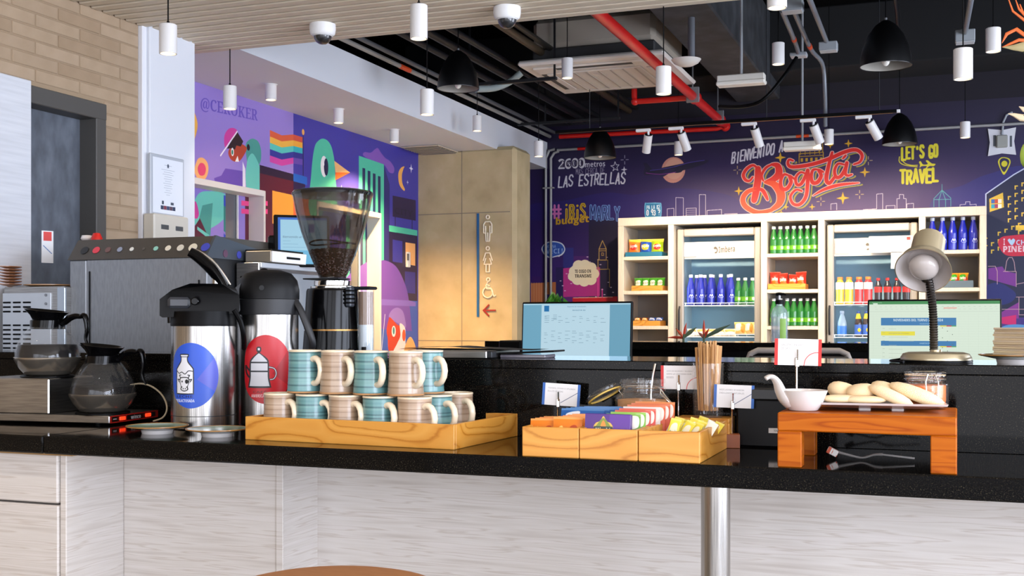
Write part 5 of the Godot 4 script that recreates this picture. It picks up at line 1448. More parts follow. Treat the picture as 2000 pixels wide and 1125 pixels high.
func back_of_house():
	var rc = thing("reception_counter", "black granite topped reception counter behind the monitors", "counter", V(-0.5, 0, -5.9))
	part("top", MB.new().bb(V(-1.85, 1.065, -0.3), V(3.2, 1.105, 0.1), 0.003), W.granite, rc)
	part("apron", MB.new().bb(V(-1.85, 0.85, 0.02), V(3.2, 1.065, 0.06), 0.002), W.blackgloss, rc)
	part("front", MB.new().bb(V(-1.82, 0, -0.28), V(3.2, 1.065, -0.24)), W.panel, rc)
	part("end_panel", MB.new().bb(V(-1.85, 0, -0.28), V(-1.81, 1.065, 0.06), 0.002), W.blackgloss, rc)
	var dk = thing("reception_desk", "dark work desk on the staff side below the reception counter", "desk", V(-0.5, 0, -5.3))
	part("desktop", MB.new().bb(V(-1.8, 0.72, -0.5), V(3.0, 0.75, 0.5), 0.003), mat("2a2522", 0.4), dk)
	for x in [-1.7, 0.4, 2.8]:
		part("panel_leg", MB.new().bb(V(x, 0, -0.45), V(x + 0.04, 0.72, 0.4)), mat("2a2522", 0.4), dk)
	# screens
	var a = Ink.new(640, 390, Color("7fbcd8"))
	a.rect("7ab6d2", 0, 0, 120, 390); a.rect("74b0cc", 520, 0, 640, 390)
	a.rect("c9eafa", 112, 0, 520, 390)
	a.rect("b8e2f6", 0, 0, 640, 8)
	a.rect("1f78b8", 128, 12, 158, 46)
	a.text("6f9cb8", "Reporte de novedades", 268, 14, 380, 24, "s"); a.text("6f9cb8", "BOGOTÁ 93", 300, 34, 376, 43, "b")
	for r in 4:
		a.line("87aec4", 2, [132, 70 + r * 9, 160, 70 + r * 9]); a.line("87aec4", 2, [184, 66 + r * 9, 206, 66 + r * 9])
	for r in 11:
		for k in 9:
			if (r * 7 + k * 3) % 5 < 3:
				a.line("7d9fb4", 2, [132 + k * 42, 76 + r * 11 + (40 if r > 3 else 0), 132 + k * 42 + 10 + (k * 13 + r * 5) % 20, 76 + r * 11 + (40 if r > 3 else 0)])
	monitor("monitor with pale blue document on screen, left of the stirrers", Vector3(-1.565, 1.299, -4.95), -0.06, a, 0.8)
	var b = Ink.new(900, 540, Color("dff0dc"))
	b.rect("1f8a3c", 0, 0, 900, 22)
	b.text("cfe8d2", "Autoguardado", 20, 6, 90, 16, "s"); b.rect("d9efda", 28, 14, 60, 24)
	for k in 24:
		b.line("b7c9b6", 2, [40 + k * 36, 40, 52 + k * 36, 40]); b.line("c4d4c2", 2, [44 + k * 36, 58, 60 + k * 36, 58])
	b.line("c2d2c0", 2, [0, 76, 900, 76])
	b.rect("f0b8a8", 520, 46, 610, 56)
	for k in 30:
		b.line("d3e4d0", 1, [0, 96 + k * 18, 900, 96 + k * 18])
	for k in 14:
		b.line("d3e4d0", 1, [30 + k * 66, 90, 30 + k * 66, 540])
	b.rect("1677b4", 84, 122, 606, 178)
	b.text("eef6fa", "NOVEDADES DEL TURNO 30 06 2024", 172, 130, 516, 148, "b"); b.text("cfe4f0", "HUÉSPEDES", 356, 160, 440, 170, "s")
	b.rect("f0e41c", 84, 222, 322, 252)
	b.text("a89c20", "Descripción de actividades", 140, 232, 282, 242, "s")
	b.rect("1677b4", 84, 292, 606, 328); b.text("cfe4f0", "HABITACIONES", 356, 304, 456, 314, "s")
	for y in [178, 328]:
		b.rect("e6d828", 496, y, 540, y + 8); b.rect("c8322c", 540, y, 574, y + 8); b.rect("3aa05a", 574, y, 606, y + 8)
	for k in 9:
		b.line("9fae9c", 2, [96, 200 + k * 30, 110, 200 + k * 30]); b.line("b4c2b0", 2, [140, 204 + k * 30, 190 + (k * 41) % 160, 204 + k * 30])
		b.ell("5a6a58", 512 + (k % 3) * 34, 196 + k * 24, 3, 3)
	b.rect("1677b4", 84, 450, 606, 500)
	monitor("monitor with green-barred spreadsheet on screen, behind the desk lamp", Vector3(-0.053, 1.301, -5.05), 0.02, b, 0.85, 0.52)
	tag(part("label_printer", MB.new().at(V(-1.924, 0.75, -5.15)).bb(V(-0.06, 0, -0.08), V(0.05, 1.120 - 0.75, 0.08), 0.006), W.black), "black box just left of the blue document monitor", "printer")
	# desk chair
	var dc = thing("office_chair", "office chair with low grey rounded back behind the ledge", "chair", V(-0.490, 0, -4.15), 0.1)
	var cy = 1.105
	part("back_frame", MB.new().tube([V(-0.17, cy - 0.4, 0.02), V(-0.18, cy - 0.05, 0.0), V(-0.165, cy - 0.012, 0.0), V(-0.14, cy, 0.0), V(0.14, cy, 0.0), V(0.165, cy - 0.012, 0.0), V(0.18, cy - 0.05, 0.0), V(0.17, cy - 0.4, 0.02)], 0.011, 10), mat("77706a", 0.5), dc)
	part("back_mesh", MB.new().box(V(0, cy - 0.21, 0.01), V(0.34, 0.38, 0.012), 0.004), mat("2c2a28", 0.8), dc)
	part("seat", MB.new().box(V(0, 0.47, -0.2), V(0.46, 0.07, 0.44), 0.025), mat("232323", 0.8), dc)
	part("back_bracket", MB.new().tube([V(0, 0.45, -0.1), V(0, 0.5, 0.05), V(0, cy - 0.35, 0.03)], 0.02, 8), W.black, dc)
	part("column", MB.new().at(V(0, 0, -0.2)).cyl(0.025, 0.08, 0.44, 16), W.black, dc)
	for k in 5:
		var an = TAU * k / 5
		part("base_leg", MB.new().tube([V(0, 0.1, -0.2), V(sin(an) * 0.28, 0.06, -0.2 + cos(an) * 0.28)], 0.018, 8), W.black, dc)
		part("caster", MB.new().ball(V(sin(an) * 0.28, 0.028, -0.2 + cos(an) * 0.28), V(0.028, 0.028, 0.02)), W.black, dc)
	# sanitizer bottle
	var sb = thing("sanitizer_bottle", "clear pump bottle of sanitizer with black pump on reception counter", "bottle", V(-0.797, 1.105, -5.95))
	part("bottle", MB.new().lathe([0, 0, 0.04, 0, 0.042, 0.003, 0.042, 0.14, 0.036, 0.165, 0.022, 0.182, 0.016, 0.186, 0.016, 0.195, 0, 0.195], 32), glass("cfe2ea", 0.3), sb)
	part("gel", MB.new().lathe([0, 0.004, 0.038, 0.004, 0.039, 0.13, 0, 0.13], 28), glass("dfeef2", 0.4), sb)
	part("label", MB.new().arc(0.0424, 0.02, 0.12, 0.2, 1.0), mat("8ab83a", 0.4), sb)
	part("pump_collar", MB.new().lathe([0, 0.193, 0.02, 0.193, 0.02, 0.212, 0.012, 0.216, 0, 0.216], 24), W.black, sb)
	part("pump_stem", MB.new().cyl(0.006, 0.214, 0.24, 12), W.white, sb)
	part("pump_nozzle", MB.new().tube([V(-0.016, 0.244, 0), V(0.0, 0.245, 0), V(0.022, 0.245, 0.003), V(0.034, 0.24, 0.004)], [0.008, 0.009, 0.006, 0.004], 10), W.black, sb)
	# flowers on the reception counter
	var leafg = mat("4a5a3a", 0.5, 0.0, {"backlight_enabled": true, "backlight": Color(0.1, 0.12, 0.05)})
	for k in 2:
		var f = thing("bird_of_paradise", ["orange bird-of-paradise flower with red bracts, left of the pair", "upright orange bird-of-paradise flower with a dark leaf, right of the pair"][k], "flower", V([-1.311, -1.202][k], 1.105, -6.05))
		part("stem", MB.new().tube([V(0, 0, 0), V(0, 0.02, 0), V(0.005, 0.04, 0)], 0.006, 8), leafg, f)
		var dirs = [[V(-0.09, 0.02, 0), V(-0.04, 0.07, 0.01), V(0.015, 0.1, 0), V(0.07, 0.075, 0)], [V(-0.03, 0.05, 0.01), V(0.0, 0.115, 0), V(0.03, 0.07, 0.01), V(0.14, 0.09, 0)]][k] as Array
		var colz = [["a8341c", "c8481c", "d8421c", "5a6a4a"], ["8a3a24", "d8451a", "c8381a", "4a5f4a"]][k] as Array
		for j in 4:
			var tip: Vector3 = dirs[j]
			var mid = tip * 0.5 + V(0, 0.012, 0)
			part("petal", MB.new().tube([V(0, 0.02, 0), mid, tip], [0.006, 0.0075 if j < 3 else 0.012, 0.001], 8, false, 0.45), mat(colz[j], 0.4), f)
	# low potted plant by the back wall
	var pp = thing("potted_plant", "bushy green potted plant in front of the purple mural, behind the blue monitor", "plant", V(-2.770, 0, -8.35))
	part("pot", MB.new().lathe([0, 0, 0.16, 0, 0.2, 0.5, 0.21, 0.52, 0.19, 0.52, 0.18, 0.5, 0, 0.48], 28), mat("d5d0c8", 0.5), pp)
	part("trunk", MB.new().tube([V(0, 0.48, 0), V(0.01, 0.8, 0), V(-0.01, 1.15, 0)], 0.02, 8), mat("6a5a40", 0.8), pp)
	var lf = MB.new().grid(4, 6, func(u, v): return V((u - 0.5) * 0.062 * sin(PI * pow(v, 0.7)), v * 0.12, -0.05 * v * v - 0.006 * absf(u - 0.5) * 4.0)).mesh(70)
	var gm = [mat("3f8a2c", 0.4, 0.0, {"backlight_enabled": true, "backlight": Color(0.25, 0.4, 0.1)}), mat("5a9e34", 0.4, 0.0, {"backlight_enabled": true, "backlight": Color(0.3, 0.45, 0.1)}), mat("2f6f28", 0.4)]
	for k in 130:
		var l = part("leaf", lf, gm[k % 3], pp)
		var an = k * 2.4
		var hh = 1.0 + 0.33 * rng.randf()
		var rr = 0.2 * sqrt(rng.randf()) * (1.0 if hh < 1.22 else 0.75)
		l.position = V(sin(an) * rr * 1.1, hh, cos(an) * rr * 0.7)
		l.rotation = V(0.9 + rng.randf() * 1.1, an + PI + (rng.randf() - 0.5), 0)
	# tall flower arrangement at the right end, mostly out of frame
	var fa = thing("flower_arrangement", "tall flower arrangement at right edge with orange and cream petals", "flowers", V(0.46, 0.75, -4.25))
	part("vase", MB.new().lathe([0, 0, 0.06, 0, 0.09, 0.12, 0.08, 0.3, 0.05, 0.4, 0.055, 0.42, 0.045, 0.42, 0, 0.38], 32), mat("cfcac2", 0.2), fa)
	var o = fa.position
	var stemp = func(p: Vector3): return [V(0, 0.38, 0), V((p.x) * 0.3, 0.6, p.z * 0.3), V(p.x * 0.35, p.y * 0.8, p.z * 0.4), p]
	for p in [[Vector3(0.236, 2.138, -4.25)], [Vector3(0.258, 2.257, -4.25)], [Vector3(0.243, 1.904, -4.25)], [Vector3(0.252, 1.756, -4.25)]]:
		part("stem", MB.new().tube(stemp.call(p[0] - o), 0.007, 8), leafg, fa)
	var org = mat("e0692c", 0.45); var crm = mat("ead2ac", 0.5); var ylg = mat("7d9a3a", 0.5)
	part("petal", MB.new().tube([Vector3(0.258, 2.162, -4.25) - o, Vector3(0.219, 2.196, -4.25) - o, Vector3(0.189, 2.183, -4.25) - o, Vector3(0.174, 2.153, -4.25) - o], [0.006, 0.007, 0.006, 0.001], 8, false, 0.5), org, fa)
	part("petal", MB.new().tube([Vector3(0.268, 2.152, -4.25) - o, Vector3(0.227, 2.159, -4.25) - o, Vector3(0.198, 2.148, -4.25) - o, Vector3(0.174, 2.139, -4.25) - o], [0.006, 0.006, 0.004, 0.001], 8, false, 0.6), org, fa)
	part("spathe", MB.new().tube([Vector3(0.29, 2.13, -4.25) - o, Vector3(0.243, 2.134, -4.25) - o, Vector3(0.208, 2.135, -4.25) - o, Vector3(0.176, 2.139, -4.25) - o], [0.01, 0.018, 0.009, 0.001], 10, false, 0.7), mat("b5a678", 0.5), fa)
	for e in [[Vector3(0.192, 2.308, -4.25), Vector3(0.208, 2.258, -4.25), Vector3(0.249, 2.219, -4.25)], [Vector3(0.217, 2.295, -4.25), Vector3(0.227, 2.263, -4.25), Vector3(0.252, 2.233, -4.25)], [Vector3(0.23, 2.28, -4.25), Vector3(0.239, 2.251, -4.25), Vector3(0.258, 2.225, -4.25)]]:
		part("petal", MB.new().tube([e[0] - o, e[1] - o, e[2] - o], [0.0015, 0.0035, 0.005], 8, false, 0.6), org, fa)
	part("petal", MB.new().tube([Vector3(0.274, 1.89, -4.25) - o, Vector3(0.233, 1.896, -4.25) - o, Vector3(0.211, 1.907, -4.25) - o, Vector3(0.193, 1.912, -4.25) - o], [0.012, 0.012, 0.006, 0.001], 8, false, 0.6), crm, fa)
	part("petal", MB.new().tube([Vector3(0.274, 1.914, -4.25) - o, Vector3(0.243, 1.923, -4.25) - o, Vector3(0.227, 1.934, -4.25) - o], [0.01, 0.009, 0.001], 8, false, 0.6), crm, fa)
	part("bud", MB.new().ball(Vector3(0.252, 1.767, -4.25) - o, V(0.022, 0.045, 0.02)), ylg, fa)

func bottle(called: String, cat: String, kind: String) -> Node3D:
	var t = thing(called, called, cat)
	var s: Dictionary = {
		"green": {"h": 0.205, "r": 0.029, "body": "0a661c", "a": 0.78, "cap": "e4e2da", "label": "5a9a1e", "y0": 0.03, "y1": 0.062},
		"blue": {"h": 0.235, "r": 0.031, "body": "0a1ca0", "a": 0.78, "cap": "d5dbe6", "label": "", "y0": 0.05, "y1": 0.09},
		"yellow": {"h": 0.2, "r": 0.031, "body": "e0b414", "a": 0.9, "cap": "ef7a1c", "label": "d9dfe6", "y0": 0.11, "y1": 0.16},
		"rred": {"h": 0.2, "r": 0.031, "body": "d6201c", "a": 0.9, "cap": "ef7a1c", "label": "e2d9d8", "y0": 0.11, "y1": 0.16},
		"cola": {"h": 0.19, "r": 0.027, "body": "1c0c10", "a": 0.9, "cap": "e02a24", "label": "d8241e", "y0": 0.085, "y1": 0.125},
		"beer": {"h": 0.19, "r": 0.027, "body": "2c1a14", "a": 0.92, "cap": "2c4a8c", "label": "3a62b8", "y0": 0.015, "y1": 0.09},
		"clear": {"h": 0.19, "r": 0.033, "body": "a9c4dc", "a": 0.45, "cap": "7f93ac", "label": "3a74c8", "y0": 0.01, "y1": 0.08},
	}[kind]
	var h: float = s.h; var r: float = s.r
	var pr = [0, 0, r * 0.8, 0, r, 0.006, r, h * 0.5, r * 0.97, h * 0.56, r * 0.62, h * 0.76, r * 0.42, h * 0.86, r * 0.42, h * 0.92, 0, h * 0.92]
	if kind in ["yellow", "rred"]:
		pr = [0, 0, r * 0.85, 0, r, 0.006, r * 0.94, h * 0.3, r, h * 0.55, r * 0.98, h * 0.78, r * 0.6, h * 0.88, r * 0.6, h * 0.92, 0, h * 0.92]
	if kind == "cola":
		pr = [0, 0, r * 0.85, 0, r * 0.98, 0.006, r * 0.95, h * 0.3, r, h * 0.5, r * 0.95, h * 0.68, r * 0.6, h * 0.8, r * 0.42, h * 0.88, r * 0.42, h * 0.93, 0, h * 0.93]
	part("body", MB.new().lathe(pr, 20), mat(s.body, 0.08, 0.0, {"clearcoat_enabled": true, "clearcoat": 0.7}) if s.a > 0.5 else glass(s.body, s.a), t)
	var nr: float = r * (0.6 if kind in ["yellow", "rred"] else 0.42) + 0.002
	part("cap", MB.new().at(V(0, h * 0.9, 0)).cyl(nr, 0, h * 0.1, 16, 0.002), mat(s.cap, 0.4), t)
	if s.label:
		part("label", MB.new().arc(r + 0.0006, s.y0, s.y1, -1.5, 2.2, 12), mat(s.label, 0.4), t)
	if kind == "blue":
		var mk = Ink.new(64, 64, Color("0a1ca0")); mk.line("e6ecf4", 5, [8, 48, 20, 14, 30, 40, 40, 14, 54, 48], true); mk.line("e6ecf4", 3, [12, 56, 52, 56])
		part("label", MB.new().arc(r + 0.0006, s.y0, s.y1, -0.4, 1.1, 10), printed(mk, 0.2), t)
	if kind == "beer":
		part("neck_foil", MB.new().lathe([r * 0.46, h * 0.7, r * 0.76, h * 0.7, r * 0.5, h * 0.86, r * 0.46, h * 0.9, r * 0.46, h * 0.7], 16), mat("e8c81c", 0.4), t)
		part("label_spot", MB.new().at(V(0, 0.05, 0)).ball(V(0.008, 0, r), V(0.012, 0.014, 0.003)), mat("e0c02a", 0.4), t)
	if kind == "green":
		part("label_mark", MB.new().arc(r + 0.0012, 0.036, 0.056, 0.1, 0.7, 8), mat("e2efd0", 0.4), t)
	return t

func bottle_row(proto: Node3D, n: int, x0: float, x1: float, y: float, z: float, what: String, where: String, group: String):
	var ord = ["first", "second", "third", "fourth", "fifth", "sixth", "seventh", "eighth", "ninth"]
	for k in n:
		copy(proto, V(lerpf(x0, x1, k / maxf(1.0, n - 1.0)), y, z + 0.004 * sin(k * 2.2)), 0.15 * sin(k * 1.7), what + ", " + ord[k] + " from left " + where, group)

func bag_mesh() -> ArrayMesh:
	return MB.new().grid(8, 8, func(u, v): return V((u - 0.5) * 0.13 * (1.0 - 0.12 * sin(PI * v)), v * 0.13, 0.032 * pow(maxf(0.0, sin(PI * u) * sin(PI * v)), 0.55))).grid(8, 8, func(u, v): return V((0.5 - u) * 0.13 * (1.0 - 0.12 * sin(PI * v)), v * 0.13, -0.03 * pow(maxf(0.0, sin(PI * u) * sin(PI * v)), 0.55))).mesh(60)

func bag(m: Material, pos: Vector3, sc: Vector3, rot: Vector3, label: String, group: String):
	if not W.has("bag"):
		W.bag = bag_mesh()
	var o = part("snack_bag", W.bag, m)
	o.position = pos; o.rotation = rot; o.scale = sc
	tag(o, label, "snack bag", group)

func fridge(called_label: String, cx: float, w: float, zf: float) -> Node3D:
	var f = thing("fridge", called_label, "fridge", V(cx, 0, zf))
	var h = 1.925
	var gm = mat("a9a49b", 0.4, 0.4)
	part("back_wall", MB.new().bb(V(-w / 2, 0.15, -0.42), V(w / 2, h, -0.4)), mat("7ba3b8", 0.5), f)
	for s in [-1, 1]:
		part("side_wall", MB.new().bb(V(s * w / 2, 0.15, -0.4), V(s * (w / 2 - 0.03), h, -0.05)), mat("9fb9c6", 0.5), f)
	part("roof", MB.new().bb(V(-w / 2, h - 0.04, -0.4), V(w / 2, h, -0.05), 0.003), mat("9a958c", 0.5), f)
	part("base", MB.new().bb(V(-w / 2, 0.0, -0.4), V(w / 2, 0.2, -0.05), 0.003), mat("6a6a68", 0.5), f)
	for e in [[-w / 2, -w / 2 + 0.05, 0.2, h], [w / 2 - 0.05, w / 2, 0.2, h], [-w / 2 + 0.05, w / 2 - 0.05, h - 0.06, h], [-w / 2 + 0.05, w / 2 - 0.05, 0.2, 0.26]]:
		part("door_frame", MB.new().bb(V(e[0], e[2], -0.045), V(e[1], e[3], 0), 0.008), gm, f)
	part("door_glass", MB.new().q(V(-w / 2 + 0.05, 0.26, -0.02), V(w / 2 - 0.05, 0.26, -0.02), V(w / 2 - 0.05, h - 0.06, -0.02), V(-w / 2 + 0.05, h - 0.06, -0.02)), mat(Color(0.5, 0.6, 0.65, 0.02), 0.03, 0.0, {"transparency": BaseMaterial3D.TRANSPARENCY_ALPHA, "metallic_specular": 0.22}), f)
	var ink = Ink.new(512, 80, Color("cfc9bc"))
	ink.text("5d554a", "Imbera", 250, 22, 368, 54, "b", 4)
	ink.blob("5d554a", [214, 30, 226, 22, 240, 30, 244, 44, 234, 56, 220, 54, 232, 44, 222, 36]); ink.ell("cfc9bc", 230, 42, 7, 7)
	part("header_panel", MB.new().bb(V(-w / 2 + 0.04, h - 0.23, -0.05), V(w / 2 - 0.04, h - 0.1, -0.042)), mat("cfc9bc", 0.4), f)
	part("header_print", MB.new().q(V(-w / 2 + 0.05, h - 0.225, -0.0415), V(w / 2 - 0.05, h - 0.225, -0.0415), V(w / 2 - 0.05, h - 0.105, -0.0415), V(-w / 2 + 0.05, h - 0.105, -0.0415)), printed(ink), f)
	for y in [1.335, 1.095, 0.83]:
		var sh = part("wire_shelf", MB.new().bb(V(-w / 2 + 0.035, y, -0.38), V(w / 2 - 0.035, y + 0.006, -0.075)).bb(V(-w / 2 + 0.035, y + 0.02, -0.078), V(w / 2 - 0.035, y + 0.025, -0.073)), mat("e6ecf0", 0.4), f)
		for k in 9:
			part("wire", MB.new().bb(V(lerpf(-w / 2 + 0.05, w / 2 - 0.05, k / 8.0) - 0.0015, y, -0.077), V(lerpf(-w / 2 + 0.05, w / 2 - 0.05, k / 8.0) + 0.0015, y + 0.022, -0.074)), mat("e6ecf0", 0.4), sh)
	for s in [-1, 1]:
		part("light_tube", MB.new().bb(V(s * (w / 2 - 0.034) - 0.006, 0.3, -0.08), V(s * (w / 2 - 0.034) + 0.006, h - 0.24, -0.068), 0.003), glow("dff2ff", 1.2), f)
		area(V(cx + s * (w / 2 - 0.045), 1.1, zf - 0.075), V(cx - s * 0.1, 1.1, zf - 0.4), Vector2(0.02, 1.3), "d8eeff", 0.05)
	part("door_handle", MB.new().tube([V(-w / 2 + 0.02, 1.12, 0.0), V(-w / 2 + 0.02, 1.15, 0.025), V(-w / 2 + 0.02, 1.3, 0.025), V(-w / 2 + 0.02, 1.33, 0.0)], 0.007, 8), W.darkmetal, f)
	return f

func shop_shelf():
	var zf = -8.65
	var x = [-2.389, -1.973, -1.271, -0.859, -0.166, 0.256]
	var s = thing("display_shelf", "tall pale wood shop shelf with two fridge bays against the mural", "shelf", V((x[0] + x[5]) / 2, 0, zf))
	var o = s.position
	var th = 0.045
	part("top_board", MB.new().bb(V(x[0] - o.x, 1.955, -0.46), V(x[5] - o.x, 2.018, 0), 0.003), W.shelfwood, s)
	for k in 6:
		var a: float = x[k] if k == 0 else (x[k] - th if k == 5 else x[k] - th / 2)
		part("upright", MB.new().bb(V(a - o.x, 0, -0.46), V(a + th - o.x, 1.955, 0), 0.003), W.shelfwood, s)
	var backm = mat("8e8a86", 0.6)
	for b in [[0, 1], [2, 3], [4, 5]]:
		var l: float = x[b[0]] + (th if b[0] == 0 else th / 2) - o.x
		var r: float = x[b[1]] - (th if b[1] == 5 else th / 2) - o.x
		part("back_board", MB.new().bb(V(l, 0.1, -0.46), V(r, 1.955, -0.44)), backm, s)
		for y in [1.69, 1.425, 1.155, 0.88, 0.6, 0.1]:
			part("shelf_board", MB.new().bb(V(l, y, -0.44), V(r, y + 0.027, -0.004), 0.002), W.shelfwood, s)
	var sy = [1.717, 1.452, 1.182]
	# fridges in the two bays
	var f1w = (x[2] - x[1]) - th - 0.02
	var f2w = (x[4] - x[3]) - th - 0.02
	var f1 = fridge("glass-door fridge of blue and green bottles in the left bay", (x[1] + x[2]) / 2, f1w, -8.72)
	var f2 = fridge("glass-door fridge of soft drinks in the right bay, notices on its door", (x[3] + x[4]) / 2, f2w, -8.72)
	var note = Ink.new(300, 120, Color("d9d5ce"))
	for k in 4:
		note.line("c09a94", 3, [70, 40 + k * 14, 240 - (k % 2) * 40, 40 + k * 14])
	note.rect("cf3a34", 258, 10, 282, 32); note.line("8f8f98", 2, [220, 0, 300, 60])
	for k in 2:
		var w = [0.3, 0.14][k] as float
		var hh = 0.12
		tag(part("door_notice", MB.new().at(V([-0.379, -0.309][k], [1.771, 1.655][k], -8.712)).q(V(-w / 2, -hh / 2, 0), V(w / 2, -hh / 2, 0), V(w / 2, hh / 2, 0), V(-w / 2, hh / 2, 0)).q(V(w / 2, -hh / 2, -0.001), V(-w / 2, -hh / 2, -0.001), V(-w / 2, hh / 2, -0.001), V(w / 2, hh / 2, -0.001)), printed(note)), ["wide white notice taped across the right fridge's door glass", "small white notice taped below the wide one on the right fridge"][k], "notice")
	for k in 2:
		tag(part("thermostat_case", MB.new().at(V([-1.846, -0.722][k], 1.76, -8.757)).box(Vector3.ZERO, V(0.1, 0.1, 0.012), 0.008), mat("dfe3e4", 0.3)), ["pale square plate behind the left fridge's glass, top left", "pale square plate behind the right fridge's glass, top left"][k], "plate")
	# bottles
	var g = bottle("green_bottle", "bottle", "green")
	var bl = bottle("blue_bottle", "bottle", "blue")
	var ml = x[2] + th / 2; var mr = x[3] - th / 2
	bottle_row(g, 7, ml + 0.04, mr - 0.035, sy[0], -8.72, "green glass bottle with lime label", "on the top middle shelf", "green bottles on the top middle shelf")
	bottle_row(g, 7, ml + 0.04, mr - 0.035, sy[2], -8.72, "green glass bottle with lime label", "on the third middle shelf", "green bottles on the third middle shelf")
	bottle_row(bl, 5, x[4] + th / 2 + 0.045, x[5] - th - 0.04, sy[0], -8.73, "cobalt blue glass bottle", "on the top right shelf", "blue bottles on the top right shelf")
	var fl = (x[1] + x[2]) / 2 - f1w / 2 + 0.05
	bottle_row(bl, 5, fl + 0.035, fl + 0.345, 1.343, -8.83, "cobalt blue glass bottle", "inside the left fridge", "blue bottles in the left fridge")
	bottle_row(bl, 5, fl + 0.065, fl + 0.315, 1.343, -8.905, "cobalt blue glass bottle of the second row", "inside the left fridge", "blue bottles in the left fridge")
	bottle_row(g, 4, fl + 0.4, fl + 0.56, 1.343, -8.83, "green glass bottle with lime label", "inside the left fridge", "green bottles in the left fridge")
	var fr = (x[3] + x[4]) / 2 - f2w / 2 + 0.05
	var proto = {"yellow": bottle("yellow_bottle", "bottle", "yellow"), "rred": bottle("red_bottle", "bottle", "rred"), "cola": bottle("cola_bottle", "bottle", "cola"), "beer": bottle("beer_bottle", "bottle", "beer"), "clear": bottle("clear_bottle", "bottle", "clear")}
	bottle_row(proto.yellow, 2, fr + 0.035, fr + 0.1, 1.343, -8.83, "yellow sports drink bottle with orange cap", "in the right fridge", "sports drinks in the right fridge")
	bottle_row(proto.rred, 2, fr + 0.17, fr + 0.235, 1.343, -8.83, "red sports drink bottle with orange cap", "in the right fridge", "sports drinks in the right fridge")
	bottle_row(proto.cola, 4, fr + 0.305, fr + 0.5, 1.343, -8.83, "dark cola bottle with red cap and label", "in the right fridge", "cola bottles in the right fridge")
	bottle_row(proto.clear, 1, fr + 0.05, fr + 0.05, 1.103, -8.83, "clear bottle with blue label", "on right fridge lower shelf", "")
	bottle_row(proto.beer, 8, fr + 0.165, fr + 0.56, 1.103, -8.83, "beer bottle with yellow foil", "on right fridge lower shelf", "beer bottles in the right fridge")
	for p in [g, bl, proto.yellow, proto.rred, proto.cola, proto.beer, proto.clear]:
		p.free()
	# wrapped sandwiches in the left fridge
	var wr = [printed(pack_ink("e6dcc8", [["d8a860", [20, 20, 140, 20, 130, 60, 30, 60]], ["efe8dc", [30, 60, 130, 60, 120, 100, 40, 100]]]), 0.2), printed(pack_ink("e3b766", [["f2e8d0", [20, 30, 90, 20, 100, 80, 30, 90]], ["c8862c", [100, 20, 150, 40, 140, 110, 100, 100]]]), 0.2)]
	for k in 8:
		bag(wr[0 if k < 5 else 1], V(fl + 0.05 + k * 0.072, 1.102 + (0.02 if k > 4 else 0.0), -8.84 + 0.02 * sin(k * 2.0)), V(0.75, 0.45 if k < 5 else 0.7, 1.0), V(-0.2, 0.3 * sin(k * 1.9), 0), ["flat wrapped roll, first from left in the left fridge", "flat wrapped roll, second from left in the left fridge", "flat wrapped roll, third from left in the left fridge", "flat wrapped roll, fourth from left in the left fridge", "flat wrapped roll, fifth from left in the left fridge", "plump wrapped sandwich, left of three in the left fridge", "plump wrapped sandwich, middle of three in the left fridge", "plump wrapped sandwich, right of three in the left fridge"][k], "wrapped food in the left fridge")
	# snacks
	var lx = x[0] + th
	var crate = func(label: String, xa: float, xb: float, y: float, h: float, m: Material):
		var t = thing("snack_tray", label, "tray", V((xa + xb) / 2, y, zf - 0.11))
		open_box("tray", xb - xa, 0.2, h, 0.01, m, t)
	crate.call("teal tray of chip bags on the top left shelf", lx + 0.01, lx + 0.3, sy[0], 0.035, mat("1a6a86", 0.5))
	var chip = func(bg: String, sp: String): return printed(pack_ink(bg, [["f0d048", [0, 0, 160, 0, 160, 24, 0, 18]], [sp, [40, 50, 80, 42, 120, 50, 124, 76, 80, 86, 38, 76]]], "Margarita"), 0.3)
	var cc = [chip.call("e8771c", "c8281c"), chip.call("1f4fa8", "e8b01c"), chip.call("9ab81c", "c8281c")]
	for k in 3:
		bag(cc[k], V(lx + 0.06 + k * 0.092, sy[0] + 0.014, zf - 0.09), V(0.78, 0.98, 1), V(-0.15, 0.1 * (k - 1), 0), ["orange chip bag, left in the teal tray", "blue chip bag, middle in the teal tray", "lime green chip bag, right in the teal tray"][k], "chip bags in the teal tray")
	crate.call("wooden tray of green snack bags on the second left shelf", lx + 0.06, lx + 0.305, sy[1], 0.04, W.pine)
	var gp = printed(pack_ink("3f8f24", [["d9e8c8", [40, 40, 120, 34, 124, 80, 36, 84]]], "De Todito", "4a3a24"), 0.3)
	for k in 4:
		bag(gp, V(lx + 0.095 + k * 0.058, sy[1] + 0.016, zf - 0.09), V(0.56, 0.68, 1), V(-0.15, 0.15 * sin(k * 2.0), 0), "green snack bag, " + ["first", "second", "third", "fourth"][k] + " from left in the second left tray", "green snack bags")
	crate.call("wooden tray of brown bars on the third left shelf", lx + 0.055, lx + 0.165, sy[2], 0.04, W.pine)
	crate.call("wooden tray of blue bars on the third left shelf", lx + 0.168, lx + 0.285, sy[2], 0.04, W.pine)
	var brn = printed(pack_ink("7a3a1c", [["d8a04a", [20, 40, 140, 36, 140, 80, 20, 84]]], "Jet"), 0.3)
	var bbl = printed(pack_ink("2450a8", [["e8ecf2", [20, 40, 140, 36, 140, 70, 20, 74]]], "Festival", "1c3a80"), 0.3)
	for k in 4:
		bag([brn, bbl][k / 2], V(lx + 0.085 + k * 0.057, sy[2] + 0.02, zf - 0.09), V(0.45, 0.38, 0.9), V(-0.5, 0, 0), ["brown bar pack, left in its tray on the third left shelf", "brown bar pack, right in its tray on the third left shelf", "blue bar pack, left in its tray on the third left shelf", "blue bar pack, right in its tray on the third left shelf"][k], "bar packs on the third left shelf")
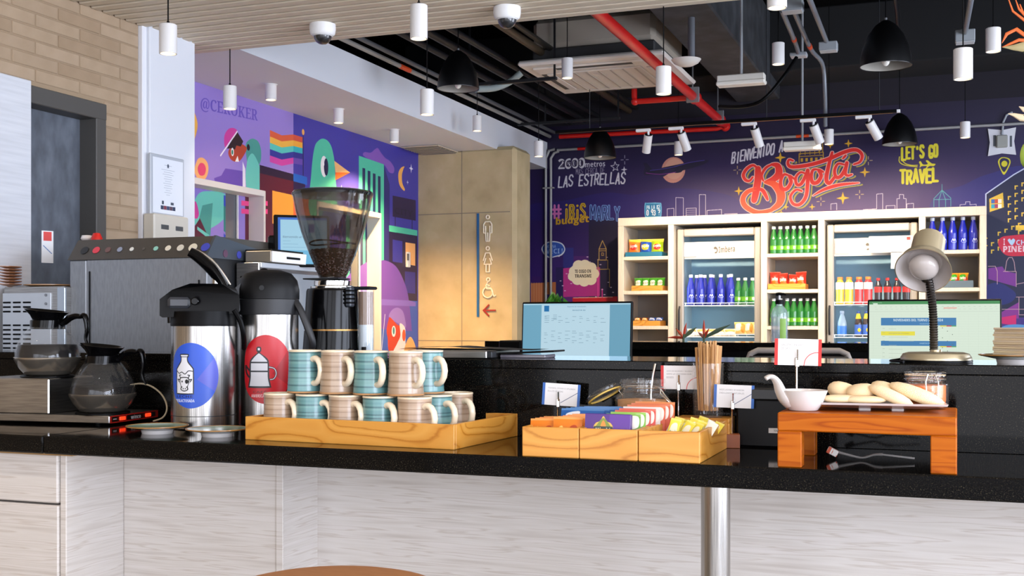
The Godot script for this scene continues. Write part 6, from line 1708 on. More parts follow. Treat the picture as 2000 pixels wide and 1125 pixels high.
	crate.call("wooden tray of red snack bags on the second middle shelf", ml + 0.005, ml + 0.275, sy[1], 0.042, W.pine)
	var rd = printed(pack_ink("cf2a1c", [["e8641c", [40, 70, 120, 64, 124, 110, 36, 112]]], "Doritos"), 0.3)
	for k in 4:
		bag(rd, V(ml + 0.045 + k * 0.064, sy[1] + 0.016, zf - 0.09), V(0.62, 0.92 - 0.08 * (k % 3), 1), V(-0.2, 0.2 * sin(k * 1.8), 0.1 * sin(k * 2.3)), "red snack bag, " + ["first", "second", "third", "fourth"][k] + " from left on the second middle shelf", "red snack bags")
	crate.call("grey tray of mixed snack bags on the second right shelf", x[4] + 0.06, x[5] - 0.085, sy[1], 0.05, mat("5a6a72", 0.5))
	var mxm = printed(pack_ink("e0941c", [["3f9a2c", [30, 30, 120, 24, 124, 80, 36, 84]], ["d8401c", [100, 60, 150, 50, 150, 110, 110, 110]]], "Choclitos"), 0.3)
	for k in 4:
		bag(mxm, V(x[4] + 0.09 + k * 0.06, sy[1] + 0.02, zf - 0.09), V(0.55, 0.68, 1), V(-0.2, 0.2 * sin(k * 1.4), 0), "orange and green snack bag, " + ["first", "second", "third", "fourth"][k] + " from left on the second right shelf", "mixed snack bags")

func pendant(label: String, p: Vector3, h: float, top: float, e: float):
	var t = thing("pendant_light", label, "pendant light", p, 0, "white cylinder pendant lights")
	part("shade", MB.new().lathe([0.031, 0, 0.031, h - 0.002, 0.029, h, 0, h, 0, h - 0.004, 0.027, h - 0.006, 0.027, 0.0, 0.031, 0], 28), W.lampwhite, t)
	part("lamp_disc", MB.new().cyl(0.0268, 0.006, 0.01, 24), W.warm, t)
	part("cord", MB.new().tube([V(0, h, 0), V(0, top - p.y, 0)], 0.0025, 6), W.black, t)
	part("cord_grip", MB.new().at(V(0, h, 0)).cyl(0.005, 0, 0.012, 12), W.black, t)
	lamp_spot(p + V(0, 0.003, 0), p + V(0, -1, 0), "ffe8ca", e, 48.0, 0.025, 0.8)

func pipe(called: String, label: String, cat: String, pts: Array, r: float, m: Material, group := "", parent: Node = null) -> MeshInstance3D:
	var o = part(called, MB.new().tube(pts, r, 12), m, parent if parent else self)
	if parent == null:
		tag(o, label, cat, group)
	return o

func overhead():
	W.lampwhite = mat("dcdad8", 0.4)
	# pendants: position of the mouth, height
	var E = 0.8
	pendant("white cylinder pendant in front of the brick wall's white column", Vector3(-2.594, 2.16, -3.403), 0.104, 2.48, 0.4)
	pendant("white cylinder pendant over the purple mural lettering", Vector3(-3.128, 2.2, -4.559), 0.107, 2.5, 0.25)
	pendant("small white pendant before the soffit, left of the two near-aligned ones", Vector3(-3.221, 2.599, -6.245), 0.112, 3.5, 0.15)
	pendant("large white pendant at top centre between the two dome cameras", Vector3(-1.759, 2.213, -3.718), 0.12, 2.48, E)
	pendant("white pendant with long cord directly below the top centre one", Vector3(-2.184, 2.137, -4.702), 0.113, 3.5, E)
	pendant("small white pendant low in front of the soffit above the concrete wall", Vector3(-2.958, 2.495, -7.167), 0.103, 3.5, 0.3)
	pendant("small white pendant at the far right corner of the soffit", Vector3(-2.571, 2.323, -7.313), 0.103, 3.5, E)
	pendant("white pendant in front of the air conditioner's left part", Vector3(-1.956, 2.55, -6.038), 0.11, 3.5, E)
	pendant("white pendant crossing the red pipe right of the air conditioner", Vector3(-1.071, 2.126, -4.566), 0.11, 2.48, E)
	pendant("small white pendant between the second and third track spots", Vector3(-1.855, 2.443, -8.385), 0.1, 3.5, E)
	pendant("white pendant cut off by the top edge, its glowing mouth visible", Vector3(-0.507, 2.205, -3.732), 0.11, 2.48, E)
	pendant("white pendant right of the hanging emergency lamp, under the cut-off one", Vector3(-0.797, 2.507, -5.91), 0.108, 3.5, E)
	pendant("small white pendant just above the red script lettering", Vector3(-0.744, 2.406, -8.003), 0.1, 3.5, E)
	pendant("large white pendant at the upper right, right of the big black dome", Vector3(0.05, 2.023, -4.167), 0.102, 2.48, E)
	pendant("white pendant at the upper right beside the orange petals", Vector3(0.186, 2.375, -5.394), 0.102, 3.5, E)
	pendant("small white pendant over the right part of the mural", Vector3(0.107, 2.384, -7.887), 0.101, 3.5, E)
	# four more of the same over the guests' side of the counter, above the frame
	for k in 4:
		pendant("white cylinder pendant over the guest side of the counter, " + ["leftmost of four", "second of four", "third of four", "rightmost of four"][k], V(-2.4 + k * 0.85, 2.2, -1.35), 0.11, 2.5, 0.6)
	var dl = [Vector3(-3.44, 2.5, -5.396), Vector3(-3.451, 2.5, -6.159), Vector3(-3.465, 2.5, -6.941)]
	for k in 3:
		var t = thing("surface_downlight", "white cylinder downlight fixed under the soffit, " + ["nearest of three", "middle of three", "farthest of three"][k], "downlight", dl[k], 0, "downlights under the soffit")
		part("shade", MB.new().lathe([0.031, -0.085, 0.031, -0.002, 0.03, 0, 0, 0, 0, -0.004, 0.027, -0.006, 0.027, -0.085, 0.031, -0.085], 28), W.lampwhite, t)
		part("base_plate", MB.new().cyl(0.036, -0.004, 0, 28), W.lampwhite, t)
		part("lamp_disc", MB.new().cyl(0.0268, -0.079, -0.075, 24), W.warm, t)
		lamp_spot(dl[k] + V(0, -0.082, 0), dl[k] + V(0, -1, 0), "ffce88", [0.3, 0.4, 13.0][k], 62.0, 0.025, 0.8)
	# black dome pendants
	var dome = func(label: String, p: Vector3):
		var t = thing("dome_pendant", label, "pendant light", p, 0, "black dome pendant lamps")
		part("shade", MB.new().lathe([0.12, 0, 0.121, 0.004, 0.117, 0.045, 0.105, 0.095, 0.082, 0.15, 0.05, 0.195, 0.02, 0.217, 0.01, 0.222, 0, 0.222, 0, 0.214, 0.047, 0.19, 0.078, 0.147, 0.101, 0.093, 0.113, 0.045, 0.117, 0.003, 0.12, 0], 40), mat("050506", 0.35), t)
		part("lining", MB.new().lathe([0.1165, 0.003, 0.1125, 0.045, 0.1005, 0.092, 0.0775, 0.146, 0.0465, 0.189, 0, 0.212, 0, 0.2115, 0.046, 0.1885, 0.077, 0.1455, 0.1, 0.0915, 0.112, 0.0445, 0.116, 0.003, 0.1165, 0.003], 40), mat("8f8a80", 0.5), t)
		part("bulb", MB.new().ball(V(0, 0.03, 0), V(0.02, 0.028, 0.02)), mat("e8e4da", 0.2), t)
		part("cord", MB.new().tube([V(0, 0.22, 0), V(0, 3.5 - p.y, 0)], 0.003, 6), W.black, t)
		part("cap", MB.new().at(V(0, 0.22, 0)).cyl(0.007, 0, 0.014, 12, 0.002), W.greymetal, t)
	dome.call("large black dome pendant at upper right, its pale inside visible", Vector3(-0.275, 2.429, -5.786))
	dome.call("black dome pendant hanging above the yellow travel lettering", Vector3(-0.316, 2.472, -8.625))
	dome.call("black dome pendant in the dark ceiling left of the air conditioner", Vector3(-2.621, 2.543, -6.065))
	dome.call("small black dome pendant in front of the mural's top left lettering", Vector3(-2.424, 2.435, -8.277))
	# dome cameras
	var cams = [Vector3(-2.5, 2.48, -4.345), Vector3(-1.667, 2.48, -4.376)]
	for k in 2:
		var t = thing("dome_camera", ["white dome security camera on slats, left of two", "white dome security camera on slats, right of two"][k], "camera", cams[k] + V(0, 0, 0.02), 0, "dome cameras on the slatted ceiling")
		part("housing", MB.new().lathe([0, -0.048, 0.045, -0.048, 0.053, -0.04, 0.056, -0.02, 0.055, 0, 0, 0], 36), W.white, t)
		part("glass_dome", MB.new().lathe([0.001, -0.085, 0.016, -0.083, 0.028, -0.075, 0.036, -0.062, 0.038, -0.047, 0, -0.047], 32), mat("101114", 0.05, 0.0, {"clearcoat_enabled": true, "clearcoat": 1.0}), t)
		part("dome_ring", MB.new().lathe([0.036, -0.052, 0.041, -0.052, 0.043, -0.047, 0.036, -0.046, 0.036, -0.052], 32), mat("cfcfcf", 0.3), t)
	# cassette air conditioner
	var ac = thing("air_conditioner", "beige cassette air conditioner hanging under the black ceiling", "air conditioner", V(-2.08, 2.82, -7.33))
	var am = mat("e2ddd4", 0.45)
	part("body", MB.new().bb(V(-0.4, 0.05, -0.4), V(0.4, 0.13, 0.4), 0.01), mat("333334", 0.6), ac)
	part("insulation", MB.new().bb(V(-0.4, 0.13, -0.4), V(0.4, 0.32, 0.4), 0.03), mat("b3aa9b", 0.7), ac)
	part("panel", MB.new().box(V(0, 0.03, 0), V(0.95, 0.034, 0.95), 0.012).box(V(0, 0.008, 0), V(0.8, 0.016, 0.8), 0.006), am, ac)
	part("grille", MB.new().box(V(0, -0.004, 0), V(0.56, 0.012, 0.56), 0.004), mat("d2ccc2", 0.5), ac)
	for k in 7:
		part("grille_bar", MB.new().box(V(-0.24 + k * 0.08, -0.011, 0), V(0.012, 0.004, 0.54), 0.001), mat("a9a297", 0.5), ac)
	for k in 4:
		var b = MB.new().at(Vector3.ZERO, V(0, k * PI / 2, 0))
		b.box(V(0, 0.003, 0.365), V(0.5, 0.012, 0.055), 0.004)
		part("air_slot", b, mat("4a4641", 0.6), ac)
		part("flap", MB.new().at(Vector3.ZERO, V(0, k * PI / 2, 0)).box(V(0, -0.004, 0.33), V(0.5, 0.006, 0.045), 0.002), mat("d6d1c8", 0.4), ac)
	for sx in [-1, 1]:
		for sz in [-1, 1]:
			part("hanger_rod", MB.new().at(V(sx * 0.36, 0.3, sz * 0.36)).cyl(0.004, 0, 0.38, 8), W.darkmetal, ac)
	# sprinkler pipes
	var rm = mat("c2140f", 0.35)
	var y = 2.75
	var rp = thing("sprinkler_pipe", "bright red sprinkler pipe running under the dark ceiling to the back wall", "pipe", V(-1.62, y, -7.0))
	var ro = rp.position
	pipe("main_run", "", "", [V(-1.63, y, -5.3) - ro, V(-1.62, y, -9.03) - ro], 0.032, rm, "", rp)
	pipe("wall_run", "", "", [V(-1.6, y - 0.0, -9.0) - ro, V(-1.68, y - 0.03, -8.97) - ro, V(-2.95, y - 0.03, -8.9) - ro], 0.018, rm, "", rp)
	pipe("branch", "", "", [V(-1.62, y, -7.83) - ro, V(-1.95, y, -7.83) - ro, V(-2.03, y, -7.83) - ro, V(-2.045, y + 0.03, -7.83) - ro, V(-2.045, y + 0.14, -7.83) - ro], 0.02, rm, "", rp)
	for z in [-7.83, -8.75]:
		part("coupling", MB.new().at(V(-1.62, y, z) - ro, V(PI / 2, 0, 0)).cyl(0.045, -0.03, 0.03, 20, 0.004), rm, rp)
		part("pipe_clamp", MB.new().at(V(-1.62, y, z + 0.06) - ro).bb(V(-0.045, -0.045, -0.008), V(0.045, 0.06, 0.008), 0.004).bb(V(-0.004, 0.06, -0.004), V(0.004, 0.735, 0.004)), W.greymetal, rp)
	part("elbow", MB.new().at(V(-2.04, y, -7.83) - ro).ball(Vector3.ZERO, V(0.027, 0.027, 0.027)), rm, rp)
	part("elbow", MB.new().at(V(-1.62, y - 0.01, -9.0) - ro).ball(Vector3.ZERO, V(0.04, 0.04, 0.04)), rm, rp)
	# track with spotlights
	var tk = thing("light_track", "black lighting track carrying five white spots in front of the mural", "track", V(-1.4, 2.53, -7.6))
	part("rail", MB.new().box(V(-0.02, 0, 0), V(2.25, 0.02, 0.034), 0.002), W.black, tk)
	part("copper_line", MB.new().box(V(-0.02, -0.0105, 0), V(2.2, 0.002, 0.008)), mat("a5763f", 0.3, 0.8), tk)
	part("rail_end", MB.new().box(V(1.11, 0, 0), V(0.03, 0.018, 0.03), 0.002), W.white, tk)
	for x in [-0.9, 0.3, 1.0]:
		part("hanger", MB.new().at(V(x, 0, 0)).cyl(0.003, 0, 0.97, 6), W.darkmetal, tk)
	var sx = [-1.902, -1.678, -1.193, -0.818, -0.475]
	var lean = [-0.25, 0.22, 0.2, 0.28, 0.45]
	for k in 5:
		var t = thing("track_spotlight", "white cylindrical track spotlight, " + ["leftmost of five", "second of five from the left", "middle of five", "fourth of five from the left", "rightmost of five, tilted most"][k], "spotlight", V(sx[k], 2.52, -7.6), 0, "spotlights on the black track")
		part("adapter", MB.new().box(V(-0.02, -0.014, 0), V(0.1, 0.02, 0.03), 0.003), W.white, t)
		part("arm", MB.new().tube([V(0.015, -0.022, 0), V(0.015, -0.05, 0)], 0.008, 10), W.white, t)
		var dir = V(lean[k], -0.85, -0.5).normalized()
		var hb = Basis(Quaternion(V(0, -1, 0), dir))
		var m = MB.new(); m.x = Transform3D(hb, V(0.015, -0.045, 0))
		m.lathe([0, 0.0, 0.026, 0.0, 0.029, -0.003, 0.029, -0.128, 0.025, -0.128, 0.025, -0.12, 0, -0.12], 28)
		part("shade", m, W.lampwhite, t)
		var bk = MB.new(); bk.x = m.x
		bk.cyl(0.0255, 0.0, 0.002, 24)
		part("back_cap", bk, W.black, t)
		var gl = MB.new(); gl.x = m.x
		gl.cyl(0.0245, -0.123, -0.121, 24)
		part("lamp_disc", gl, W.warm, t)
		var p = V(sx[k], 2.52, -7.6) + m.x * V(0, -0.13, 0)
		lamp_spot(p, p + V(lean[k] * 0.5, -0.8, -1.1), "ffe6c8", 2.5, 42.0, 0.03, 0.9)
	# emergency lamps on rods
	var em = func(label: String, p: Vector3, w: float, rod: Vector3, turn: float):
		var t = thing("emergency_light", label, "emergency light", p, turn, "hanging emergency lights")
		part("case", MB.new().box(V(0, 0.02, 0), V(w, 0.035, 0.07), 0.004), mat("d9d5cb", 0.4), t)
		part("diffuser", MB.new().box(V(0, -0.008, 0), V(w * 1.03, 0.024, 0.085), 0.006), mat("e6e2d6", 0.3), t)
		part("rod", MB.new().tube([V(0, 0.035, 0), V(0, 3.5 - p.y, 0)], 0.008, 8), mat("a9adb0", 0.4, 0.3), t)
	em.call("white box-shaped emergency lamp hanging on a rod beneath the concrete beam", Vector3(-1.07, 2.543, -6.437), 0.26, Vector3.ZERO, 0.0)
	em.call("white box-shaped emergency lamp hanging in front of the red script lettering", Vector3(-0.894, 2.362, -7.786), 0.235, Vector3.ZERO, 0.0)
	# white bowl-shaped sensor on the beam
	var ws = thing("ceiling_sensor", "white shallow bowl-shaped sensor hanging by the concrete beam", "sensor", Vector3(-1.399, 2.702, -6.527))
	part("bowl", MB.new().lathe([0, -0.03, 0.04, -0.025, 0.07, -0.01, 0.085, 0.01, 0.06, 0.016, 0, 0.018], 32), mat("dfdcd4", 0.35), ws)
	part("stem", MB.new().tube([V(0.03, 0.01, 0), V(0.03, 3.5 - ws.position.y, 0)], 0.02, 10), mat("6a6e74", 0.5), ws)
	# grey conduits with orange bands under the ceiling
	var cg = mat("7d8288", 0.45, 0.4)
	var orb = mat("d24a1c", 0.5)
	var runs = [
		["grey conduit with orange band, leftmost of three above the far emergency lamp", [Vector3(-0.752, 2.723, -5.702), Vector3(-0.818, 2.819, -6.746), Vector3(-0.844, 2.84, -7.164)]],
		["grey conduit with orange band, middle of three, bending down to the mural", [Vector3(-0.703, 2.736, -5.721), Vector3(-0.766, 2.847, -7.087), Vector3(-0.73, 2.822, -7.421), Vector3(-0.725, 2.666, -7.53), Vector3(-0.737, 2.478, -7.685)]],
		["grey conduit ending at a junction box, rightmost of three", [Vector3(-0.584, 2.672, -5.338), Vector3(-0.633, 2.782, -6.602), Vector3(-0.632, 2.772, -6.709)]],
		["thin grey conduit running up behind the big black dome", [Vector3(-0.25, 2.87, -6.212), Vector3(-0.266, 2.937, -6.955), Vector3(-0.291, 2.963, -8.014)]],
		["grey conduit hanging to a junction box at upper right", [Vector3(0.098, 2.616, -5.382), Vector3(0.091, 2.751, -6.555), Vector3(0.088, 2.749, -6.661)]],
		["black cable looping from the beam to the emergency lamp", [Vector3(-1.332, 2.557, -7.193), Vector3(-1.164, 2.519, -7.043), Vector3(-1.033, 2.54, -6.986), Vector3(-0.918, 2.678, -7.029), Vector3(-0.85, 2.806, -7.108)]]]
	for r in runs:
		var o = thing("conduit", r[0], "conduit", r[1][0])
		var pts = []
		for e in r[1]:
			pts.append(e - r[1][0])
		part("tube", MB.new().tube(pts, 0.013 if not "black" in r[0] else 0.011, 10, false, 1.0, 5), cg if not "black" in r[0] else W.black, o)
		if "orange" in r[0]:
			var d: Vector3 = (pts[1] - pts[0])
			part("orange_band", MB.new().tube([pts[0] + d * 0.9, pts[0] + d * 0.97], 0.0155, 10), orb, o)
	var jb = [Vector3(-0.844, 2.833, -7.164), Vector3(-0.627, 2.763, -6.712), Vector3(0.09, 2.746, -6.662), Vector3(-0.691, 2.716, -5.618)]
	for k in 4:
		var t = thing("junction_box", ["flat pale junction plate at the top of the far lamp's rod", "grey square junction box under the black ceiling, above the script lettering", "grey square junction box at upper right behind the large pendant", "pale junction box beside the cut-off pendant at the top edge"][k], "junction box", jb[k])
		part("box", MB.new().box(V(0, 0.0, 0), V(0.1, [0.02, 0.045, 0.06, 0.05][k], 0.08), 0.004), mat("9aa0a4", 0.45), t)
		part("lid", MB.new().box(V(0, -[0.012, 0.026, 0.034, 0.028][k], 0), V(0.094, 0.006, 0.076), 0.002), mat("b0b5b8", 0.45), t)
	# thin wall conduit along the top of the mural, with two drops at its left end
	var wc = thing("wall_conduit", "long thin grey conduit along the top of the mural with two drops at left", "conduit", V(-1.0, 2.645, -9.1))
	var wo = wc.position
	var gy = mat("9c9c9c", 0.45, 0.2)
	part("run", MB.new().tube([V(-3.04, 2.645, -9.11) - wo, V(1.4, 2.65, -9.11) - wo], 0.011, 10), gy, wc)
	for k in 2:
		var xx = -3.143 + k * 0.045
		part("drop", MB.new().tube([V(xx + 0.08 - k * 0.01, 2.655 - k * 0.02, -9.12) - wo, V(xx + 0.03, 2.645 - k * 0.02, -9.12) - wo, V(xx, 2.58, -9.12) - wo, V(xx, 0.0, -9.12) - wo], 0.011, 10), gy, wc)
	part("saddle", MB.new().box(V(-3.117, 2.333, -9.115) - wo, V(0.1, 0.012, 0.03), 0.003), gy, wc)
	part("red_band", MB.new().tube([V(-2.86, 2.6455, -9.11) - wo, V(-2.72, 2.6457, -9.11) - wo], 0.0125, 10), rm, wc)
	part("red_band", MB.new().tube([Vector3(-1.093, 2.641, -9.11) * V(1, 0, 1) + V(0, 2.6475, 0) - wo, Vector3(-0.996, 2.636, -9.11) * V(1, 0, 1) + V(0, 2.6476, 0) - wo], 0.0125, 10), orb, wc)
	# conduits and cable trays along the bulkhead
	var tray = [[-3.1, 2.76, 0.014, "9a9893"], [-3.06, 2.79, 0.014, "5d5f62"], [-2.92, 2.86, 0.02, "1c1d20"], [-2.8, 2.88, 0.025, "151618"], [-2.68, 2.9, 0.02, "1a1b1e"], [-2.42, 2.93, 0.026, "4a3e2e"], [-2.36, 2.95, 0.018, "26241f"]]
	var tl = ["pale conduit lying along the soffit's top edge, outermost", "grey conduit along the soffit's top edge, second", "dark pipe beyond the soffit edge, third", "thick black pipe beyond the soffit edge, fourth", "dark pipe beyond the soffit edge, fifth", "brownish pipe above the black dome, sixth", "thin dark pipe beside the brownish one, seventh"]
	for k in 7:
		var e: Array = tray[k]
		tag(part("ceiling_pipe", MB.new().tube([V(e[0], e[1], -4.4), V(e[0], e[1], -9.1)], e[2], 10), mat(e[3], 0.45, 0.3)), tl[k], "pipe", "pipes along the soffit")
	for z in [-5.3, -6.9, -8.4]:
		tag(part("pipe_bracket", MB.new().bb(V(-3.12, 2.735, z), V(-2.3, 2.755, z + 0.03), 0.002).bb(V(-2.32, 2.755, z + 0.01), V(-2.308, 3.5, z + 0.02)).bb(V(-2.9, 2.755, z + 0.01), V(-2.888, 3.5, z + 0.02)), mat("242528", 0.5, 0.4)), ["dark steel bracket under the ceiling pipes, nearest of three", "dark steel bracket under the ceiling pipes, middle of three", "dark steel bracket under the ceiling pipes, farthest of three"][[-5.3, -6.9, -8.4].find(z)], "bracket", "pipe brackets")
	tag(part("orange_sleeve", MB.new().tube([V(-3.1, 2.76, -6.28), V(-3.1, 2.76, -6.42)], 0.0155, 10), orb), "short orange sleeve on the conduit above the soffit face", "sleeve")
	tag(part("flexible_duct", MB.new().tube([Vector3(-2.754, 2.666, -6.656), Vector3(-2.723, 2.713, -6.882), Vector3(-2.666, 2.773, -7.01), Vector3(-2.594, 2.833, -7.037)], 0.022, 10, false, 1.0, 5), mat("8f9a98", 0.6)), "pale bent hose joining the air conditioner at its left corner", "hose")
	# vent under the soffit
	var vt = thing("air_vent", "square louvred air vent in the soffit before the concrete wall", "vent", V(-3.6, 2.497, -7.82))
	part("frame", MB.new().bb(V(-0.15, -0.006, -0.2), V(0.15, 0, 0.2), 0.002), mat("c9bfae", 0.5), vt)
	for k in 9:
		part("louvre", MB.new().at(V(0, -0.009, -0.16 + k * 0.04), V(0.5, 0, 0)).box(Vector3.ZERO, V(0.27, 0.003, 0.026)), mat("a79d8c", 0.5), vt)
	# wifi box on its printed plate on the mural
	var rt = thing("wall_router", "white cushion-shaped plate with grey device and cable high on the mural", "router", Vector3(0.374, 2.528, -9.14))
	part("plate", MB.new().prism([-0.095, -0.1, 0, -0.085, 0.095, -0.1, 0.082, 0, 0.095, 0.1, 0, 0.085, -0.095, 0.1, -0.082, 0], 0, 0.006), mat("d5d6dc", 0.5), rt)
	part("device", MB.new().box(V(0.0, 0.0, 0.02), V(0.075, 0.09, 0.035), 0.006), mat("9a9c96", 0.4), rt)
	part("side_print", MB.new().box(V(-0.05, 0.01, 0.0065), V(0.018, 0.08, 0.001)), mat("5a5f68", 0.5), rt)
	part("device_light", MB.new().box(V(0.06, 0, 0.0065), V(0.015, 0.08, 0.001)), mat("4a5058", 0.5), rt)
	part("cable", MB.new().tube([V(0.0, 0.05, 0.02), V(0.008, 0.14, 0.02), V(0.03, 0.19, 0.02), V(0.07, 0.21, 0.02)], 0.008, 8), mat("9aa0a6", 0.5), rt)
	# restroom sign on the concrete wall
	var sg = thing("restroom_sign", "restroom sign of blue bar, white outline figures and red arrow on concrete", "sign", Vector3(-3.287, 1.629, -7.975))
	var so = sg.position
	var wm = mat("f6ecd2", 0.5)
	var zz = -7.972
	var P = func(x, yv): return Vector3.ZERO
	part("blue_bar", MB.new().bb(Vector3(-3.293, 1.25, -7.97) - so, Vector3(-3.276, 2.024, -7.978) - so), mat("1f5f94", 0.5), sg)
	var k1 = 0.00383
	var fig = func(called: String, cx: float, cy: float, strokes: Array):
		var b = MB.new()
		for s in strokes:
			var pts = []
			for i in range(0, s.size(), 2):
				pts.append(V(cx + s[i] * k1, cy - s[i + 1] * k1, 0.004))
			for i in pts.size() - 1:
				b.tube([pts[i], pts[i + 1]], 0.0048, 6)
		b.at(V(cx, cy, 0)); 
		part(called, b, wm, sg)
	var ring = func(x, yv, r):
		var a = []
		for i in 13:
			a.append_array([x + sin(TAU * i / 12) * r, yv + cos(TAU * i / 12) * r])
		return a
	var c0 = Vector3(-3.205, 1.994, -7.975) - so
	fig.call("man_outline", c0.x, c0.y, [ring.call(0, 0, 3.5), [-3, 31, -8.5, 31, -8.5, 14, -5, 9, 5, 9, 8.5, 14, 8.5, 31, 5, 31], [-4.5, 17, -4.5, 30, -3.5, 47, 3.5, 47, 4.5, 30, 4.5, 17], [0, 30, 0, 46]])
	c0 = Vector3(-3.205, 1.761, -7.975) - so
	fig.call("woman_outline", c0.x, c0.y, [ring.call(0, 0, 3.5), [-9.5, 24, -4.5, 9, 4.5, 9, 9.5, 24], [-4, 19, -8, 31, 8, 31, 4, 19], [-3.5, 31, -3.5, 46, 3.5, 46, 3.5, 31]])
	c0 = Vector3(-3.201, 1.528, -7.975) - so
	fig.call("wheelchair_outline", c0.x, c0.y, [ring.call(0, 0, 3.5), [-1, 5, -5, 12, -3, 18, 6, 18, 12, 33, 16, 30], ring.call(-1, 25, 10.5), [-4, 10, 3, 12]])
	var ar = MB.new()
	c0 = Vector3(-3.192, 1.299, -7.975) - so
	ar.at(c0)
	ar.bb(V(-0.04, -0.0055, 0), V(0.05, 0.0055, 0.0055))
	ar.at(c0 + V(-0.026, 0.019, 0.003), V(0, 0, PI / 4)).box(Vector3.ZERO, V(0.068, 0.011, 0.0062))
	ar.at(c0 + V(-0.026, -0.019, 0.003), V(0, 0, -PI / 4)).box(Vector3.ZERO, V(0.068, 0.011, 0.006))
	part("red_arrow", ar, mat("96281c", 0.5), sg)

func back_mural():
	var c = Ink.new(2024, 1012, Color("1b1030"))
	back_art(c)
	var b = MB.new()
	var x0 = -3.3; var x1 = 1.3; var y0 = 0.55; var y1 = 2.85
	slab("wall_back", V(-4.6, 0, -9.6), V(3.4, 3.5, -9.152), mat("17131f", 0.8))
	b.q(V(x0, y0, -9.15), V(x1, y0, -9.15), V(x1, y1, -9.15), V(x0, y1, -9.15))
	struct("mural_sheet", b, printed(c, 0.5), get_node("wall_back"))

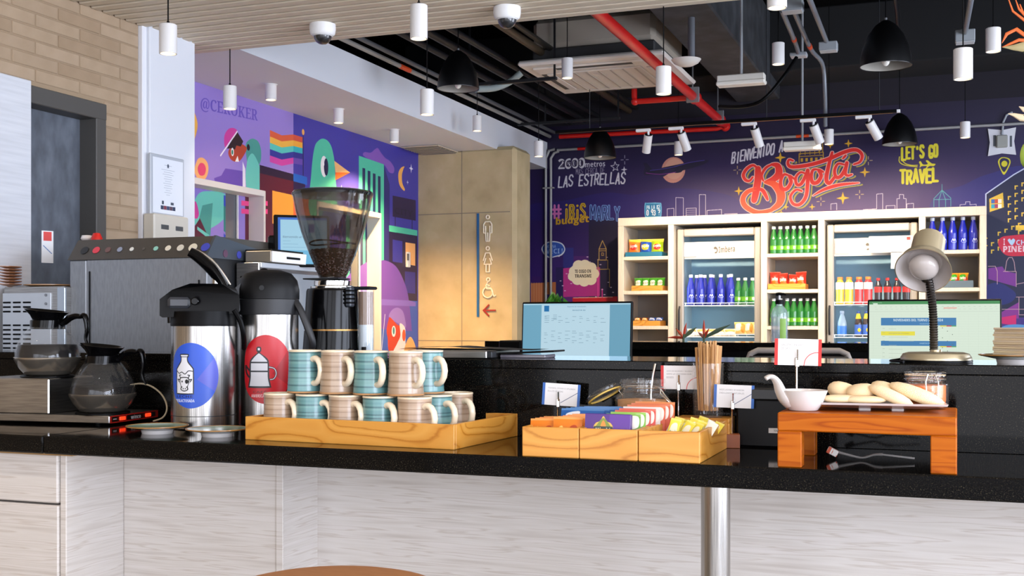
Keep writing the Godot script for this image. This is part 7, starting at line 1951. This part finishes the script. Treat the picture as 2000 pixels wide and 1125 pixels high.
func back_art(c: Ink):
	# night sky of the print: dark at the top, violet lower down
	for y in 1012:
		var v = y / 1012.0
		for s in 46:
			var h = s / 45.0
			var mid = exp(-pow((h - 0.52) * 3.2, 2.0))
			var base = Color("160c2e").lerp(Color("341a78"), clampf(v * 1.6, 0, 1)).lerp(Color("8c2a9a"), clampf((v - 0.55) * 1.6, 0, 1) * (1.0 - h * 0.5))
			base = base.lerp(Color("6a4a80"), mid * clampf((v - 0.12) * 2.4, 0, 0.8))
			base = base.lerp(Color("232a86"), clampf((h - 0.78) * 4.0, 0, 0.75) * clampf(v * 2.2, 0, 1))
			c.im.fill_rect(Rect2i(s * 88, y * 2, 88, 2), base)
	c.blob(Color("24186e88"), [6, 285, 132, 275, 288, 251, 403, 263, 515, 245, 661, 259, 769, 295, 769, 366, 6, 342])
	c.blob(Color("1f2a8a70"), [1421, 303, 1499, 276, 1576, 243, 1697, 232, 1697, 412, 1421, 370])
	# skyline glow at left
	for k in 7:
		c.poly(["3a1a6a", "2a2c80", "4a1e70", "241a58", "5a2078", "301c66", "1d1640"][k], [[12, 551, 48, 552, 48, 741, 12, 741], [132, 447, 172, 448, 172, 741, 132, 741], [172, 479, 259, 480, 259, 741, 172, 741], [103, 519, 136, 519, 136, 741, 103, 741], [132, 523, 273, 525, 273, 778, 132, 779], [44, 533, 104, 534, 104, 779, 44, 779], [230, 349, 338, 352, 338, 778, 230, 778]][k])
	c.poly("b4308c", [132, 523, 160, 521, 273, 521, 273, 626, 132, 628])
	c.poly("c87a52", [6, 576, 61, 575, 61, 665, 6, 665])
	c.poly("a8653c", [61, 573, 104, 573, 104, 619, 61, 618])
	c.poly("c81c2c", [168, 631, 338, 628, 338, 667, 168, 666])
	c.line("e8b0a0", 3, [172, 632, 319, 630])
	c.line("d0389a", 5, [281, 601, 281, 629]); c.line("e04aa8", 4, [265, 517, 265, 629])
	for k in 26:
		var p = [112, 477, 327, 630]
		c.rect("d8c8e8", lerpf(p[0], p[2], fmod(k * 0.37, 1.0)), lerpf(p[1], p[3], fmod(k * 0.61, 1.0)), lerpf(p[0], p[2], fmod(k * 0.37, 1.0)) + 7, lerpf(p[1], p[3], fmod(k * 0.61, 1.0)) + 3)
	for k in 7:
		c.line("d8a878", 1.5, [[8, 574, 8, 574][0] + k * 10, [8, 574, 8, 574][1], [8, 574, 8, 574][0] + k * 10, [8, 661, 8, 661][1]])
	# tower drawn in gold
	c.line("c8a860", 3, [269, 455, 282, 425, 296, 455, 269, 455]); c.line("c8a860", 3, [269, 455, 269, 495, 296, 496, 296, 455])
	c.line("b89850", 3, [269, 462, 296, 462]); c.line("b89850", 3, [265, 495, 265, 529, 302, 529, 302, 496, 265, 495])
	c.line("b89850", 2.5, [279, 469, 286, 470, 286, 479, 279, 479, 279, 469]); c.line("b89850", 2.5, [302, 529, 308, 529, 308, 593])
	# speech bubbles
	c.blob("d8e0f0", [48, 447, 65, 427, 96, 422, 128, 431, 140, 453, 128, 474, 100, 481, 77, 484, 56, 469])
	c.blob("2a52b0", [52, 447, 66, 431, 96, 426, 124, 434, 136, 453, 124, 470, 100, 477, 81, 480, 61, 467])
	c.text("9ab8ec", "DE UNA", [66, 442, 66, 442][0], [66, 436, 66, 436][1], [104, 443, 104, 443][0], [104, 447, 104, 447][1], "b")
	c.text("9ab8ec", "VECI !", [66, 452, 66, 452][0], [66, 450, 66, 450][1], [130, 453, 130, 453][0], [130, 468, 130, 468][1], "b")
	for e in [[176, 535, 176, 535], [191, 514, 191, 514], [215, 513, 215, 513], [238, 523, 238, 523], [248, 545, 248, 545], [238, 566, 238, 566], [213, 571, 213, 571], [187, 565, 187, 565], [172, 552, 172, 552]]:
		c.ell("efe6cc", e[0], e[1], 22, 20)
	c.poly("efe6cc", [181, 520, 240, 521, 240, 566, 181, 565]); c.poly("efe6cc", [187, 563, 203, 567, 180, 583])
	c.text("3a3428", "TE OIGO EN", [177, 531, 177, 531][0], [177, 529, 177, 529][1], [238, 532, 238, 532][0], [238, 541, 238, 541][1], "b")
	c.text("3a3428", "TRANSMI", [177, 548, 177, 548][0], [177, 546, 177, 546][1], [240, 549, 240, 549][0], [240, 558, 240, 558][1], "b")
	# top left lettering
	var wht = "cfcdd4"
	c.text(wht, "2600", [114, 157, 114, 157][0], [114, 121, 114, 121][1], [215, 162, 215, 162][0], [215, 158, 215, 158][1], "b", 0.0, 2.0)
	c.text("2a2038", "2600", [120, 158, 120, 158][0], [120, 127, 120, 127][1], [209, 161, 209, 161][0], [209, 152, 209, 152][1], "s")
	c.text(wht, "metros", [216, 162, 216, 162][0], [216, 138, 216, 138][1], [292, 165, 292, 165][0], [292, 156, 292, 156][1], "b")
	c.hand("8f8a9c", "MAS CERCA DE", [181, 160, 181, 160][0], [181, 160, 181, 160][1], [292, 165, 292, 165][0], [292, 180, 292, 180][1], 2.0)
	c.hand(wht, "LAS ESTRELLAS", [112, 185, 112, 185][0], [112, 185, 112, 185][1], [369, 197, 369, 197][0], [369, 224, 369, 224][1], 5.5, 4.0, 4.0)
	c.line(wht, 2.5, [313, 155, 325, 154, 329, 141, 334, 153, 344, 153, 336, 162, 340, 173, 329, 167, 321, 174, 325, 163, 313, 155])
	c.star(wht, [363, 171, 363, 171][0], [363, 171, 363, 171][1], 13)
	for e in [[0, -16, 0, -6], [0, 6, 0, 16], [-14, 0, -5, 0], [5, 0, 14, 0]]:
		var o = [365, 136, 365, 136]
		c.line("a9a6b4", 2.5, [o[0] + e[0], o[1] + e[1], o[0] + e[2], o[1] + e[3]])
	# hashtag, street bubble
	c.hand("c86aa8", "#", [87, 288, 87, 288][0], [87, 288, 87, 288][1], [134, 290, 134, 290][0], [134, 335, 134, 335][1], 8.0)
	c.hand("e0b41c", "iBiS", [136, 290, 136, 290][0], [136, 293, 136, 293][1], [220, 293, 220, 293][0], [220, 341, 220, 341][1], 9.0)
	c.hand("3a2c20", "iBiS", [136, 290, 136, 290][0], [136, 293, 136, 293][1], [220, 293, 220, 293][0], [220, 341, 220, 341][1], 2.0)
	c.text("c89a1c", "budget", [104, 345, 104, 345][0], [104, 336, 104, 336][1], [230, 349, 230, 349][0], [230, 370, 230, 370][1], "b", 6.0, 1.5)
	c.hand("7aa0dc", "MARLY", [236, 303, 236, 303][0], [236, 299, 236, 299][1], [350, 307, 350, 307][0], [350, 347, 350, 347][1], 9.0, -4.0)
	c.hand("20306c", "MARLY", [236, 303, 236, 303][0], [236, 299, 236, 299][1], [350, 307, 350, 307][0], [350, 347, 350, 347][1], 4.0, -4.0)
	c.blob("6ab8dc", [439, 297, 448, 294, 491, 295, 500, 301, 500, 341, 493, 346, 448, 347, 439, 339])
	c.blob("1d78a8", [442, 299, 450, 297, 489, 299, 496, 303, 496, 339, 489, 343, 450, 343, 442, 337])
	c.hand("d8ecf4", "PA LA 82", [446, 303, 446, 303][0], [446, 304, 446, 304][1], [495, 304, 495, 304][0], [495, 317, 495, 317][1], 2.4)
	c.hand("f0f4f6", "O 93 ?", [446, 321, 446, 321][0], [446, 321, 446, 321][1], [496, 323, 496, 323][0], [496, 339, 496, 339][1], 3.2)
	# moon and aeroplane
	c.ell("c88a7a", [543, 181, 543, 181][0], [543, 181, 543, 181][1], 43, 46)
	c.ell("d09a86", [546, 177, 546, 177][0], [546, 177, 546, 177][1], 34, 37)
	c.blob("1a1234", [436, 191, 444, 158, 454, 179, 515, 169, 589, 158, 647, 150, 665, 154, 647, 164, 589, 176, 570, 190, 548, 191, 556, 180, 496, 186, 459, 195])
	c.blob("170f30", [444, 186, 478, 174, 534, 170, 598, 157, 647, 150, 669, 154, 651, 166, 598, 180, 534, 191, 478, 194])
	c.poly("170f30", [433, 150, 446, 151, 470, 180, 448, 186])
	c.poly("1f1440", [515, 178, 556, 176, 508, 203, 493, 202])
	c.line("4a3a9c", 2.0, [459, 179, 534, 172, 598, 158, 654, 152], true)
	c.line("8a2c8c", 2.0, [444, 187, 496, 194, 552, 189], true)
	# greeting and the big red script
	c.hand(wht, "BIENVENIDO A", [748, 143, 748, 143][0], [748, 133, 748, 133][1], [926, 143, 926, 143][0], [923, 169, 923, 169][1], 5.5, 34.0, 4.0)
	var tower = "b8901c"
	c.line(tower, 3, [979, 177, 979, 146, 1059, 145, 1059, 171]); c.line(tower, 3, [1045, 144, 1045, 109, 1051, 94, 1057, 110, 1057, 144]); c.line(tower, 2.5, [979, 156, 1059, 155])
	for k in 5:
		var o = [988, 171, 1052, 169]
		c.rect(tower, lerpf(o[0], o[2], k / 4.0) - 4, o[1] - 9, lerpf(o[0], o[2], k / 4.0) + 4, o[1] + 3)
		c.line(tower, 2, [lerpf(o[0], o[2], k / 4.0) - 5, o[1] - 20, lerpf(o[0], o[2], k / 4.0) - 5, o[1] - 36, lerpf(o[0], o[2], k / 4.0) + 5, o[1] - 36])
	var script = [
		[6.0, 11.0, [822, 219, 811, 231, 797, 227, 790, 209, 803, 188, 824, 178, 841, 193]],
		[20.0, 24.0, [840, 191, 840, 227, 834, 266, 827, 299]],
		[6.0, 9.0, [858, 233, 853, 213, 867, 189, 888, 178]],
		[8.0, 24.0, [887, 178, 907, 184, 911, 211, 893, 229, 865, 238]],
		[8.0, 28.0, [864, 238, 895, 247, 917, 278, 913, 313, 883, 336]],
		[12.0, 17.0, [887, 335, 840, 342, 799, 321, 788, 294, 803, 270, 832, 260]],
		[7.0, 13.0, [829, 260, 853, 264, 865, 281, 873, 299]],
		[6.0, 13.0, [945, 219, 928, 215, 917, 237, 921, 262, 938, 264, 952, 242, 947, 221, 964, 232]],
		[6.0, 12.0, [1001, 215, 983, 210, 968, 227, 971, 250, 986, 249, 1003, 218, 1008, 205, 1007, 252, 1001, 295, 981, 319, 959, 316, 950, 291, 968, 269, 988, 274]],
		[6.0, 13.0, [1042, 203, 1025, 204, 1019, 228, 1025, 247, 1041, 245, 1052, 224, 1044, 205, 1059, 212]],
		[9.0, 13.0, [1088, 148, 1076, 194, 1069, 237, 1079, 251, 1096, 231]],
		[6.0, 12.0, [1126, 190, 1107, 187, 1096, 209, 1101, 231, 1116, 229, 1131, 205, 1136, 185, 1131, 219, 1139, 228, 1152, 225]],
		[5.0, 8.0, [1123, 170, 1133, 159]],
		[6.0, 13.0, [959, 169, 945, 165, 942, 180, 957, 190, 1012, 186, 1071, 171, 1129, 148, 1166, 143, 1185, 161, 1179, 183, 1159, 191]],
		[2.0, 11.0, [1025, 291, 1063, 271, 1113, 258, 1176, 254]]]
	for pass_i in 4:
		for s in script:
			var a: Array = s[2].duplicate()
			var off: float = [11.0, 6.0, 0.0, 0.0][pass_i]
			var gro: float = [2.0, 2.0, 5.0, 0.0][pass_i]
			for i in a.size():
				a[i] += off * (0.9 if i % 2 == 0 else 0.6)
			if pass_i < 3:
				c.line(["a89a30", "36487c", "f0b8a8"][pass_i], [s[0] + gro, s[1] + gro], a, true)
			else:
				c.line("e8481c" if script.find(s) in [4, 5, 15] else "de1f18", [s[0], s[1]], a, true)
	for e in [[[916, 156, 916, 156], 20], [[774, 265, 774, 265], 17], [[1194, 219, 1194, 219], 18], [[1123, 303, 1123, 303], 22], [[1141, 120, 1141, 120], 15], [[1022, 329, 1022, 329], 12], [[935, 326, 935, 326], 11], [[1082, 123, 1082, 123], 12], [[919, 345, 919, 345], 9]]:
		c.star("d8a820", e[0][0], e[0][1], e[1])
	for o in [[769, 192, 769, 192], [1205, 181, 1205, 181], [1177, 293, 1177, 293], [1051, 312, 1051, 312]]:
		for e in [[0, -14, 0, -5], [0, 5, 0, 14], [-13, 0, -5, 0], [5, 0, 13, 0]]:
			c.line("b8a070", 2.5, [o[0] + e[0], o[1] + e[1], o[0] + e[2], o[1] + e[3]])
	# skyline drawn above the shelf
	var ln = "b8b0c4"
	for a in [[521, 348, 521, 318, 545, 317, 545, 348], [552, 347, 552, 279, 579, 281, 579, 348], [589, 348, 589, 319, 625, 319, 625, 349], [636, 348, 636, 272, 658, 273, 658, 346], [663, 345, 663, 329, 714, 327, 714, 347], [724, 343, 769, 343], [1084, 341, 1084, 321, 1103, 320, 1103, 342], [1189, 344, 1232, 343, 1232, 294, 1251, 293, 1251, 344], [1262, 345, 1262, 334, 1290, 334, 1290, 345], [1296, 345, 1296, 312, 1304, 312, 1304, 298, 1317, 299, 1317, 312, 1325, 313, 1325, 345], [1327, 345, 1327, 330, 1348, 329, 1348, 346], [1491, 346, 1491, 339, 1508, 338, 1508, 330, 1521, 330, 1521, 340, 1540, 339, 1540, 346]]:
		c.line(ln, 2.2, a)
	for k in 4:
		var o = [590, 326, 623, 327]
		c.line("8f86a0", 1.8, [o[0], o[1] + k * 7, o[2], o[1] + k * 7])
	c.line("4a9a9c", 2.2, [1411, 343, 1411, 316, 1436, 289, 1463, 316, 1463, 343]); c.line("4a9a9c", 2.2, [1436, 270, 1436, 289, 1427, 320, 1427, 344]); c.line("4a9a9c", 2.2, [1436, 289, 1447, 321, 1447, 344]); c.line("4a9a9c", 2.2, [1411, 319, 1463, 320])
	# let's go travel
	var ye = "d6cc24"
	c.hand(ye, "LET'S GO", [1311, 163, 1311, 163][0], [1311, 143, 1311, 143][1], [1425, 169, 1425, 169][0], [1425, 182, 1425, 182][1], 8.0, 2.0)
	c.hand(ye, "TRAVEL", [1306, 231, 1306, 231][0], [1306, 219, 1306, 219][1], [1427, 236, 1427, 236][0], [1427, 261, 1427, 261][1], 9.0)
	c.line(ye, 3, [1304, 173, 1304, 190, 1322, 202, 1360, 209], true); c.line(ye, 3, [1311, 183, 1322, 196, 1341, 203, 1360, 204], true)
	c.blob(ye, [1365, 194, 1370, 191, 1378, 202, 1392, 201, 1386, 191, 1392, 189, 1405, 200, 1416, 202, 1411, 209, 1397, 209, 1386, 219, 1381, 219, 1389, 209, 1373, 208, 1367, 213, 1368, 203])
	# pin, hall facade, red bubble, towers at right
	c.blob(ye, [1605, 205, 1613, 192, 1626, 191, 1640, 198, 1641, 215, 1624, 247, 1613, 231])
	c.blob("1a1648", [1610, 205, 1615, 195, 1626, 194, 1637, 201, 1637, 214, 1624, 238, 1614, 225])
	c.ell(ye, [1624, 212, 1624, 212][0], [1624, 212, 1624, 212][1], 9, 10)
	c.poly("10163c", [1569, 307, 1652, 248, 1888, 113, 1888, 707, 1576, 706])
	c.line("c4cce4", 4, [1569, 706, 1569, 307, 1652, 248, 1888, 113])
	c.poly("e0b83a", [1579, 323, 1620, 304, 1623, 352, 1580, 366])
	for k in 6:
		var o = [1585, 329, 1615, 344]
		c.rect(["3a6ab0", "c84a2c", "e8e2d0", "28a0b4", "a83a5c", "f0ecd8"][k], lerpf(o[0], o[2], (k % 3) / 3.0), o[1] + (k / 3) * 16 - 4, lerpf(o[0], o[2], (k % 3) / 3.0) + 11, o[1] + (k / 3) * 16 + 9)
	for r in 8:
		for k in 14:
			var o = [1634, 292, 1649, 315]
			var xx: float = o[0] + k * 20 - (70 if r > 4 else 0)
			var yy: float = o[1] + r * 24 - k * 9 + (36 if r > 4 else 0)
			if (r * 5 + k * 3) % 7 != 0:
				c.rect("e0b83a", xx, yy, xx + 10, yy + 4); c.rect("e0b83a", xx, yy, xx + 4, yy + 13)
	for k in 3:
		var o = [1667, 411, 1667, 411]
		c.rect("e6bc34", o[0] - 10 + k * 40, o[1] - k * 24, o[0] + 40 + k * 40, o[1] + 16 - k * 24)
	c.blob("d01c3c", [1606, 472, 1614, 449, 1644, 443, 1697, 441, 1756, 450, 1768, 482, 1749, 511, 1682, 510, 1629, 506])
	c.text("f0e4e4", "I", [1621, 464, 1621, 464][0], [1621, 453, 1621, 453][1], [1626, 464, 1626, 464][0], [1626, 473, 1626, 473][1], "b")
	c.blob("b8d8ec", [1634, 459, 1640, 453, 1644, 458, 1650, 453, 1656, 460, 1646, 475])
	c.text("c8d8ec", "CHA", [1659, 465, 1659, 465][0], [1659, 458, 1659, 458][1], [1700, 466, 1700, 466][0], [1700, 474, 1700, 474][1], "b")
	c.text("f0c8cc", "PINERO", [1621, 484, 1621, 484][0], [1621, 477, 1621, 477][1], [1709, 486, 1709, 486][0], [1709, 496, 1709, 496][1], "b", 0.0, 1.0)
	c.poly("7a2a8c", [1576, 547, 1618, 542, 1628, 558, 1659, 565, 1659, 608, 1576, 582])
	c.blob("18206a", [1571, 607, 1599, 594, 1629, 604, 1658, 631, 1644, 657, 1606, 667, 1576, 656])
	c.poly("8a2c8e", [1614, 690, 1667, 657, 1667, 710, 1614, 710]); c.poly("d81c6c", [1615, 706, 1659, 698, 1659, 733, 1615, 726])
	c.blob("5a9ad0", [1614, 739, 1644, 729, 1697, 733, 1712, 755, 1621, 755])
	for a in [[1626, 558, 1631, 525, 1637, 514, 1647, 514, 1653, 529, 1656, 558], [1621, 558, 1659, 559, 1659, 608], [1576, 541, 1597, 541, 1603, 557, 1603, 599], [1659, 600, 1697, 592, 1697, 641, 1659, 641], [1614, 680, 1697, 680], [1667, 641, 1667, 698, 1689, 698]]:
		c.line("c89a9c", 2.2, a)
